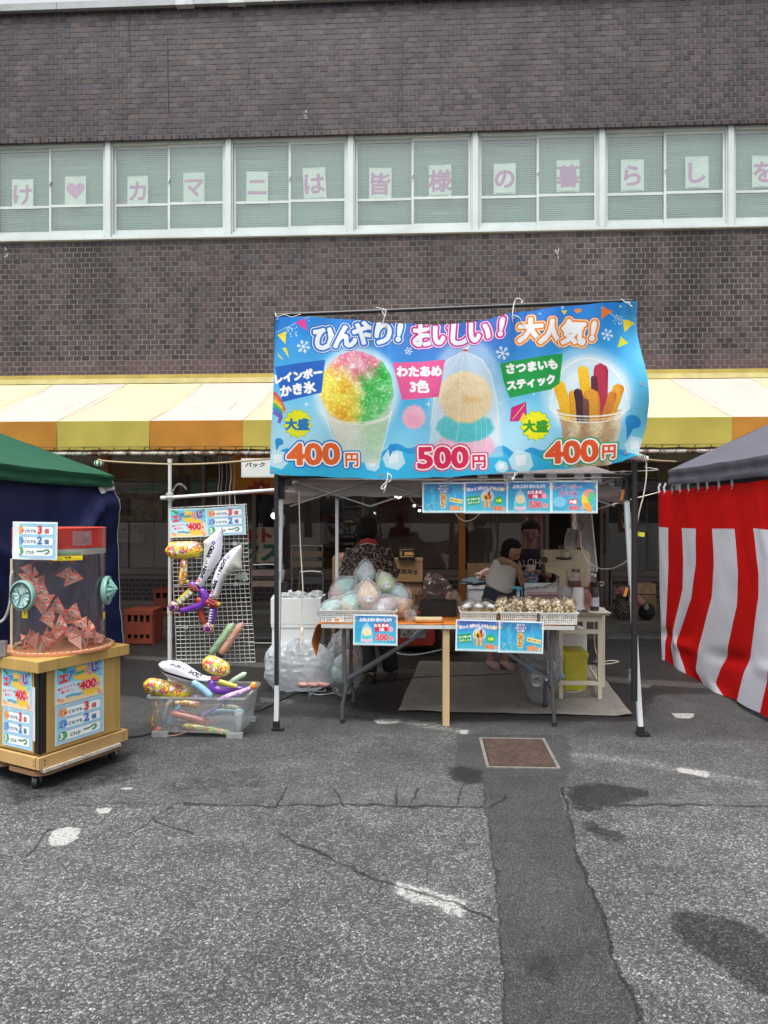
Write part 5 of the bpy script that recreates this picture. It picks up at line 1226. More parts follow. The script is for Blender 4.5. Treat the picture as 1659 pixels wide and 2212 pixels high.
for k in range(0,10,2):
 c_top=512*(1-.79);cc.poly([(k*200,c_top),(k*200+200,c_top+1),(k*200+200,520),(k*200,520)],'e6e6f4')
cc.a*=(.94+.08*sc_n)[...,None]
m_=MB();m_.grid(curt,150,64)
# v of the white tops: fix the map so the white starts at one height
zs_top=None
solo('striped_curtain',m_,printmat('curtain_print',cc,.7,0,.2,.12,.4,7,gain=.97),'red and white vertically striped festival curtain hanging from the grey canopy','curtain',loc=(XC,6.5,0),smooth=True)
wl=cloth('white_loop',(.55,.55,.6))
for k in range(9):
 p=curt(.02+k*.062,1.0);m_=MB();m_.loft([p+Vector((-.012,0,-.02)),p+Vector((-.02,0,.03)),p+Vector((.0,0,.075))],[(.010,.003)]*3,6);m_.tube([p+Vector((-.012,0,-.02)),p+Vector((-.014,.02,-.045))],.003,5)
 solo('curtain_loop',m_,wl,('white cloth loop on the curtain top, %s from the tent corner'%['first','second','third','fourth','fifth','sixth','seventh','eighth','ninth'][k]),'fabric loop','loops holding the striped curtain')
 # ========= LOTTERY CART
wood=mat('birch_veneer',(.44,.285,.085),.45,0,.16,2.5,.12,40,dirt=.06);nw_=wood.node_tree
tx=[q for q in nw_.nodes if q.type=='TEX_NOISE'][0];mpg=N(nw_,'ShaderNodeMapping');mpg.inputs['Scale'].default_value=(9,9,.8);cq=[q for q in nw_.nodes if q.type=='TEX_COORD'][0]
nw_.links.new(cq.outputs['Object'],mpg.inputs['Vector']);nw_.links.new(mpg.outputs[0],tx.inputs['Vector'])
woodb=mat('pine_board',(.46,.29,.115),.55,0,.2,4,.15,50,dirt=.12)
CX,CY,CR=-2.268,4.398,radians(-25.3);HW=.314
cart=thing('lottery_cart','square birch cabinet on castors with blue lottery posters, at the left edge','cabinet',(CX,CY,0),CR)
def P(name,mb,mt,par=None,**k):return part(name,mb,mt,par or cart,w=False,**k)
m_=MB();m_.box((0,0,.69),(2*HW+.016,2*HW+.016,.06));P('top_slab',m_,wood)
m_=MB();m_.box((0,0,.42),(2*HW-.06,2*HW-.06,.47));P('carcass',m_,wood)
for rx,(nx,ny)in enumerate(((1,0),(0,-1),(-1,0),(0,1))):
 m_=MB();t=HW-.03
 m_.box((nx*(t+.006)or 0,ny*(t+.006)or 0,.425),((.012,2*t-.07,.455)if nx else(2*t-.07,.012,.455)));P('side_panel',m_,wood)
 m_=MB();m_.box((nx*(HW-.008),ny*(HW-.008),.155),((.022,2*HW+.004,.065)if nx else(2*HW-.05,.022,.065)));P('plinth_board',m_,woodb)
for a,b in((1,-1),):
 m_=MB();t=HW-.04;m_.box((a*t+.0*a,b*(t+.012),.43),(.05,.012,.46));m_.box((a*(t+.012),b*t,.43),(.012,.05,.46));P('corner_strip',m_,mat('black_strip',(.015,.012,.012),.35),kind=None)
m_=MB()
for a,b in((HW+.004,-HW+.035),(HW+.004,HW-.035)):
 for z in(.145,.168):m_.cyl((a,b,z),(a+.002,b,z),.004,8)
for a in(-HW+.05,HW-.035):
 for z in(.145,.168):m_.cyl((a,-HW-.005,z),(a,-HW+.0,z),.004,8)
P('screw',m_,blk,kind='stuff')
def rr_poly(hx,hy,r,n_=5):
 out=[]
 for sx,sy,a0 in((1,1,0),(-1,1,pi/2),(-1,-1,pi),(1,-1,3*pi/2)):
  for k in range(n_+1):a=a0+pi/2*k/n_;out.append((sx*(hx-r)+r*cos(a),sy*(hy-r)+r*sin(a)))
 return out
dol=mat('plywood_dolly',(.22,.12,.06),.7,0,.3,6,.3,60,dirt=.5)
m_=MB();m_.prism(rr_poly(.158,.31,.07),'z',.080,.106);m_.v=[(x+.162,y,z)for x,y,z in m_.v];P('dolly',m_,dol)
m_=MB();m_.prism(rr_poly(.158,.31,.07),'z',.081,.107);m_.v=[(x-.162,y,z)for x,y,z in m_.v];P('dolly',m_,dol)
chip=mat('chipped_white_wood',(.50,.46,.40),.7,0,.2,8,.3,60,dirt=.9)
for y0_,y1_ in((-.29,-.03),(-.02,.25)):
 m_=MB();m_.box((HW+.0,(y0_+y1_)/2,.113),(.035,y1_-y0_,.018));P('shim_block',m_,chip)
rub=mat('black_rubber',(.018,.018,.018),.5,0,.2,20,.1,80);zinc=mat('zinc',(.40,.41,.42),.35,.8,.15,20,.1,60)
for a,b,sw in((.24,-.27,.5),(.24,.27,.2),(-.24,-.27,.9),(-.24,.27,.3)):
 m_=MB();m_.cyl((a-.014*cos(sw),b-.014*sin(sw),.036),(a+.014*cos(sw),b+.014*sin(sw),.036),.036,20);wc=P('caster',m_,rub,smooth=True)
 m_=MB();M3=Matrix.Rotation(sw,3,'Z')
 for s_ in(-1,1):
  poly=[(-.018,.085),(.022,.085),(.012,.028),(-.004,.028)]
  base=[M3@Vector((s_*.019,y_,z_))+Vector((a,b,0))for y_,z_ in poly];b2=[q+M3@Vector((s_*.003,0,0))for q in base]
  m_.add(base+b2,[(0,1,2,3),(7,6,5,4),(0,4,5,1),(1,5,6,2),(2,6,7,3),(3,7,4,0)])
 m_.box((a,b,.0835),(.06,.06,.004));part('fork',m_,zinc,wc,w=False)
 # posters on the cabinet (local frame)
def wallposter(name,label,kind,c0,nx,ny,w2,h2,tilt=0):
 """flat paper sheet on a cabinet face given in the cart's frame"""
 M=Matrix.Rotation(CR,3,'Z');n_=M@Vector((nx,ny,0));p=M@Vector(c0)+Vector((CX,CY,0));ang=math.atan2(n_.y,n_.x)+pi/2
 m_=MB();m_.grid(lambda u,v:((u-.5)*2*w2,-.002*sin(u*pi),(v-.5)*2*h2),4,4)
 t=thing(name,label,'poster',p,group='lottery posters',rot=(0,tilt,ang));part('print',m_,PMO[kind],t,w=False,smooth=True)
 m_=MB();m_.box((0,.003,0),(2*w2+.012,.002,2*h2+.012));part('white_margin',m_,mat('paper_white',(.62,.66,.66),.5),t,w=False)
t=HW-.03+.0185
wallposter('lottery_poster','エアーくじ 400円 poster on the right hand face of the lottery cabinet','air',(t,-.03,.558),1,0,.165,.108)
wallposter('lottery_poster','three line prize list poster low on the right hand face of the cabinet','prize',(t,-.028,.335),1,0,.165,.110)
wallposter('lottery_poster','エアーくじ 400円 poster on the left hand face beside the black corner strip','air',(.105,-t,.545),0,-1,.125,.108,.0)
wallposter('lottery_poster','three line prize list poster low on the left hand face of the cabinet','prize',(.112,-t,.325),0,-1,.125,.108,.0)
m_=MB();m_.box((.19,-t+.006,.42),(.14,.002,.30));P('backing_sheet',m_,MATS['paper_white'])
# ---------- acrylic cylinder
KX,KY=CX+.045,CY+.03;KZ=.722;R0=.262
cylT=thing('ticket_blower','clear acrylic cylinder with red band full of red paper lottery tickets','lottery machine',(KX,KY,KZ))
acr=glass('acrylic',(.97,.97,.97),.06,1.3,.05,(.62,.60,.58),.15,12)
def ring(mb,r,z0,z1,n_=48,a0=0,a1=2*pi):
 k=int(n_*(a1-a0)/(2*pi));mb.grid(lambda u,v:(cos(a0+(a1-a0)*u)*r,sin(a0+(a1-a0)*u)*r,z0+(z1-z0)*v),k,2);return mb
m_=MB();ring(m_,R0,.01,.735);part('tube',m_,acr,cylT,w=False,smooth=True)
m_=MB();m_.lathe((0,0,0),[(.30,.0),(.318,.0),(.318,.012),(.26,.014)],48);part('flange',m_,mat('amber_acrylic',(.50,.20,.09),.25,0,.2,8,.1,30,spec=.6),cylT,w=False,smooth=40)
m_=MB();m_.lathe((0,0,0),[(.30,.0005),(.0,.0085)],40);part('floor_disc',m_,MATS['amber_acrylic'],cylT,w=False)
m_=MB();r=random.Random(3)
for k in range(52):a=k*2*pi/52;m_.box((.300*cos(a),.300*sin(a),.0165),(.007,.020,.003),rz=a)
part('flange_glint',m_,mat('silver_stitch',(.65,.6,.5),.4),cylT,w=False,kind='stuff')
redp=mat('red_mesh',(.50,.025,.015),.4,0,.12,4,.1,40,spec=.6)
m_=MB();ring(m_,R0+.003,.615,.727);part('red_band',m_,redp,cylT,w=False,smooth=True)
m_=MB()
for i in range(26):
 for j in range(7):
  a=-pi*.55+i*.05+(.037 if j%2 else 0);z=.632+j*.013
  d=Vector((cos(a),sin(a),0));tg=Vector((-sin(a),cos(a),0));c_=d*(R0+.0045);m_.add([c_+tg*.0045+Vector((0,0,z)),c_+Vector((0,0,z+.004)),c_-tg*.0045+Vector((0,0,z)),c_+Vector((0,0,z-.0045))],[(0,1,2,3)])
part('vent_hole',m_,blk,cylT,w=False,kind='stuff')
m_=MB();ring(m_,R0+.006,.63,.715,48,-pi*.27,-pi*.13);part('clear_patch',m_,tape,cylT,w=False,smooth=True)
m_=MB();ring(m_,R0+.002,.575,.612);part('grey_band',m_,mat('milky_band',(.33,.31,.28),.5,0,.2,6),cylT,w=False,smooth=True)
m_=MB();ring(m_,R0+.004,.582,.592,48,-pi*.62,-pi*.22);part('green_tape',m_,mat('green_tape',(.12,.33,.14),.4),cylT,w=False,smooth=True)
m_=MB();m_.lathe((0,0,.727),[(R0+.006,0),(R0+.006,.006),(.0,.008)],40);part('lid',m_,redp,cylT,w=False,smooth=40)
ylw=mat('yellow_label',(.72,.60,.03),.4)
c=CV(200,60,'f2dc28');c.text('注意',100,20,22,'222222',bold=1);c.text('危険',45,42,18,'8a6a10');
for k in range(3):c.line([(80,36+k*8),(185,36+k*8)],3,'8a6a10',.7)
pml=printmat('caution_label',c,.4)
m_=MB();ring(m_,R0+.005,.545,.572,48,-pi*.40,-pi*.20);part('caution_label',m_,pml,cylT,w=False,smooth=True)
for a,z in((-pi*.60,.235),(pi*.03,.19)):
 m_=MB();ring(m_,R0+.005,z-.022,z+.022,64,a-.08,a+.08);part('caution_label',m_,pml,cylT,w=False,smooth=True)
mint=mat('mint_plastic',(.22,.44,.39),.35,0,.06,8,.03,40,spec=.5);grg=mat('grey_rim',(.30,.36,.36),.35)
for a,kk in((-pi*.60,0),(pi*.05,1)):
 M=Matrix.Rotation(a,4,'Z');zc=.345
 def L3(x,y,z):return M@Vector((R0+x,y,zc+z))
 m_=MB();prof=[(.082,.0),(.090,.012),(.088,.03),(.080,.034),(.072,.03),(.070,.02)]
 vs=[];n_=32;fs=[]
 for i,(r_,x_)in enumerate(prof):
  for k in range(n_):t_=2*pi*k/n_;vs.append(L3(x_,r_*cos(t_),r_*sin(t_)))
 for i in range(len(prof)-1):
  for k in range(n_):k2=(k+1)%n_;fs.append((i*n_+k,i*n_+k2,(i+1)*n_+k2,(i+1)*n_+k))
 m_.add(vs,fs);hp=part('hand_port',m_,mint,cylT,w=False,smooth=True)
 if not kk:
  m_=MB();m_.tube([L3(.036,.0735*cos(q),.0735*sin(q))for q in np.linspace(0,2*pi,33)],.0042,6);part('port_ring',m_,mat('dark_ring',(.03,.04,.045),.4),hp,w=False,smooth=True)
  # rubber flaps meeting in a star
 m_=MB();vs=[L3(.026,0,0)if not kk else L3(.085,-.01,.01)];fl=12
 for k in range(fl*2):
  t_=2*pi*k/(fl*2)+.2;r_=.073;vs.append(L3(.024+(.012 if k%2 else-.004)*(1 if kk else.4),r_*cos(t_),r_*sin(t_)))
 if kk:
  for k in(3,9,15,20):q=Vector(vs[k]);q=q.lerp(vs[0],.3);vs[k]=q
 for k in range(fl*2):m_.add([vs[0],vs[1+k],vs[1+(k+1)%(fl*2)]],[(0,1,2)])
 part('flap',m_,mint if kk else mat('pale_mint',(.40,.62,.60),.4),hp,w=False)
 m_=MB()
 for k in range(8):
  t_=k*pi/4+.3;m_.ell(L3(.032 if not kk else.03,.058*cos(t_),.058*sin(t_)),.0045,7,5)
 part('rivet',m_,blk,hp,w=False,kind='stuff')
 m_=MB();
 for t_ in((.5,2.3,4.3)if not kk else()):m_.bar(L3(.033,.0,0),L3(.031,.052*cos(t_),.052*sin(t_)),.005,.002)
 if not kk:part('slit',m_,blk,hp,w=False,kind='stuff')
m_=MB();m_.box((.02,-R0-.002,.04),(.018,.012,.03));m_.cyl((.02,-R0-.012,.045),(.02,-R0-.004,.045),.006);part('latch',m_,zinc,cylT,w=False)
# tickets
c=CV(160,160,'ee7058')
for x_,y_ in((0,0),(80,80)):
 c.poly([(x_+8,y_+8),(x_+72,y_+8),(x_+40,y_+66)],'f0a898',.8);
for k in range(9):c.line([(0,k*18+4),(160,k*18+4)],2,'f0b0a0',.45)
c.text('三角くじ',80,48,34,'fbe6dc',((2,'8a1a14'),),bold=1.2);c.ell(80,108,36,22,'d8d0cc',.9);c.ell(70,108,14,9,'5a4a48',.8);c.ell(95,104,10,8,'8a8480',.8)
c.line([(2,2),(158,2),(158,158),(2,158),(2,2)],5,'f2c4b8',.9)
tick=printmat('ticket_print',c,.5,0,.3,.12);tpk=mat('ticket_back',(.72,.38,.31),.6,0,.1,20)
tme=[]
for v_ in range(3):
 m_=MB();s_=.062;b_=(.012,.03,.022)[v_]
 vs=[Vector((-s_,0,-.028)),Vector((s_,0,-.028)),Vector((0,b_*.5,s_*.95)),Vector((0,-b_,-.0))]
 m_.add([vs[0],vs[1],vs[2],vs[3]],[(0,3,2),(3,1,2)],0,[(0,0),(1,0),(.5,1),(.5,.3)]);m_.add([vs[0]+Vector((0,.006,0)),vs[1]+Vector((0,.004,0)),vs[2]+Vector((0,.004,0))],[(0,2,1)],1)
 if v_==1:m_.add([vs[1],vs[1]+Vector((.03,.02,.05)),vs[2]+Vector((.02,.02,-.01))],[(0,1,2)],0,[(0,0),(1,0),(.5,1)])
 tme.append(tomesh('lottery_ticket',m_,[tick,tpk]))
r=random.Random(12);TP=[]
for k in range(30):
 a=r.uniform(0,2*pi);q=(r.random()**.5)*.215;TP.append((cos(a)*q,sin(a)*q,.03+r.random()*.05*(1.2-q/.25),(r.uniform(-.9,.9),r.uniform(-3,3),r.uniform(-3,3))))
fly=[(-.165,.42,0.9),(-.14,.38,-.3),(-.09,.40,.5),(-.02,.345,.1),(.01,.30,3.0),(-.05,.25,.9),(.05,.24,.2),(.10,.44,.4),(.135,.42,-.4),(.02,.21,2.4),(.07,.20,1.0),(.14,.22,.3),(.05,.26,.0),(.19,.15,.5),(-.11,.33,1.3),(.02,.17,.6),(.07,.15,2.0),(-.06,.35,.2),(.12,.17,.8),(-.15,.47,.6)]
for x_,z_,ro in fly:TP.append((x_,-.17+r.uniform(-.05,.06)+.5*abs(x_),z_,(r.uniform(-.3,.3),ro,r.uniform(-.3,.3))))
for k in range(9):TP.append((-.14+k*.033,r.uniform(-.1,.1),.565+r.uniform(-.02,.012),(1.3,r.uniform(-3,3),r.uniform(-3,3))))
for k,(x_,y_,z_,ro)in enumerate(TP):
 o=link('lottery_ticket',tme[k%3]);o.location=(KX+x_,KY+y_,KZ+z_+.012);o.rotation_euler=ro;sc__=r.uniform(.8,1.0);o.scale=(sc__,sc__*.5,sc__)
 o['category']='lottery ticket';o['group']='red triangular lottery tickets in the clear cylinder'
 o['label']=('red folded triangular ticket in the heap at the cylinder bottom' if k<30 else 'red folded triangular ticket caught by the air inside the cylinder' if k<50 else 'red folded ticket pressed high under the cylinder lid')
 # prize card on the cylinder, cable
p=at(77,1168,4.12)
t=thing('lottery_poster','laminated three line prize card taped high on the clear cylinder','poster',p,group='lottery posters',rot=(0,.015,radians(-4)))
m_=MB();m_.grid(lambda u,v:((u-.5)*.248,-.012*sin(u*pi),(v-.5)*.20),8,3);part('print',m_,PMO['prize'],t,w=False,smooth=True)
m_=MB();m_.grid(lambda u,v:(-.006+(u-.5)*.274,-.012*sin(u*pi)+.002,(v-.5)*.216),8,3);part('laminate_edge',m_,MATS['laminate_white'],t,w=False)
m_=MB();m_.tube([at(-20,1350,4.2),at(8,1338,4.25),at(22,1300,4.25),at(24,1245,4.27),at(30,1232,4.3)],.008,8,smooth=6);solo('grey_hose',m_,mat('grey_hose',(.33,.33,.32),.5),'grey cable curving up beside the lottery cylinder','cable',smooth=True)
m_=MB();a=at(24,1390,4.32);m_.bb((a.x,4.31,.722),(a.x+.014,4.325,1.27));solo('corner_strut',m_,mat('cream_strut',(.55,.5,.36),.6),'thin cream strut standing behind the lottery cylinder','strut')
m_=MB();a=at(4,1386,4.12);m_.cyl((a.x,4.12,.724),(a.x,4.12,.80),.028);m_.cyl((a.x,4.12,.80),(a.x,4.12,.81),.030);solo('metal_can',m_,zinc,'small grey metal knob on the cabinet top at the left frame edge','knob',smooth=True)
m_=MB();m_.tube([G(250,1595),G(320,1588),G(420,1548),G(545,1538),G(580,1528),G(640,1500),G(700,1498)],.006,6,smooth=8);m_.v=[(a,b,c_+.008)for a,b,c_ in m_.v];solo('black_cable',m_,blk,'black cable on the asphalt running from the cabinet past the plastic bin','cable',smooth=True)
# ========= WIRE RACK
def c3(x_,y_,Y):return at((600+x_/2.765)*.54004,(1800+y_/2.765)*.54004,Y)
YR=5.42;wh=mat('white_enamel',(.58,.60,.58),.4,0,.06,5,.05,60,dirt=.1)
pr=thing('pole_rack','white telescopic pole with a crossbar tied to the stall tent','rack',at(367,1430,YR+.03))
a=at(367,1000,YR+.03);b=at(367,1425,YR+.03);b.z=0
m_=MB();m_.cyl(b,(a.x,a.y,.80),.0165,14);m_.cyl((a.x,a.y,.80),a,.013,14);m_.cyl((a.x,a.y,.79),(a.x,a.y,.84),.019,14);m_.cyl(a,a+Vector((0,0,.03)),.017,12);part('pole',m_,wh,pr,smooth=40)
m_=MB();m_.cyl(at(350,1076,YR),at(597,1058,YR-.12),.0125,12);m_.cyl(at(348,1076,YR),at(357,1075.5,YR),.016,12);part('crossbar',m_,wh,pr,smooth=40)
m_=MB();q=at(367,1074,YR)
m_.ell(q,(.035,.03,.035),14,9,fn=lambda d:1+.35*mnoise.noise(d*3));m_.grid(lambda u,v:q+Vector((.01+.12*u,-.01-.02*sin(u*3),.02+.09*sin(u*2.6)*(1-.2*v)+.035*v-.02)),8,3);part('tape_knot',m_,tape,pr,smooth=True)
gr=thing('wire_grid_rack','four white wire grid panels hung in a column behind the inflatable toys','wire rack',at(455,1434,YR))
pan_=[((230,640),(1055,600),(235,1035),(1080,1030)),((235,1065),(1075,1040),(240,1500),(1095,1475)),((240,1520),(1090,1490),(262,1955),(1128,1925)),((266,1975),(1130,1945),(285,2440),(1150,2420))]
for i,(a,b,c_,d)in enumerate(pan_):
 A_,B2,C2,D2=[c3(*q,YR)for q in(a,b,c_,d)]
 if i==3:C2,D2=at(378,1435,YR),at(550,1431,YR);
 Y__=YR+.02+i*.004
 m_=MB()
 def pt(u,v):q=A_.lerp(B2,u).lerp(C2.lerp(D2,u),v);return Vector((q.x,Y__+.01*sin(u*2+i),q.z))
 m_.tube([pt(0,0),pt(1,0),pt(1,1),pt(0,1),pt(0,0)],.0032,6);fr=part('grid_panel',m_,wh,gr,smooth=True)
 m_=MB()
 for k in range(1,16):m_.tube([pt(k/16,0),pt(k/16,.5),pt(k/16,1)],.0022,4)
 for k in range(1,9):m_.tube([pt(0,k/9),pt(.5,k/9),pt(1,k/9)],.0022,4)
 part('grid_wire',m_,wh,fr,kind='stuff')
 if i:
  for u in((.83,)if i<3 else(.14,)):m_=MB();q=pt(u,-.02);m_.box((q.x,q.y-.008,q.z),(.03,.012,.026));m_.cyl((q.x,q.y-.017,q.z),(q.x,q.y-.013,q.z),.004,8);part('joining_clip',m_,wh,gr)
m_=MB();m_.tube([c3(945,605,YR),c3(940,560,YR),c3(935,500,YR-.01),c3(938,470,YR-.03),c3(945,455,YR-.02),c3(948,480,YR)],.003,6,smooth=4);solo('s_hook',m_,wh,'white S hook holding the wire grid from the crossbar','hook',smooth=True)
m_=MB();m_.tube([c3(390,640,YR),c3(382,600,YR),c3(400,560,YR-.01),c3(385,520,YR-.03),c3(384,500,YR)],.003,6,smooth=4);solo('s_hook',m_,blk,'black S hook holding the wire grid near the white pole','hook',smooth=True)
def gridposter(label,kind,q4):
 A_,B2,C2,D2=[c3(*q,YR-.015)for q in q4];t=thing('lottery_poster',label,'poster',(A_+D2)/2,group='lottery posters')
 m_=MB();m_.grid(lambda u,v:C2.lerp(D2,u).lerp(A_.lerp(B2,u),v)+Vector((0,-.004*sin(u*pi),0)),6,4);part('print',m_,PMO[kind],t,smooth=True)
 m_=MB();m_.grid(lambda u,v:C2.lerp(D2,u*1.04-.02).lerp(A_.lerp(B2,u*1.04-.02),v*1.04-.02)+Vector((0,.003-.004*sin(u*pi),0)),6,4);part('laminate_edge',m_,MATS['laminate_white'],t,smooth=True)
gridposter('エアーくじ 400円 poster clipped on the wire grid beside the white pole','air',((222,660),(618,648),(232,968),(632,955)))
gridposter('three line prize list poster on the wire grid right of the other poster','prize',((624,648),(1040,618),(634,950),(1052,930)))
# ========= INFLATABLES
def cp(x0,y0,s):return lambda x_,y_,Y:at((x0+x_/s)*.54004,(y0+y_/s)*.54004,Y)
c1=cp(1050,1850,2.37);c2=cp(1650,1850,2.212);c4=cp(550,2350,3.016);c5=cp(1800,1900,2.074);c6=cp(1000,2300,2.074)
def inflate(mb,out,mp,Y0,thick,res,bbox,R=None,mi=0):
 """puffed sheet: outline in the crop's pixels, mapped to the world plane Y0, bulging along Y"""
 P=np.array(out,float);Q=np.roll(P,-1,0);x0,y0=P.min(0);x1,y1=P.max(0);nx,ny=int((x1-x0)/res)+3,int((y1-y0)/res)+3
 gx=x0-res+np.arange(nx)*res;gy=y0-res+np.arange(ny)*res;XX,YY=np.meshgrid(gx,gy);pts=np.stack([XX.ravel(),YY.ravel()],1)
 ins=np.zeros(len(pts),bool)
 for a,b in zip(P,Q):
  if a[1]==b[1]:continue
  r_=(pts[:,1]>min(a[1],b[1]))&(pts[:,1]<=max(a[1],b[1]));ins[r_]^=pts[r_,0]<a[0]+(pts[r_,1]-a[1])*(b[0]-a[0])/(b[1]-a[1])
 d=np.full(len(pts),1e9);near=pts.copy()
 for a,b in zip(P,Q):
  ab=b-a;t=np.clip(((pts-a)@ab)/max(ab@ab,1e-9),0,1);q=a+t[:,None]*ab;dd=np.hypot(*(pts-q).T);m=dd<d;d[m]=dd[m];near[m]=q[m]
 R=R or d[ins].max()*.9
 h=np.where(ins,np.sqrt(np.maximum(0,1-(1-np.minimum(d/R,1))**2)),0)*thick;pos=np.where(ins[:,None],pts,near)
 used={};vf=[];vb=[];uv=[]
 def vid(k):
  if k not in used:
   used[k]=len(vf);p=mp(pos[k,0],pos[k,1],Y0);vf.append(p+Vector((0,-h[k],0)));vb.append(p+Vector((0,h[k]*.8,0)));uv.append(((pos[k,0]-bbox[0])/(bbox[2]-bbox[0]),1-(pos[k,1]-bbox[1])/(bbox[3]-bbox[1])))
  return used[k]
 F1=[];
 for j in range(ny-1):
  for i in range(nx-1):
   k=[j*nx+i,j*nx+i+1,(j+1)*nx+i+1,(j+1)*nx+i]
   if ins[k].any():F1.append([vid(q)for q in k])
 mb.add(vf,[tuple(reversed(f))for f in F1],mi,uv);mb.add(vb,[tuple(f)for f in F1],mi,uv)
def vinyl(m):
 b=m.node_tree.nodes['Principled BSDF'];b.inputs['Coat Weight'].default_value=.6;b.inputs['Coat Roughness'].default_value=.12;b.inputs['Roughness'].default_value=.35;return m
def vmat(name,col,**k):
 return vinyl(mat(name,tuple(q*.85 for q in col),.35,0,.1,12,.25,26,**k))
 # toy prints
def sword_cv(bb,blade,text_path,flowers,seed,edge):
 s_=.8;W,H=int((bb[2]-bb[0])*s_),int((bb[3]-bb[1])*s_);c=CV(W,H,'e6e8f4');c.T=lambda p:(np.array(p,np.float32)-[bb[0],bb[1]])*s_;c.k=s_
 return c
purple=vmat('purple_vinyl',(.16,.03,.42));redv=vmat('red_vinyl',(.50,.06,.02));yelv=vmat('yellow_vinyl',(.55,.50,.06));dkv=vmat('dark_vinyl',(.05,.01,.03));whv=vmat('white_vinyl',(.72,.73,.80));blv=vmat('black_vinyl',(.02,.02,.03))
def hexpommel(mp,cx_,cy_,r_,Y0,parent,rot=0.0):
 bb=(cx_-r_*1.1,cy_-r_*1.1,cx_+r_*1.1,cy_+r_*1.1)
 c=CV(160,160,'4a1270');k_=160/(bb[2]-bb[0]);c.T=lambda p:(np.array(p,np.float32)-[bb[0],bb[1]])*k_
 H6=[(cx_+r_*.93*cos(rot+pi*i/3),cy_+r_*.93*sin(rot+pi*i/3))for i in range(6)]
 c.line(H6+[H6[0]],r_*.07,'e8c48a');H3=[(cx_+r_*.9*cos(rot+pi*i/3),cy_+r_*.9*sin(rot+pi*i/3))for i in range(6)]
 c.line([H3[0],H3[2],H3[4],H3[0]],r_*.06,'e8c48a');c.line([H3[1],H3[3],H3[5],H3[1]],r_*.06,'e8c48a')
 m_=MB();inflate(m_,[(cx_+r_*cos(rot+pi*i/3+dd),cy_+r_*sin(rot+pi*i/3+dd))for i in range(6)for dd in(-.08,.08)],mp,Y0,.032,r_/7,bb);part('pommel',m_,vinyl(printmat('pommel_print_%d'%int(cx_),c)),parent,smooth=True)
def tubepx(mb,mp,pts,rpx,Y0,sc=.00066,n=12,mi=0,flat=.8,dy=0,round_=True):
 """round ended tube through pixel points"""
 P=[mp(x_,y_,Y0+dy)for x_,y_ in pts];P=catmull(P,4)if len(P)>2 else[P[0].lerp(P[-1],k/10)for k in range(11)]
 L=[0]
 for a,b in zip(P[:-1],P[1:]):L.append(L[-1]+(b-a).length)
 rr=[(q if not isinstance(rpx,(list,tuple))else None)for q in[0]]
 def rad(f):return(rpx if not isinstance(rpx,(list,tuple))else float(np.interp(f,np.linspace(0,1,len(rpx)),rpx)))*sc
 R_=[];T_=L[-1]
 for l in L:
  r_=rad(l/T_);e=min(l,T_-l);R_.append(r_*(sqrt(max(0.02,1-(1-min(1,(e+1e-4)/r_))**2))if round_ else 1))
 mb.loft(P,[(r_,r_*flat)for r_ in R_],n,mi,up=(0,1,0))
def toy_cv(seed,base='e8d23a',dots=None):
 c=CV(512,256,base);r=random.Random(seed);dots=dots or['d83a24','f0a030','f6ec6a','e86a3a','7aa83a','f2f2ea','c84a90','5aa0d8']
 for k in range(110):
  x_,y_=r.uniform(20,492),r.uniform(18,238);q=r.uniform(11,25);col=r.choice(dots);c.ell(x_,y_,q,q*r.uniform(.75,1),col,1,0,(2,'8a4a1a'),n=16);c.ell(x_-q*.2,y_-q*.2,q*.4,q*.3,'fff6d8',.75,n=10)
 for k in range(26):c.star(r.uniform(0,512),r.uniform(0,256),9,4,5,r.choice(['ffffff','d83a24','3a8a4a']))
 return c
ham=vinyl(printmat('hammer_print',toy_cv(5),.35,rep=True));ham2=vinyl(printmat('hammer_handle_print',toy_cv(9,'e8b83a'),.35,rep=True));mullt=vinyl(printmat('dotted_tube_print',toy_cv(14,'9cc86a',['f2e23a','e86a3a','f6f6e6','d83a3a']),.35,rep=True))
YI=YR-.07
# hammer on the rack
t=thing('inflatable_hammer','yellow spotted inflatable hammer hanging beside the white pole on the wire rack','inflatable toy',c3(378,1500,YI),group='inflatable toys')
m_=MB();tubepx(m_,c3,[(170,1112),(378,1108),(588,1104)],98,YI,n=20);part('hammer_head',m_,ham,t,smooth=True)
m_=MB();tubepx(m_,c3,[(378,1190),(372,1330),(345,1516)],[44,46,38],YI);part('handle',m_,ham2,t,smooth=True)
# sword one
def sword_blade(name,out,bb,letters,flow,shade,parent,blackedge):
 s_=.7;c=CV(int((bb[2]-bb[0])*s_),int((bb[3]-bb[1])*s_),'d8daE6');c.T=lambda p:(np.array(p,np.float32)-[bb[0],bb[1]])*s_;c.k=s_
 c.poly(shade,'b9bdb4',1,3);
 if blackedge:c.line(blackedge,16,'1a1a22')
 for ch,x_,y_,sz,ro in letters:c.text(ch,x_,y_,sz,'15151a',bold=2.6,rot=ro,sx=1.15)
 for x_,y_,col in flow:c.star(x_,y_,24,19,5,col);c.ell(x_,y_,8,8,'e0c0e0')
 m_=MB();inflate(m_,out,c3,YI-.02,.04,14,bb);part('blade',m_,vinyl(printmat(name,c)),parent,smooth=True)
s1=thing('inflatable_sword','inflatable white sword lettered SATAN SWORD with purple guard and yellow grip, on the rack','inflatable toy',c3(265,1800,YI),group='inflatable toys')
bb=(480,840,820,1540);out=[(785,846),(803,880),(813,960),(810,1060),(798,1140),(772,1210),(735,1275),(690,1340),(640,1415),(600,1475),(568,1530),(490,1485),(530,1425),(568,1345),(588,1250),(592,1150),(597,1060),(588,1012),(625,985),(690,930),(745,878)]
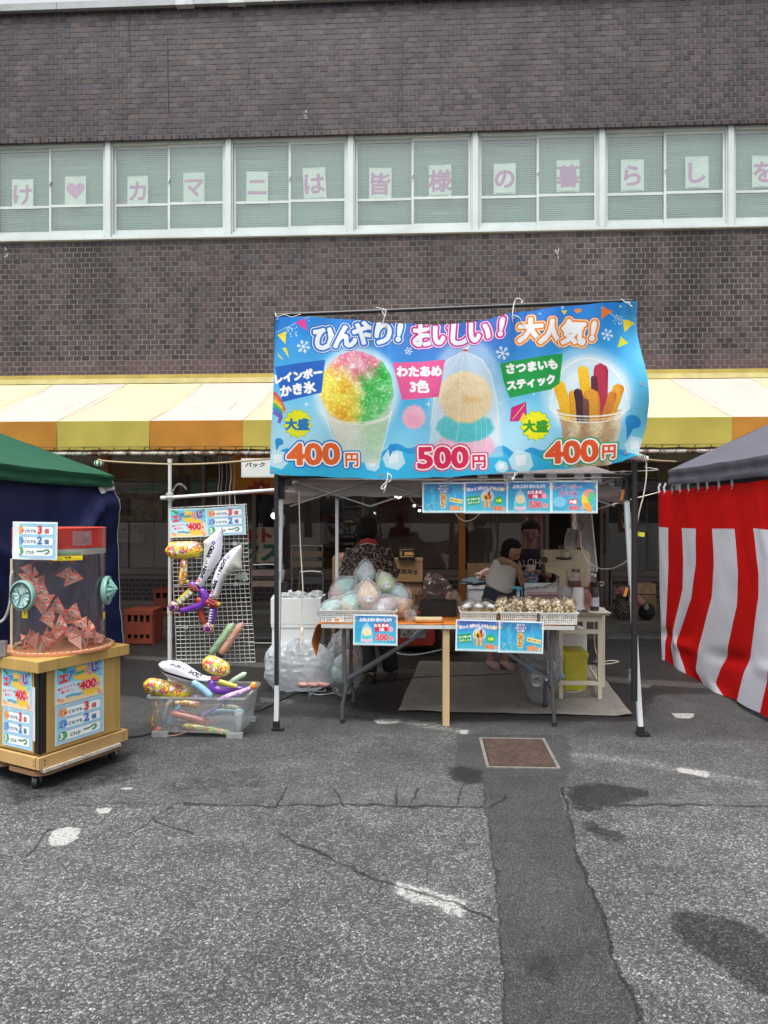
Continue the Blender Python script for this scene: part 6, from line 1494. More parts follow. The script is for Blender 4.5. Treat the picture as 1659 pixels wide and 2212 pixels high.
def letters(txt,path,sz,up=True):
 out=[];n_=len(txt)
 for i,ch in enumerate(txt):
  f=i/(n_-1);x_=float(np.interp(f,np.linspace(0,1,len(path)),[p[0]for p in path]));y_=float(np.interp(f,np.linspace(0,1,len(path)),[p[1]for p in path]))
  f2=min(1,f+.05);x2=float(np.interp(f2,np.linspace(0,1,len(path)),[p[0]for p in path]));y2=float(np.interp(f2,np.linspace(0,1,len(path)),[p[1]for p in path]));f1=max(0,f-.05)
  x1=float(np.interp(f1,np.linspace(0,1,len(path)),[p[0]for p in path]));y1=float(np.interp(f1,np.linspace(0,1,len(path)),[p[1]for p in path]))
  if ch!=' ':out.append((ch,x_,y_,sz*(.45 if ch in 'kr' else 1),math.atan2(y2-y1,x2-x1)))
 return out
sword_blade('sword_print_a',out,bb,letters('SATAN kr SWORD',[(580,1400),(625,1290),(655,1180),(705,1075)],56),[(718,1025,'6a3aa8'),(548,1440,'c83a4a')],[(588,1012),(745,878),(785,846),(735,960),(690,1080),(650,1190),(600,1300),(560,1380),(592,1150)],s1,[(790,850),(806,880),(816,960),(813,1060),(800,1145)])
m_=MB();tubepx(m_,c3,[(540,1535),(592,1590),(604,1665),(560,1715),(470,1742),(390,1770),(315,1772)],[46,52,50,46,38,34,30],YI-.02);m_.loft([c3(590,1690,YI-.02),c3(632,1722,YI-.02)],[.03,.008],10);part('hand_guard',m_,purple,s1,smooth=True)
m_=MB();tubepx(m_,c3,[(432,1470),(460,1490),(540,1545)],[50,46,40],YI-.02);part('guard_knob',m_,purple,s1,smooth=True)
m_=MB();q=c3(415,1462,YI-.055);m_.ell(q,(.014,.006,.014),12,6);part('knob_badge',m_,yelv,s1,smooth=True)
m_=MB();r=random.Random(2)
for k in range(9):q=c3(430+k*12,1492+(k%3)*16+k*4,YI-.058);m_.ell(q,(.013,.008,.010),8,5)
part('scroll_ornament',m_,vmat('maroon_vinyl',(.33,.02,.05)),s1,smooth=True)
m_=MB();tubepx(m_,c3,[(462,1558),(385,1625),(315,1685)],[46,42,38],YI-.025,round_=False);part('grip',m_,yelv,s1,smooth=True)
m_=MB()
for k in range(4):
 f=k/3;x_,y_=445-115*f,1580+98*f;q=[c3(x_+a,y_+b,YI-.060)for a,b in((-4,-26),(24,-2),(4,24),(-24,2))];m_.add(q,[(0,1,2,3)])
part('grip_diamond',m_,whv,s1,kind='stuff');hexpommel(c3,265,1735,66,YI-.03,s1,.3)
# sword two
s2=thing('inflatable_sword','inflatable white sword with ragged edge, red guard and purple laced grip on the rack','inflatable toy',c3(650,2040,YI),group='inflatable toys')
bb=(640,1040,1040,1660);out=[(1018,1046),(1028,1100),(1020,1210),(1032,1322),(985,1330),(940,1322),(925,1350),(900,1362),(885,1358),(880,1385),(845,1410),(810,1470),(785,1545),(755,1640),(650,1640),(680,1540),(690,1440),(722,1345),(770,1245),(835,1158),(905,1098),(965,1062)]
sword_blade('sword_print_b',out,bb,letters('SATAN kr SWORD',[(838,1212),(790,1330),(745,1440),(705,1540)],54),[(875,1180,'7a5ab0'),(697,1572,'c83a4a')],[(1018,1046),(1028,1100),(1020,1210),(1032,1322),(940,1322),(880,1385),(810,1470),(755,1640),(735,1640),(780,1480),(840,1360),(900,1240)],s2,[(1022,1050),(1032,1100),(1024,1210),(1034,1322)])
m_=MB();tubepx(m_,c3,[(500,1650),(560,1665),(640,1680),(700,1705),(770,1708)],[34,40,46,52,52],YI-.02);part('hand_guard',m_,redv,s2,smooth=True)
m_=MB();tubepx(m_,c3,[(530,1700),(560,1800),(592,1880),(620,1930)],[44,40,34,26],YI+.01);part('guard_arm',m_,redv,s2,smooth=True)
m_=MB();q=c3(760,1706,YI-.062);m_.ell(q,(.016,.006,.016),12,6);part('knob_badge',m_,vmat('gold_vinyl',(.6,.4,.04)),s2,smooth=True)
m_=MB()
for k in range(9):q=c3(650+(k%4)*18,1650+k*9,YI-.06);m_.ell(q,(.012,.008,.009),8,5)
part('scroll_ornament',m_,MATS['maroon_vinyl'],s2,smooth=True)
m_=MB();tubepx(m_,c3,[(700,1750),(692,1840),(672,1915)],[42,38,34],YI-.025,round_=False);part('grip',m_,purple,s2,smooth=True)
m_=MB()
for k in range(5):
 f=k/4;x_,y_=685-18*f,1768+120*f;q=[c3(x_+a,y_+b,YI-.058)for a,b in((-24,-12),(22,0),(-20,14))];m_.add(q,[(0,1,2)])
part('grip_diamond',m_,whv,s2,kind='stuff');hexpommel(c3,650,1972,70,YI-.03,s2,.5)
# paired glow sticks on the rack
def stick(label,mp,a,b,rpx,Y0,col,sc,group='inflatable toys',cap=None):
 t=thing('inflatable_stick',label,'inflatable toy',mp((a[0]+b[0])/2,(a[1]+b[1])/2,Y0),group=group)
 m_=MB();tubepx(m_,mp,[a,b],rpx,Y0,sc=sc,n=14,flat=.9);part('outer_sleeve',m_,glass('sleeve_'+label[:9].replace(' ','_'),col,.12,1.6,.55,col,.3,30),t,smooth=True)
 m_=MB();tubepx(m_,mp,[(a[0]*.96+b[0]*.04,a[1]*.96+b[1]*.04),(b[0]*.96+a[0]*.04,b[1]*.96+a[1]*.04)],rpx*.62,Y0,sc=sc,n=12);part('inner_tube',m_,vmat('core_'+label[:9].replace(' ','_'),tuple(min(.8,.35+.5*q)for q in col)),t,smooth=True)
 if cap:m_=MB();tubepx(m_,mp,[b,(b[0]*.93+a[0]*.07,b[1]*.93+a[1]*.07)],rpx*1.04,Y0,sc=sc,n=14,round_=False);part('end_cap',m_,blv,t,smooth=True)
s4=.00060
stick('pale green inflatable stick leaning upright against the wire rack, left of the orange one',c4,(1160,425),(870,820),46,YR-.06,(.66,.84,.62),s4)
stick('pinkish orange inflatable stick leaning upright against the wire rack, with black end',c4,(1272,420),(985,830),44,YR-.065,(.88,.60,.50),s4,cap=1)
# small hanging tags and loose wires on the rack
m_=MB()
for k,(x_,y_,ro)in enumerate(((985,1400,.3),(1048,1412,-.25),(1040,1385,.1))):m_.box(c3(x_,y_,YR-.03-k*.004),(.045,.003,.045),ry=ro)
m_.tube([c3(1040,1385,YR-.03),c3(1044,1320,YR-.01),c3(1048,1290,YR)],.0015,4,smooth=3)
c=CV(64,64,'b8c8b8');c.ell(32,26,14,12,'5a7a6a');c.line([(12,48),(52,48)],5,'4a5a4a');solo('paper_tag',m_,mat('tag_paper',(.40,.47,.40),.5,0,.4,60),'cluster of small greenish paper tags dangling at the right of the wire rack','tag')
m_=MB()
for P_ in([(300,1480),(330,1430),(420,1400),(440,1400)],[(740,1260),(700,1320),(600,1340),(540,1360)],[(850,1400),(880,1380),(940,1355),(1000,1330)],[(530,1895),(600,1870),(620,1860)],[(1048,2020),(930,2080),(800,2130),(700,2170),(620,2200)],[(1040,1180),(1052,1220),(1035,1260)]):m_.tube([c3(a,b,YI-.075)for a,b in P_],.0016,4,smooth=4)
solo('tie_wire',m_,blk,'thin black tie wires binding the inflatables to the wire rack','wire')
# ========= BIN OF INFLATABLES
bx0,bx1,by0,by1=at(320,1596,4.98).x,at(528,1599,4.98).x,4.98,5.44;bh=.285
binT=thing('plastic_bin','clear plastic storage bin overflowing with inflatable toys on the asphalt','storage bin',((bx0+bx1)/2,(by0+by1)/2,0))
milky=glass('milky_plastic',(.90,.92,.93),.25,1.3,.26,(.70,.74,.76),.25,10)
cxx,cyy,hx,hy=(bx0+bx1)/2,(by0+by1)/2,(bx1-bx0)/2,(by1-by0)/2
def rloop(s_,z,n_=6):
 return[(cxx+p[0],cyy+p[1],z)for p in rr_poly(hx*s_,hy*s_,.03,n_)]
m_=MB();lv=[(.90,.035),(.93,.12),(.965,.2),(1.0,bh)];vs=[]
for s_,z in lv:vs+=rloop(s_,z)
n_=len(rloop(1,0));fs=[]
for i in range(len(lv)-1):
 for k in range(n_):k2=(k+1)%n_;fs.append((i*n_+k,i*n_+k2,(i+1)*n_+k2,(i+1)*n_+k))
fs.append(tuple(reversed(range(n_))));m_.add(vs,fs);part('bin_wall',m_,milky,binT,smooth=40)
m_=MB();vs=rloop(1.0,bh)+rloop(1.045,bh+.002)+rloop(1.05,bh-.012);fs=[]
for i in range(2):
 for k in range(n_):k2=(k+1)%n_;fs.append((i*n_+k,i*n_+k2,(i+1)*n_+k2,(i+1)*n_+k))
m_.add(vs,fs);part('bin_rim',m_,glass('milky_rim',(.9,.92,.93),.2,2,.5,(.72,.76,.78)),binT)
m_=MB()
for sx in(-1,1):
 m_.box((cxx+sx*hx*.78,by0+.03,.02),(.11,.03,.035));m_.box((cxx+sx*hx*.78,by1-.03,.02),(.11,.03,.035))
part('bin_foot',m_,MATS['milky_rim'],binT,kind='stuff')
m_=MB()
for sx in(-1,1):m_.cyl((cxx+sx*hx*.78-.012,by0+.04,.012),(cxx+sx*hx*.78+.012,by0+.04,.012),.012,10)
part('bin_wheel',m_,blk,binT,kind='stuff')
gi='inflatable toys piled in the plastic bin'
def tubetoy(name,label,pts,rpx,Y0,mt,dy=(0,0),n=16,flat=.85):
 P=[c4(x_,y_,Y0+dy[0]+(dy[1]-dy[0])*i/max(1,len(pts)-1))for i,(x_,y_)in enumerate(pts)];P=catmull(P,5)if len(P)>2 else[P[0].lerp(P[-1],k/12)for k in range(13)]
 T_=sum((b-a).length for a,b in zip(P[:-1],P[1:]));l=0;R_=[]
 for i,p in enumerate(P):
  if i:l+=(p-P[i-1]).length
  r_=(rpx if not isinstance(rpx,(list,tuple))else float(np.interp(l/T_,np.linspace(0,1,len(rpx)),rpx)))*.00056;e=min(l,T_-l);R_.append(r_*sqrt(max(.03,1-(1-min(1,(e+1e-4)/r_))**2)))
 m_=MB();m_.loft(P,[(q,q*flat)for q in R_],n,up=(0,1,0));return solo(name,m_,mt,label,'inflatable toy',gi,smooth=True)
tubetoy('inflatable_hammer','yellow spotted inflatable hammer head tipped at the top right of the bin pile',[(790,880),(940,945),(1110,1030)],[105,112,100],5.12,ham)
tubetoy('inflatable_hammer','yellow spotted inflatable hammer lying over the left rim of the bin',[(70,1165),(240,1200),(420,1245),(640,1290)],[95,105,108,90],5.06,ham,(0,.06))
tubetoy('inflatable_stick','light blue inflatable stick leaning out at the middle of the bin',[(650,1125),(800,1235),(900,1330)],46,5.03,vmat('sky_vinyl',(.30,.56,.72)))
tubetoy('inflatable_stick','short pale green inflatable stick at the right of the bin pile',[(1315,1030),(1180,1110),(1060,1190)],34,5.14,vmat('mint_vinyl',(.48,.66,.44)))
tubetoy('inflatable_wand','lilac patterned inflatable wand across the right rim of the bin',[(1400,1200),(1280,1250),(1100,1310),(960,1370)],[30,32,34,24],5.00,vinyl(printmat('lilac_print',toy_cv(22,'c8a8dc',['9a6ac0','e8d8f4','b088d0']),.35,rep=True)))
m_=MB();m_.ell(c4(1400,1185,5.00),(.026,.022,.028),14,9);solo('inflatable_ball',m_,vinyl(printmat('orange_dot',toy_cv(23,'e88a1a',['f0a030','8a4a10']),.35)),'orange spotted ball end above the right rim of the bin','inflatable toy',gi,smooth=True)
tubetoy('inflatable_stick','red translucent inflatable stick lying inside the bin behind the front wall',[(390,1515),(640,1570),(900,1640)],42,5.055,vmat('salmon_vinyl',(.62,.20,.16)))
tubetoy('inflatable_stick','green spotted tube toy on the bottom of the bin',[(540,1665),(820,1700),(1160,1770)],38,5.05,mullt)
tubetoy('inflatable_stick','blue white inflatable stick end standing inside the left of the bin',[(375,1660),(420,1560),(520,1400)],40,5.11,MATS['sky_vinyl'])
tubetoy('inflatable_hammer','yellow orange hammer handle standing inside the left end of the bin',[(215,1330),(225,1480),(190,1700)],40,5.10,ham2)
tubetoy('inflatable_stick','cream coloured inflatable stick lying high inside the right of the bin',[(760,1440),(980,1430),(1230,1450)],30,5.12,vmat('cream_vinyl',(.62,.58,.40)))
tubetoy('inflatable_hammer','red spotted round toy in the lower left inside the bin',[(190,1730),(300,1740)],60,5.09,vinyl(printmat('red_dot',toy_cv(25,'d8602a',['f0b0a0','f6e0d0']),.35)))
tubetoy('inflatable_ball','yellow round toy low in the middle of the bin',[(420,1730),(500,1735)],50,5.10,ham2)
for nm,lb,pt_,rr_,Y0,mt in(('inflatable_hammer','yellow spotted hammer handle lying across the back of the bin',[(330,1420),(560,1400),(760,1420)],44,5.24,ham),('inflatable_stick','pale blue inflatable stick lying at the back right of the bin',[(820,1520),(1050,1490),(1300,1500)],40,5.22,MATS['sky_vinyl']),('inflatable_stick','pinkish stick slanting down at the back of the bin',[(500,1480),(700,1620),(860,1700)],38,5.20,MATS['salmon_vinyl']),('inflatable_stick','white toy tube standing in the left back of the bin',[(440,1330),(360,1480),(320,1640)],36,5.20,whv),('inflatable_hammer','orange spotted toy at the bottom right of the bin',[(900,1745),(1040,1760),(1150,1740)],52,5.16,ham2),('inflatable_wand','lilac tube toy lying just under the rim at the middle of the bin',[(640,1330),(800,1320),(960,1345)],34,5.10,vinyl(printmat('lilac_print_b',toy_cv(29,'c8b0dc',['9a6ac0','e8d8f4','88b0d8']),.35,rep=True))),('inflatable_ball','red and white round toy at the left bottom of the bin',[(620,1740),(720,1750)],56,5.14,vinyl(printmat('red_dot_b',toy_cv(31,'d0503a',['f6f0e0','f0c040']),.35,rep=True)))):
 tubetoy(nm,lb,pt_,rr_,Y0,mt)
m_=MB();q=c4(1215,1600,5.09);inflate(m_,[(1165,1490),(1280,1500),(1290,1640),(1220,1770),(1165,1600)],c4,5.08,.03,14,(1100,1400,1300,1800));solo('inflatable_sword',m_,whv,'white pointed toy blade standing inside the right end of the bin','inflatable toy',gi,smooth=True)
m_=MB();inflate(m_,[(1060+(62 if k%2==0 else 30)*cos(k*pi/5+.3),1385+(62 if k%2==0 else 30)*sin(k*pi/5+.3))for k in range(10)],c4,5.03,.016,7,(980,1300,1140,1460));m_.loft([c4(1010,1420,5.03),c4(900,1480,5.03),c4(800,1540,5.03)],[.010,.009,.020],10);solo('inflatable_wand',m_,vmat('violet_vinyl',(.30,.18,.48)),'purple star topped inflatable wand behind the bin front','inflatable toy',gi,smooth=True)
m_=MB();m_.loft(catmull([c4(210,1780,5.02),c4(320,1790,5.02),c4(450,1785,5.02),c4(540,1760,5.02),c4(600,1730,5.02)],4),.005,6);solo('pink_tube',m_,vmat('pink_vinyl',(.6,.35,.33)),'thin pink tube lying along the bottom front of the bin','inflatable toy',gi,smooth=True)
s3=thing('inflatable_sword','inflatable white sword with black edge and purple guard resting across the top of the bin','inflatable toy',c4(700,1200,5.1),group=gi)
bb=(240,860,900,1180);out=[(248,925),(290,893),(380,880),(500,885),(600,930),(700,1000),(800,1060),(900,1078),(905,1110),(850,1150),(740,1150),(620,1160),(500,1140),(380,1100),(300,1030),(262,980)]
c=CV(462,224,'d8dae6');c.T=lambda p:(np.array(p,np.float32)-[240,860])*.7;c.k=.7;c.line([(246,930),(330,1000),(500,1050),(700,1110),(860,1150)],26,'17171d')
for ch,x_,y_,sz,ro in letters('SATAN kr SWORD',[(430,905),(540,945),(640,1000),(760,1060)],50):c.text(ch,x_,y_,sz,'15151a',bold=2.5,rot=ro-.1,shear=.5)
m_=MB();inflate(m_,out,c4,5.06,.045,16,bb);part('blade',m_,vinyl(printmat('sword_print_c',c)),s3,smooth=True)
m_=MB();tubepx(m_,c4,[(905,1110),(905,1200),(960,1235),(1080,1240),(1180,1225),(1290,1215)],[44,56,52,44,38,20],5.05,sc=.00056);part('hand_guard',m_,purple,s3,smooth=True)
m_=MB();tubepx(m_,c4,[(985,1135),(1090,1165),(1200,1195)],[34,32,26],5.02,sc=.00056,round_=False);part('grip',m_,yelv,s3,smooth=True)
m_=MB()
for k in range(7):m_.ell(c4(895+k*14,1090+(k%2)*22,5.01),(.010,.008,.009),8,5)
part('scroll_ornament',m_,MATS['maroon_vinyl'],s3,smooth=True)
# ========= STALL TABLE
ZT_=.735;TY0,TY1=5.36,5.96;TX0,TX1=at(694,1352,TY0).x,at(1241,1352,TY0).x;TXM=at(958,1352,TY0).x
tb=thing('folding_table','long white topped folding table with grey legs under the food baskets','table',((TX0+TX1)/2,(TY0+TY1)/2,0))
wt=mat('table_top',(.52,.54,.53),.5,0,.12,3,.1,60,dirt=.25)
for a,b in((TX0,TXM-.0015),(TXM+.0015,TX1)):
 m_=MB();m_.bb((a,TY0,ZT_-.030),(b,TY1,ZT_-.0045));m_.bb((a,TY0-.004,ZT_-.0295),(b,TY0-.0005,ZT_-.002));part('table_top',m_,wt,tb)
lg=mat('grey_leg_steel',(.105,.11,.12),.4,.4,.1,6,.05,60,dirt=.2)
def ftube(mp,pts,Y0,r_,foot=True,zfoot=True):
 P=[mp(x_,y_,Y0)for x_,y_ in pts]
 if zfoot:P[-1].z=.012
 m_=MB();m_.loft(P,r_,12);g=part('leg',m_,lg,tb,smooth=40)
 if foot:m_=MB();m_.cyl((P[-1].x,P[-1].y,.0),(P[-1].x,P[-1].y,.03),r_*1.25,12);part('rubber_foot',m_,rub,g)
ftube(c6,[(780,452),(782,850),(800,925),(768,1070),(765,1225)],TY0+.05,.0145);ftube(c6,[(838,452),(838,880),(858,975),(856,1075)],TY1-.06,.0145)
ftube(c5,[(845,1290),(838,1680),(850,1770),(866,2075)],TY0+.05,.0145);ftube(c5,[(792,1290),(790,1650),(788,1930)],TY1-.06,.0145)
for Y0 in(TY0+.07,TY1-.08):
 m_=MB();m_.bar(c6(805 if Y0<5.6 else 850,858,Y0),c6(1468,455,Y0),.022,.012,up=(0,1,0));part('brace',m_,lg,tb)
m_=MB();m_.bar(c5(470,1475,TY0+.07),c5(838,1712,TY0+.07),.022,.012,up=(0,1,0));part('brace',m_,lg,tb)
m_=MB();m_.bar(c5(560,1565,TY1-.08),c5(795,1642,TY1-.08),.022,.012,up=(0,1,0));part('brace',m_,lg,tb)
for mp,(a,b)in((c6,((792,965),(850,895))),(c5,((800,1700),(845,1800)))):
 m_=MB();m_.cyl(mp(*a,TY0+.05),mp(*b,TY1-.06),.010,8);part('cross_bar',m_,lg,tb,smooth=True)
m_=MB();q=c6(1590,480,TY0+.04);zp_=.70
px0,px1=c6(1580,900,5.37).x,c6(1600,900,5.37).x
m_.bb((c6(1603,1,5.375).x,5.375,0),(c6(1655,1,5.375).x,5.395,ZT_-.031));m_.bb((c6(1600,1,5.375).x-.001,5.3955,0),(c6(1600,1,5.375).x+.022,5.60,ZT_-.031));solo('wood_prop',m_,mat('pale_plywood',(.50,.37,.19),.6,0,.15,3,.1,60,dirt=.2),'pale plywood prop standing under the middle of the long table','wooden support',loc=(px0,5.4,0))
# orange corrugated mat, its left end hanging over
orm=mat('orange_rubber_mat',(.72,.24,.03),.5,0,.15,5,.08,60,dirt=.12)
m_=MB();Lm=TX1-TX0-.02
def matpt(u,v):
 s_=u*(Lm+.25)-.25;Y=TY0+.012+v*.565;rib=.0016*sin(s_*2*pi/.016)
 if s_>=0:return Vector((TX0+s_,Y+.004*sin(s_*30)*(1-v),ZT_+.0+rib+.003*abs(mnoise.noise(Vector((s_*5,v*3,0))))))
 k=-s_;a=min(k/.05,pi/2)if k<.0785 else pi/2
 if k<.0785:return Vector((TX0-.05*sin(a),Y,ZT_-.05*(1-cos(a))+rib))
 d=k-.0785;return Vector((TX0-.05-.02*sin(d*22)*(1-v)+rib-.02*v,Y,ZT_-.05-d*(1.15-.7*v)))
m_.grid(matpt,480,10);solo('rubber_mat',m_,orm,'orange ribbed rubber mat on the table, drooping over its left end','mat',smooth=True,loc=((TX0+TX1)/2,5.6,ZT_))
# baskets
bsk=mat('white_basket_plastic',(.74,.75,.74),.4,0,.05,6,.03,60)
def lattice(mb,a,b,z0,z1,n_,nz):
 a=Vector(a);b=Vector(b);d=b-a
 for k in range(n_+1):p=a+d*(k/n_);mb.bar((p.x,p.y,z0),(p.x,p.y,z1),.0045,.0025,up=(0,1,0)if abs(d.x)>abs(d.y)else(1,0,0))
 for k in range(nz+1):z=z0+(z1-z0)*k/nz;mb.bar((a.x,a.y,z),(b.x,b.y,z),.0022,.0045)
def basket(label,X0,X1,Y0,Y1,z=.741,h=.084,name='plastic_basket'):
 t=thing(name,label,'basket',((X0+X1)/2,(Y0+Y1)/2,z),group='white plastic baskets on the table')
 m_=MB();e=.008;m_.bb((X0+e,Y0+e,z),(X1-e,Y1-e,z+.003));part('basket_floor',m_,bsk,t)
 m_=MB();n_=max(6,int((X1-X0)/.0155))
 for(a,b,nn)in(((X0+e,Y0+e,0),(X1-e,Y0+e,0),n_),((X0+e,Y1-e,0),(X1-e,Y1-e,0),n_),((X0+e,Y0+e,0),(X0+e,Y1-e,0),14),((X1-e,Y0+e,0),(X1-e,Y1-e,0),14)):lattice(m_,a,b,z+.002,z+h-.012,nn,4)
 part('basket_lattice',m_,bsk,t,kind='stuff')
 m_=MB()
 for(a,b)in(((X0,Y0),(X1,Y0+.004)),((X0,Y1-.004),(X1,Y1)),((X0,Y0+.0045),(X0+.004,Y1-.0045)),((X1-.004,Y0+.0045),(X1,Y1-.0045))):m_.bb((*a,z+h-.018),(*b,z+h))
 for(a,b)in(((X0-.008,Y0-.008),(X1+.008,Y0-.0005)),((X0-.008,Y1+.0005),(X1+.008,Y1+.008)),((X0-.008,Y0),(X0-.0005,Y1)),((X1+.0005,Y0),(X1+.008,Y1))):m_.bb((*a,z+h-.004),(*b,z+h+.001))
 part('basket_rim',m_,bsk,t);return t
b1=basket('wide white perforated basket heaped with cotton candy bags at the table left',at(692,1340,5.42).x,at(856,1340,5.42).x,5.40,5.80,h=.088)
c=CV(200,60,'d8d8d4');c.poly([(10,20),(70,14),(72,50),(14,54)],'9aa6a8');c.poly([(100,22),(150,16),(150,50),(104,50)],'c08a60');c.line([(10,8),(120,8)],6,'4a4a4a');c.line([(160,12),(190,12)],6,'6a6a6a');c.line([(160,30),(190,30)],3,'8a8a8a')
m_=MB();a=c1(592,1462,5.398);b=c1(770,1515,5.398);m_.grid(lambda u,v:(a.x+(b.x-a.x)*u,5.397,b.z+(a.z-b.z)*v),3,2);part('paper_label',m_,printmat('basket_label',c,.5),b1)
b2=basket('white perforated basket of potato stick cups, second basket from the left',at(995,1340,5.42).x,at(1073,1340,5.42).x,5.40,5.70)
b3=basket('white perforated basket of popcorn cups, third basket from the left',at(1080,1340,5.42).x,at(1160,1340,5.42).x,5.40,5.70)
b4=basket('white perforated basket of popcorn cups jutting over the table right end',at(1166,1350,5.40).x,at(1247,1350,5.40).x,5.37,5.67)
# cups
clr=glass('clear_cup',(.99,.99,.99),.05,1.4,.04,(.8,.8,.8),.1,40)
def cupmesh():
 A_=MB();A_.lathe((0,0,0),[(.031,.001),(.034,.02),(.046,.108),(.049,.110),(.049,.114)],22)
 B_2=MB();B_2.lathe((0,0,0),[(.050,.112),(.052,.118),(.050,.122),(.047,.135),(.038,.150),(.022,.160),(.010,.163),(.0,.1635)],22)
 return tomesh('cup_wall',A_,clr,True),tomesh('dome_lid',B_2,clr,True)
cw,dl=cupmesh()
pc=mat('popcorn',(.90,.77,.50),.75,0,.3,28,.4,220,sss=0);pcc=mat('caramel_popcorn',(.42,.22,.05),.4,0,.4,40,.3,200)
def kernels(n_,seed,z0,z1):
 r=random.Random(seed);m_=MB()
 for k in range(n_):
  z=z0+(z1-z0)*(k/n_);R_=(.026+(z/.11)*.012)if z<.11 else.040*sqrt(max(.05,1-((z-.11)/.052)**2));a=r.uniform(0,2*pi);q=R_*(r.random()**.35);c_=Vector((cos(a)*q,sin(a)*q,z+r.uniform(-.003,.003)))
  car=r.random()<(.42 if z<.06 else.12)
  for j in range(4):
   d=Vector((r.gauss(0,1),r.gauss(0,1),r.gauss(0,1))).normalized()*.0055;m_.ell(c_+d,r.uniform(.0045,.0075),6,4,1 if car else 0)
 return tomesh('popcorn',m_,[pc,pcc],True)
pk_=[kernels(62,s_,.008,.150)for s_ in(1,2,3)]
frm=mat('potato_flesh',(.62,.47,.14),.55,0,.3,20,.2,100);frd=mat('potato_skin',(.22,.10,.06),.6,0,.3,30)
def sticks(seed):
 r=random.Random(seed);m_=MB()
 for k in range(11):
  a=r.uniform(0,2*pi);q=r.uniform(.0,.028);p=Vector((cos(a)*q*.7,sin(a)*q*.7,.01));e=Vector((cos(a)*q*1.3+r.uniform(-.008,.008),sin(a)*q*1.3,r.uniform(.07,.112)));m_.bar(p,e,.013,.011,0 if r.random()<.8 else 1)
 return tomesh('potato_stick',m_,[frm,frd])
ps_=[sticks(s_)for s_ in(4,5)]
napm=mat('tissue',(.74,.78,.80),.8,0,.08,20,.3,60);nb=MB();nb.ell((0,0,.118),(.034,.034,.018),12,7,fn=lambda d:1+.35*mnoise.noise(d*4));nap=tomesh('fork_wrap',nb,napm,True)
def cup(label,loc,fill,kind,rot=None,group=None,sc_=1.0,nap_=False):
 t=thing(kind,label,'food cup',loc,group=group,rot=rot);t.scale=(sc_,)*3
 link('cup_wall',cw,t);link('dome_lid',dl,t);o=link('popcorn' if 'popcorn' in kind else 'potato_sticks',fill,t);o['kind']='stuff'
 if nap_:link('fork_wrap',nap,t)
 return t
Gp='clear domed cups of popcorn';r=random.Random(8)
pos=[(800,5.62,'back row, leftmost popcorn cup, over the third basket'),(905,5.64,'back row popcorn cup directly behind the tipped cup'),(1000,5.63,'back row popcorn cup at the right of the third basket'),(1120,5.62,'back row popcorn cup at the left of the jutting basket'),(1240,5.60,'back row popcorn cup in the middle of the jutting basket'),(1385,5.60,'back row popcorn cup at the right corner of the jutting basket'),(790,5.47,'front popcorn cup at the left corner of the third basket'),(935,5.50,'front popcorn cup just right of the tipped cup'),(1060,5.46,'front popcorn cup at the right corner of the third basket'),(1180,5.45,'front popcorn cup at the left corner of the jutting basket'),(1290,5.45,'front popcorn cup in the middle of the jutting basket'),(1400,5.46,'front popcorn cup at the right end of the jutting basket')]
for k,(x_,Y0,lab)in enumerate(pos):
 q=c2(x_,1300,Y0);cup(lab,(q.x,Y0,.746+r.uniform(0,.004)),pk_[k%3],'popcorn_cup',(r.uniform(-.07,.07),r.uniform(-.07,.07),r.uniform(0,6)),Gp,1.06)
q=c2(850,1308,5.46);cup('popcorn cup tipped over with its lid facing the front',(q.x,5.60,.80),pk_[0],'popcorn_cup',(1.25,0,.1),Gp,1.0)
Gq='clear domed cups of sweet potato sticks'
for k,(x_,Y0,lab)in enumerate(((475,5.48,'front potato stick cup at the left end of its basket'),(590,5.47,'front potato stick cup in the middle of its basket'),(690,5.48,'front potato stick cup at the right end of its basket'),(515,5.61,'rear potato stick cup at the left of its basket'),(650,5.62,'rear potato stick cup at the right of its basket'))):
 q=c2(x_,1300,Y0);cup(lab,(q.x,Y0,.746),ps_[k%2],'potato_cup',(r.uniform(-.05,.05),r.uniform(-.05,.05),r.uniform(0,6)),Gq,.93,True)
 # cotton candy bags
def flossmat(name,a,b):
 m=mat(name,a,.95,0,.12,18,.6,160,sss=0);n=m.node_tree;bs_=n.nodes['Principled BSDF'];src=bs_.inputs['Base Color'].links[0].from_socket
 c=N(n,'ShaderNodeTexCoord');s_=N(n,'ShaderNodeSeparateXYZ');n.links.new(c.outputs['Object'],s_.inputs[0]);mr=N(n,'ShaderNodeMapRange');mr.inputs[1].default_value=-.05;mr.inputs[2].default_value=.04;n.links.new(s_.outputs[2],mr.inputs[0])
 mx=N(n,'ShaderNodeMix',data_type='RGBA');mx.inputs['A'].default_value=tuple(b)+(1,);n.links.new(mr.outputs[0],mx.inputs['Factor']);n.links.new(src,mx.inputs['B']);n.links.new(mx.outputs['Result'],bs_.inputs['Base Color'])
 tl=N(n,'ShaderNodeBsdfTranslucent');n.links.new(mx.outputs['Result'],tl.inputs['Color']);ad=N(n,'ShaderNodeMixShader');ad.inputs[0].default_value=.3;out=n.nodes['Material Output'];n.links.new(bs_.outputs[0],ad.inputs[1]);n.links.new(tl.outputs[0],ad.inputs[2]);n.links.new(ad.outputs[0],out.inputs['Surface']);return m
TEAL,PEACH,PINK,LIME,PALE,ORG_=(.55,.92,.88),(.95,.80,.60),(.95,.70,.68),(.84,.93,.64),(.76,.88,.92),(.92,.56,.26)
bagf=glass('candy_bag_film',(1,1,1),.15,1.0,.22,(.92,.94,.96),.5,40);lbl=CV(120,90,'e8ecee')
for k in range(6):lbl.line([(10,16+k*12),(60+(k*37)%50,16+k*12)],4,'8a9298')
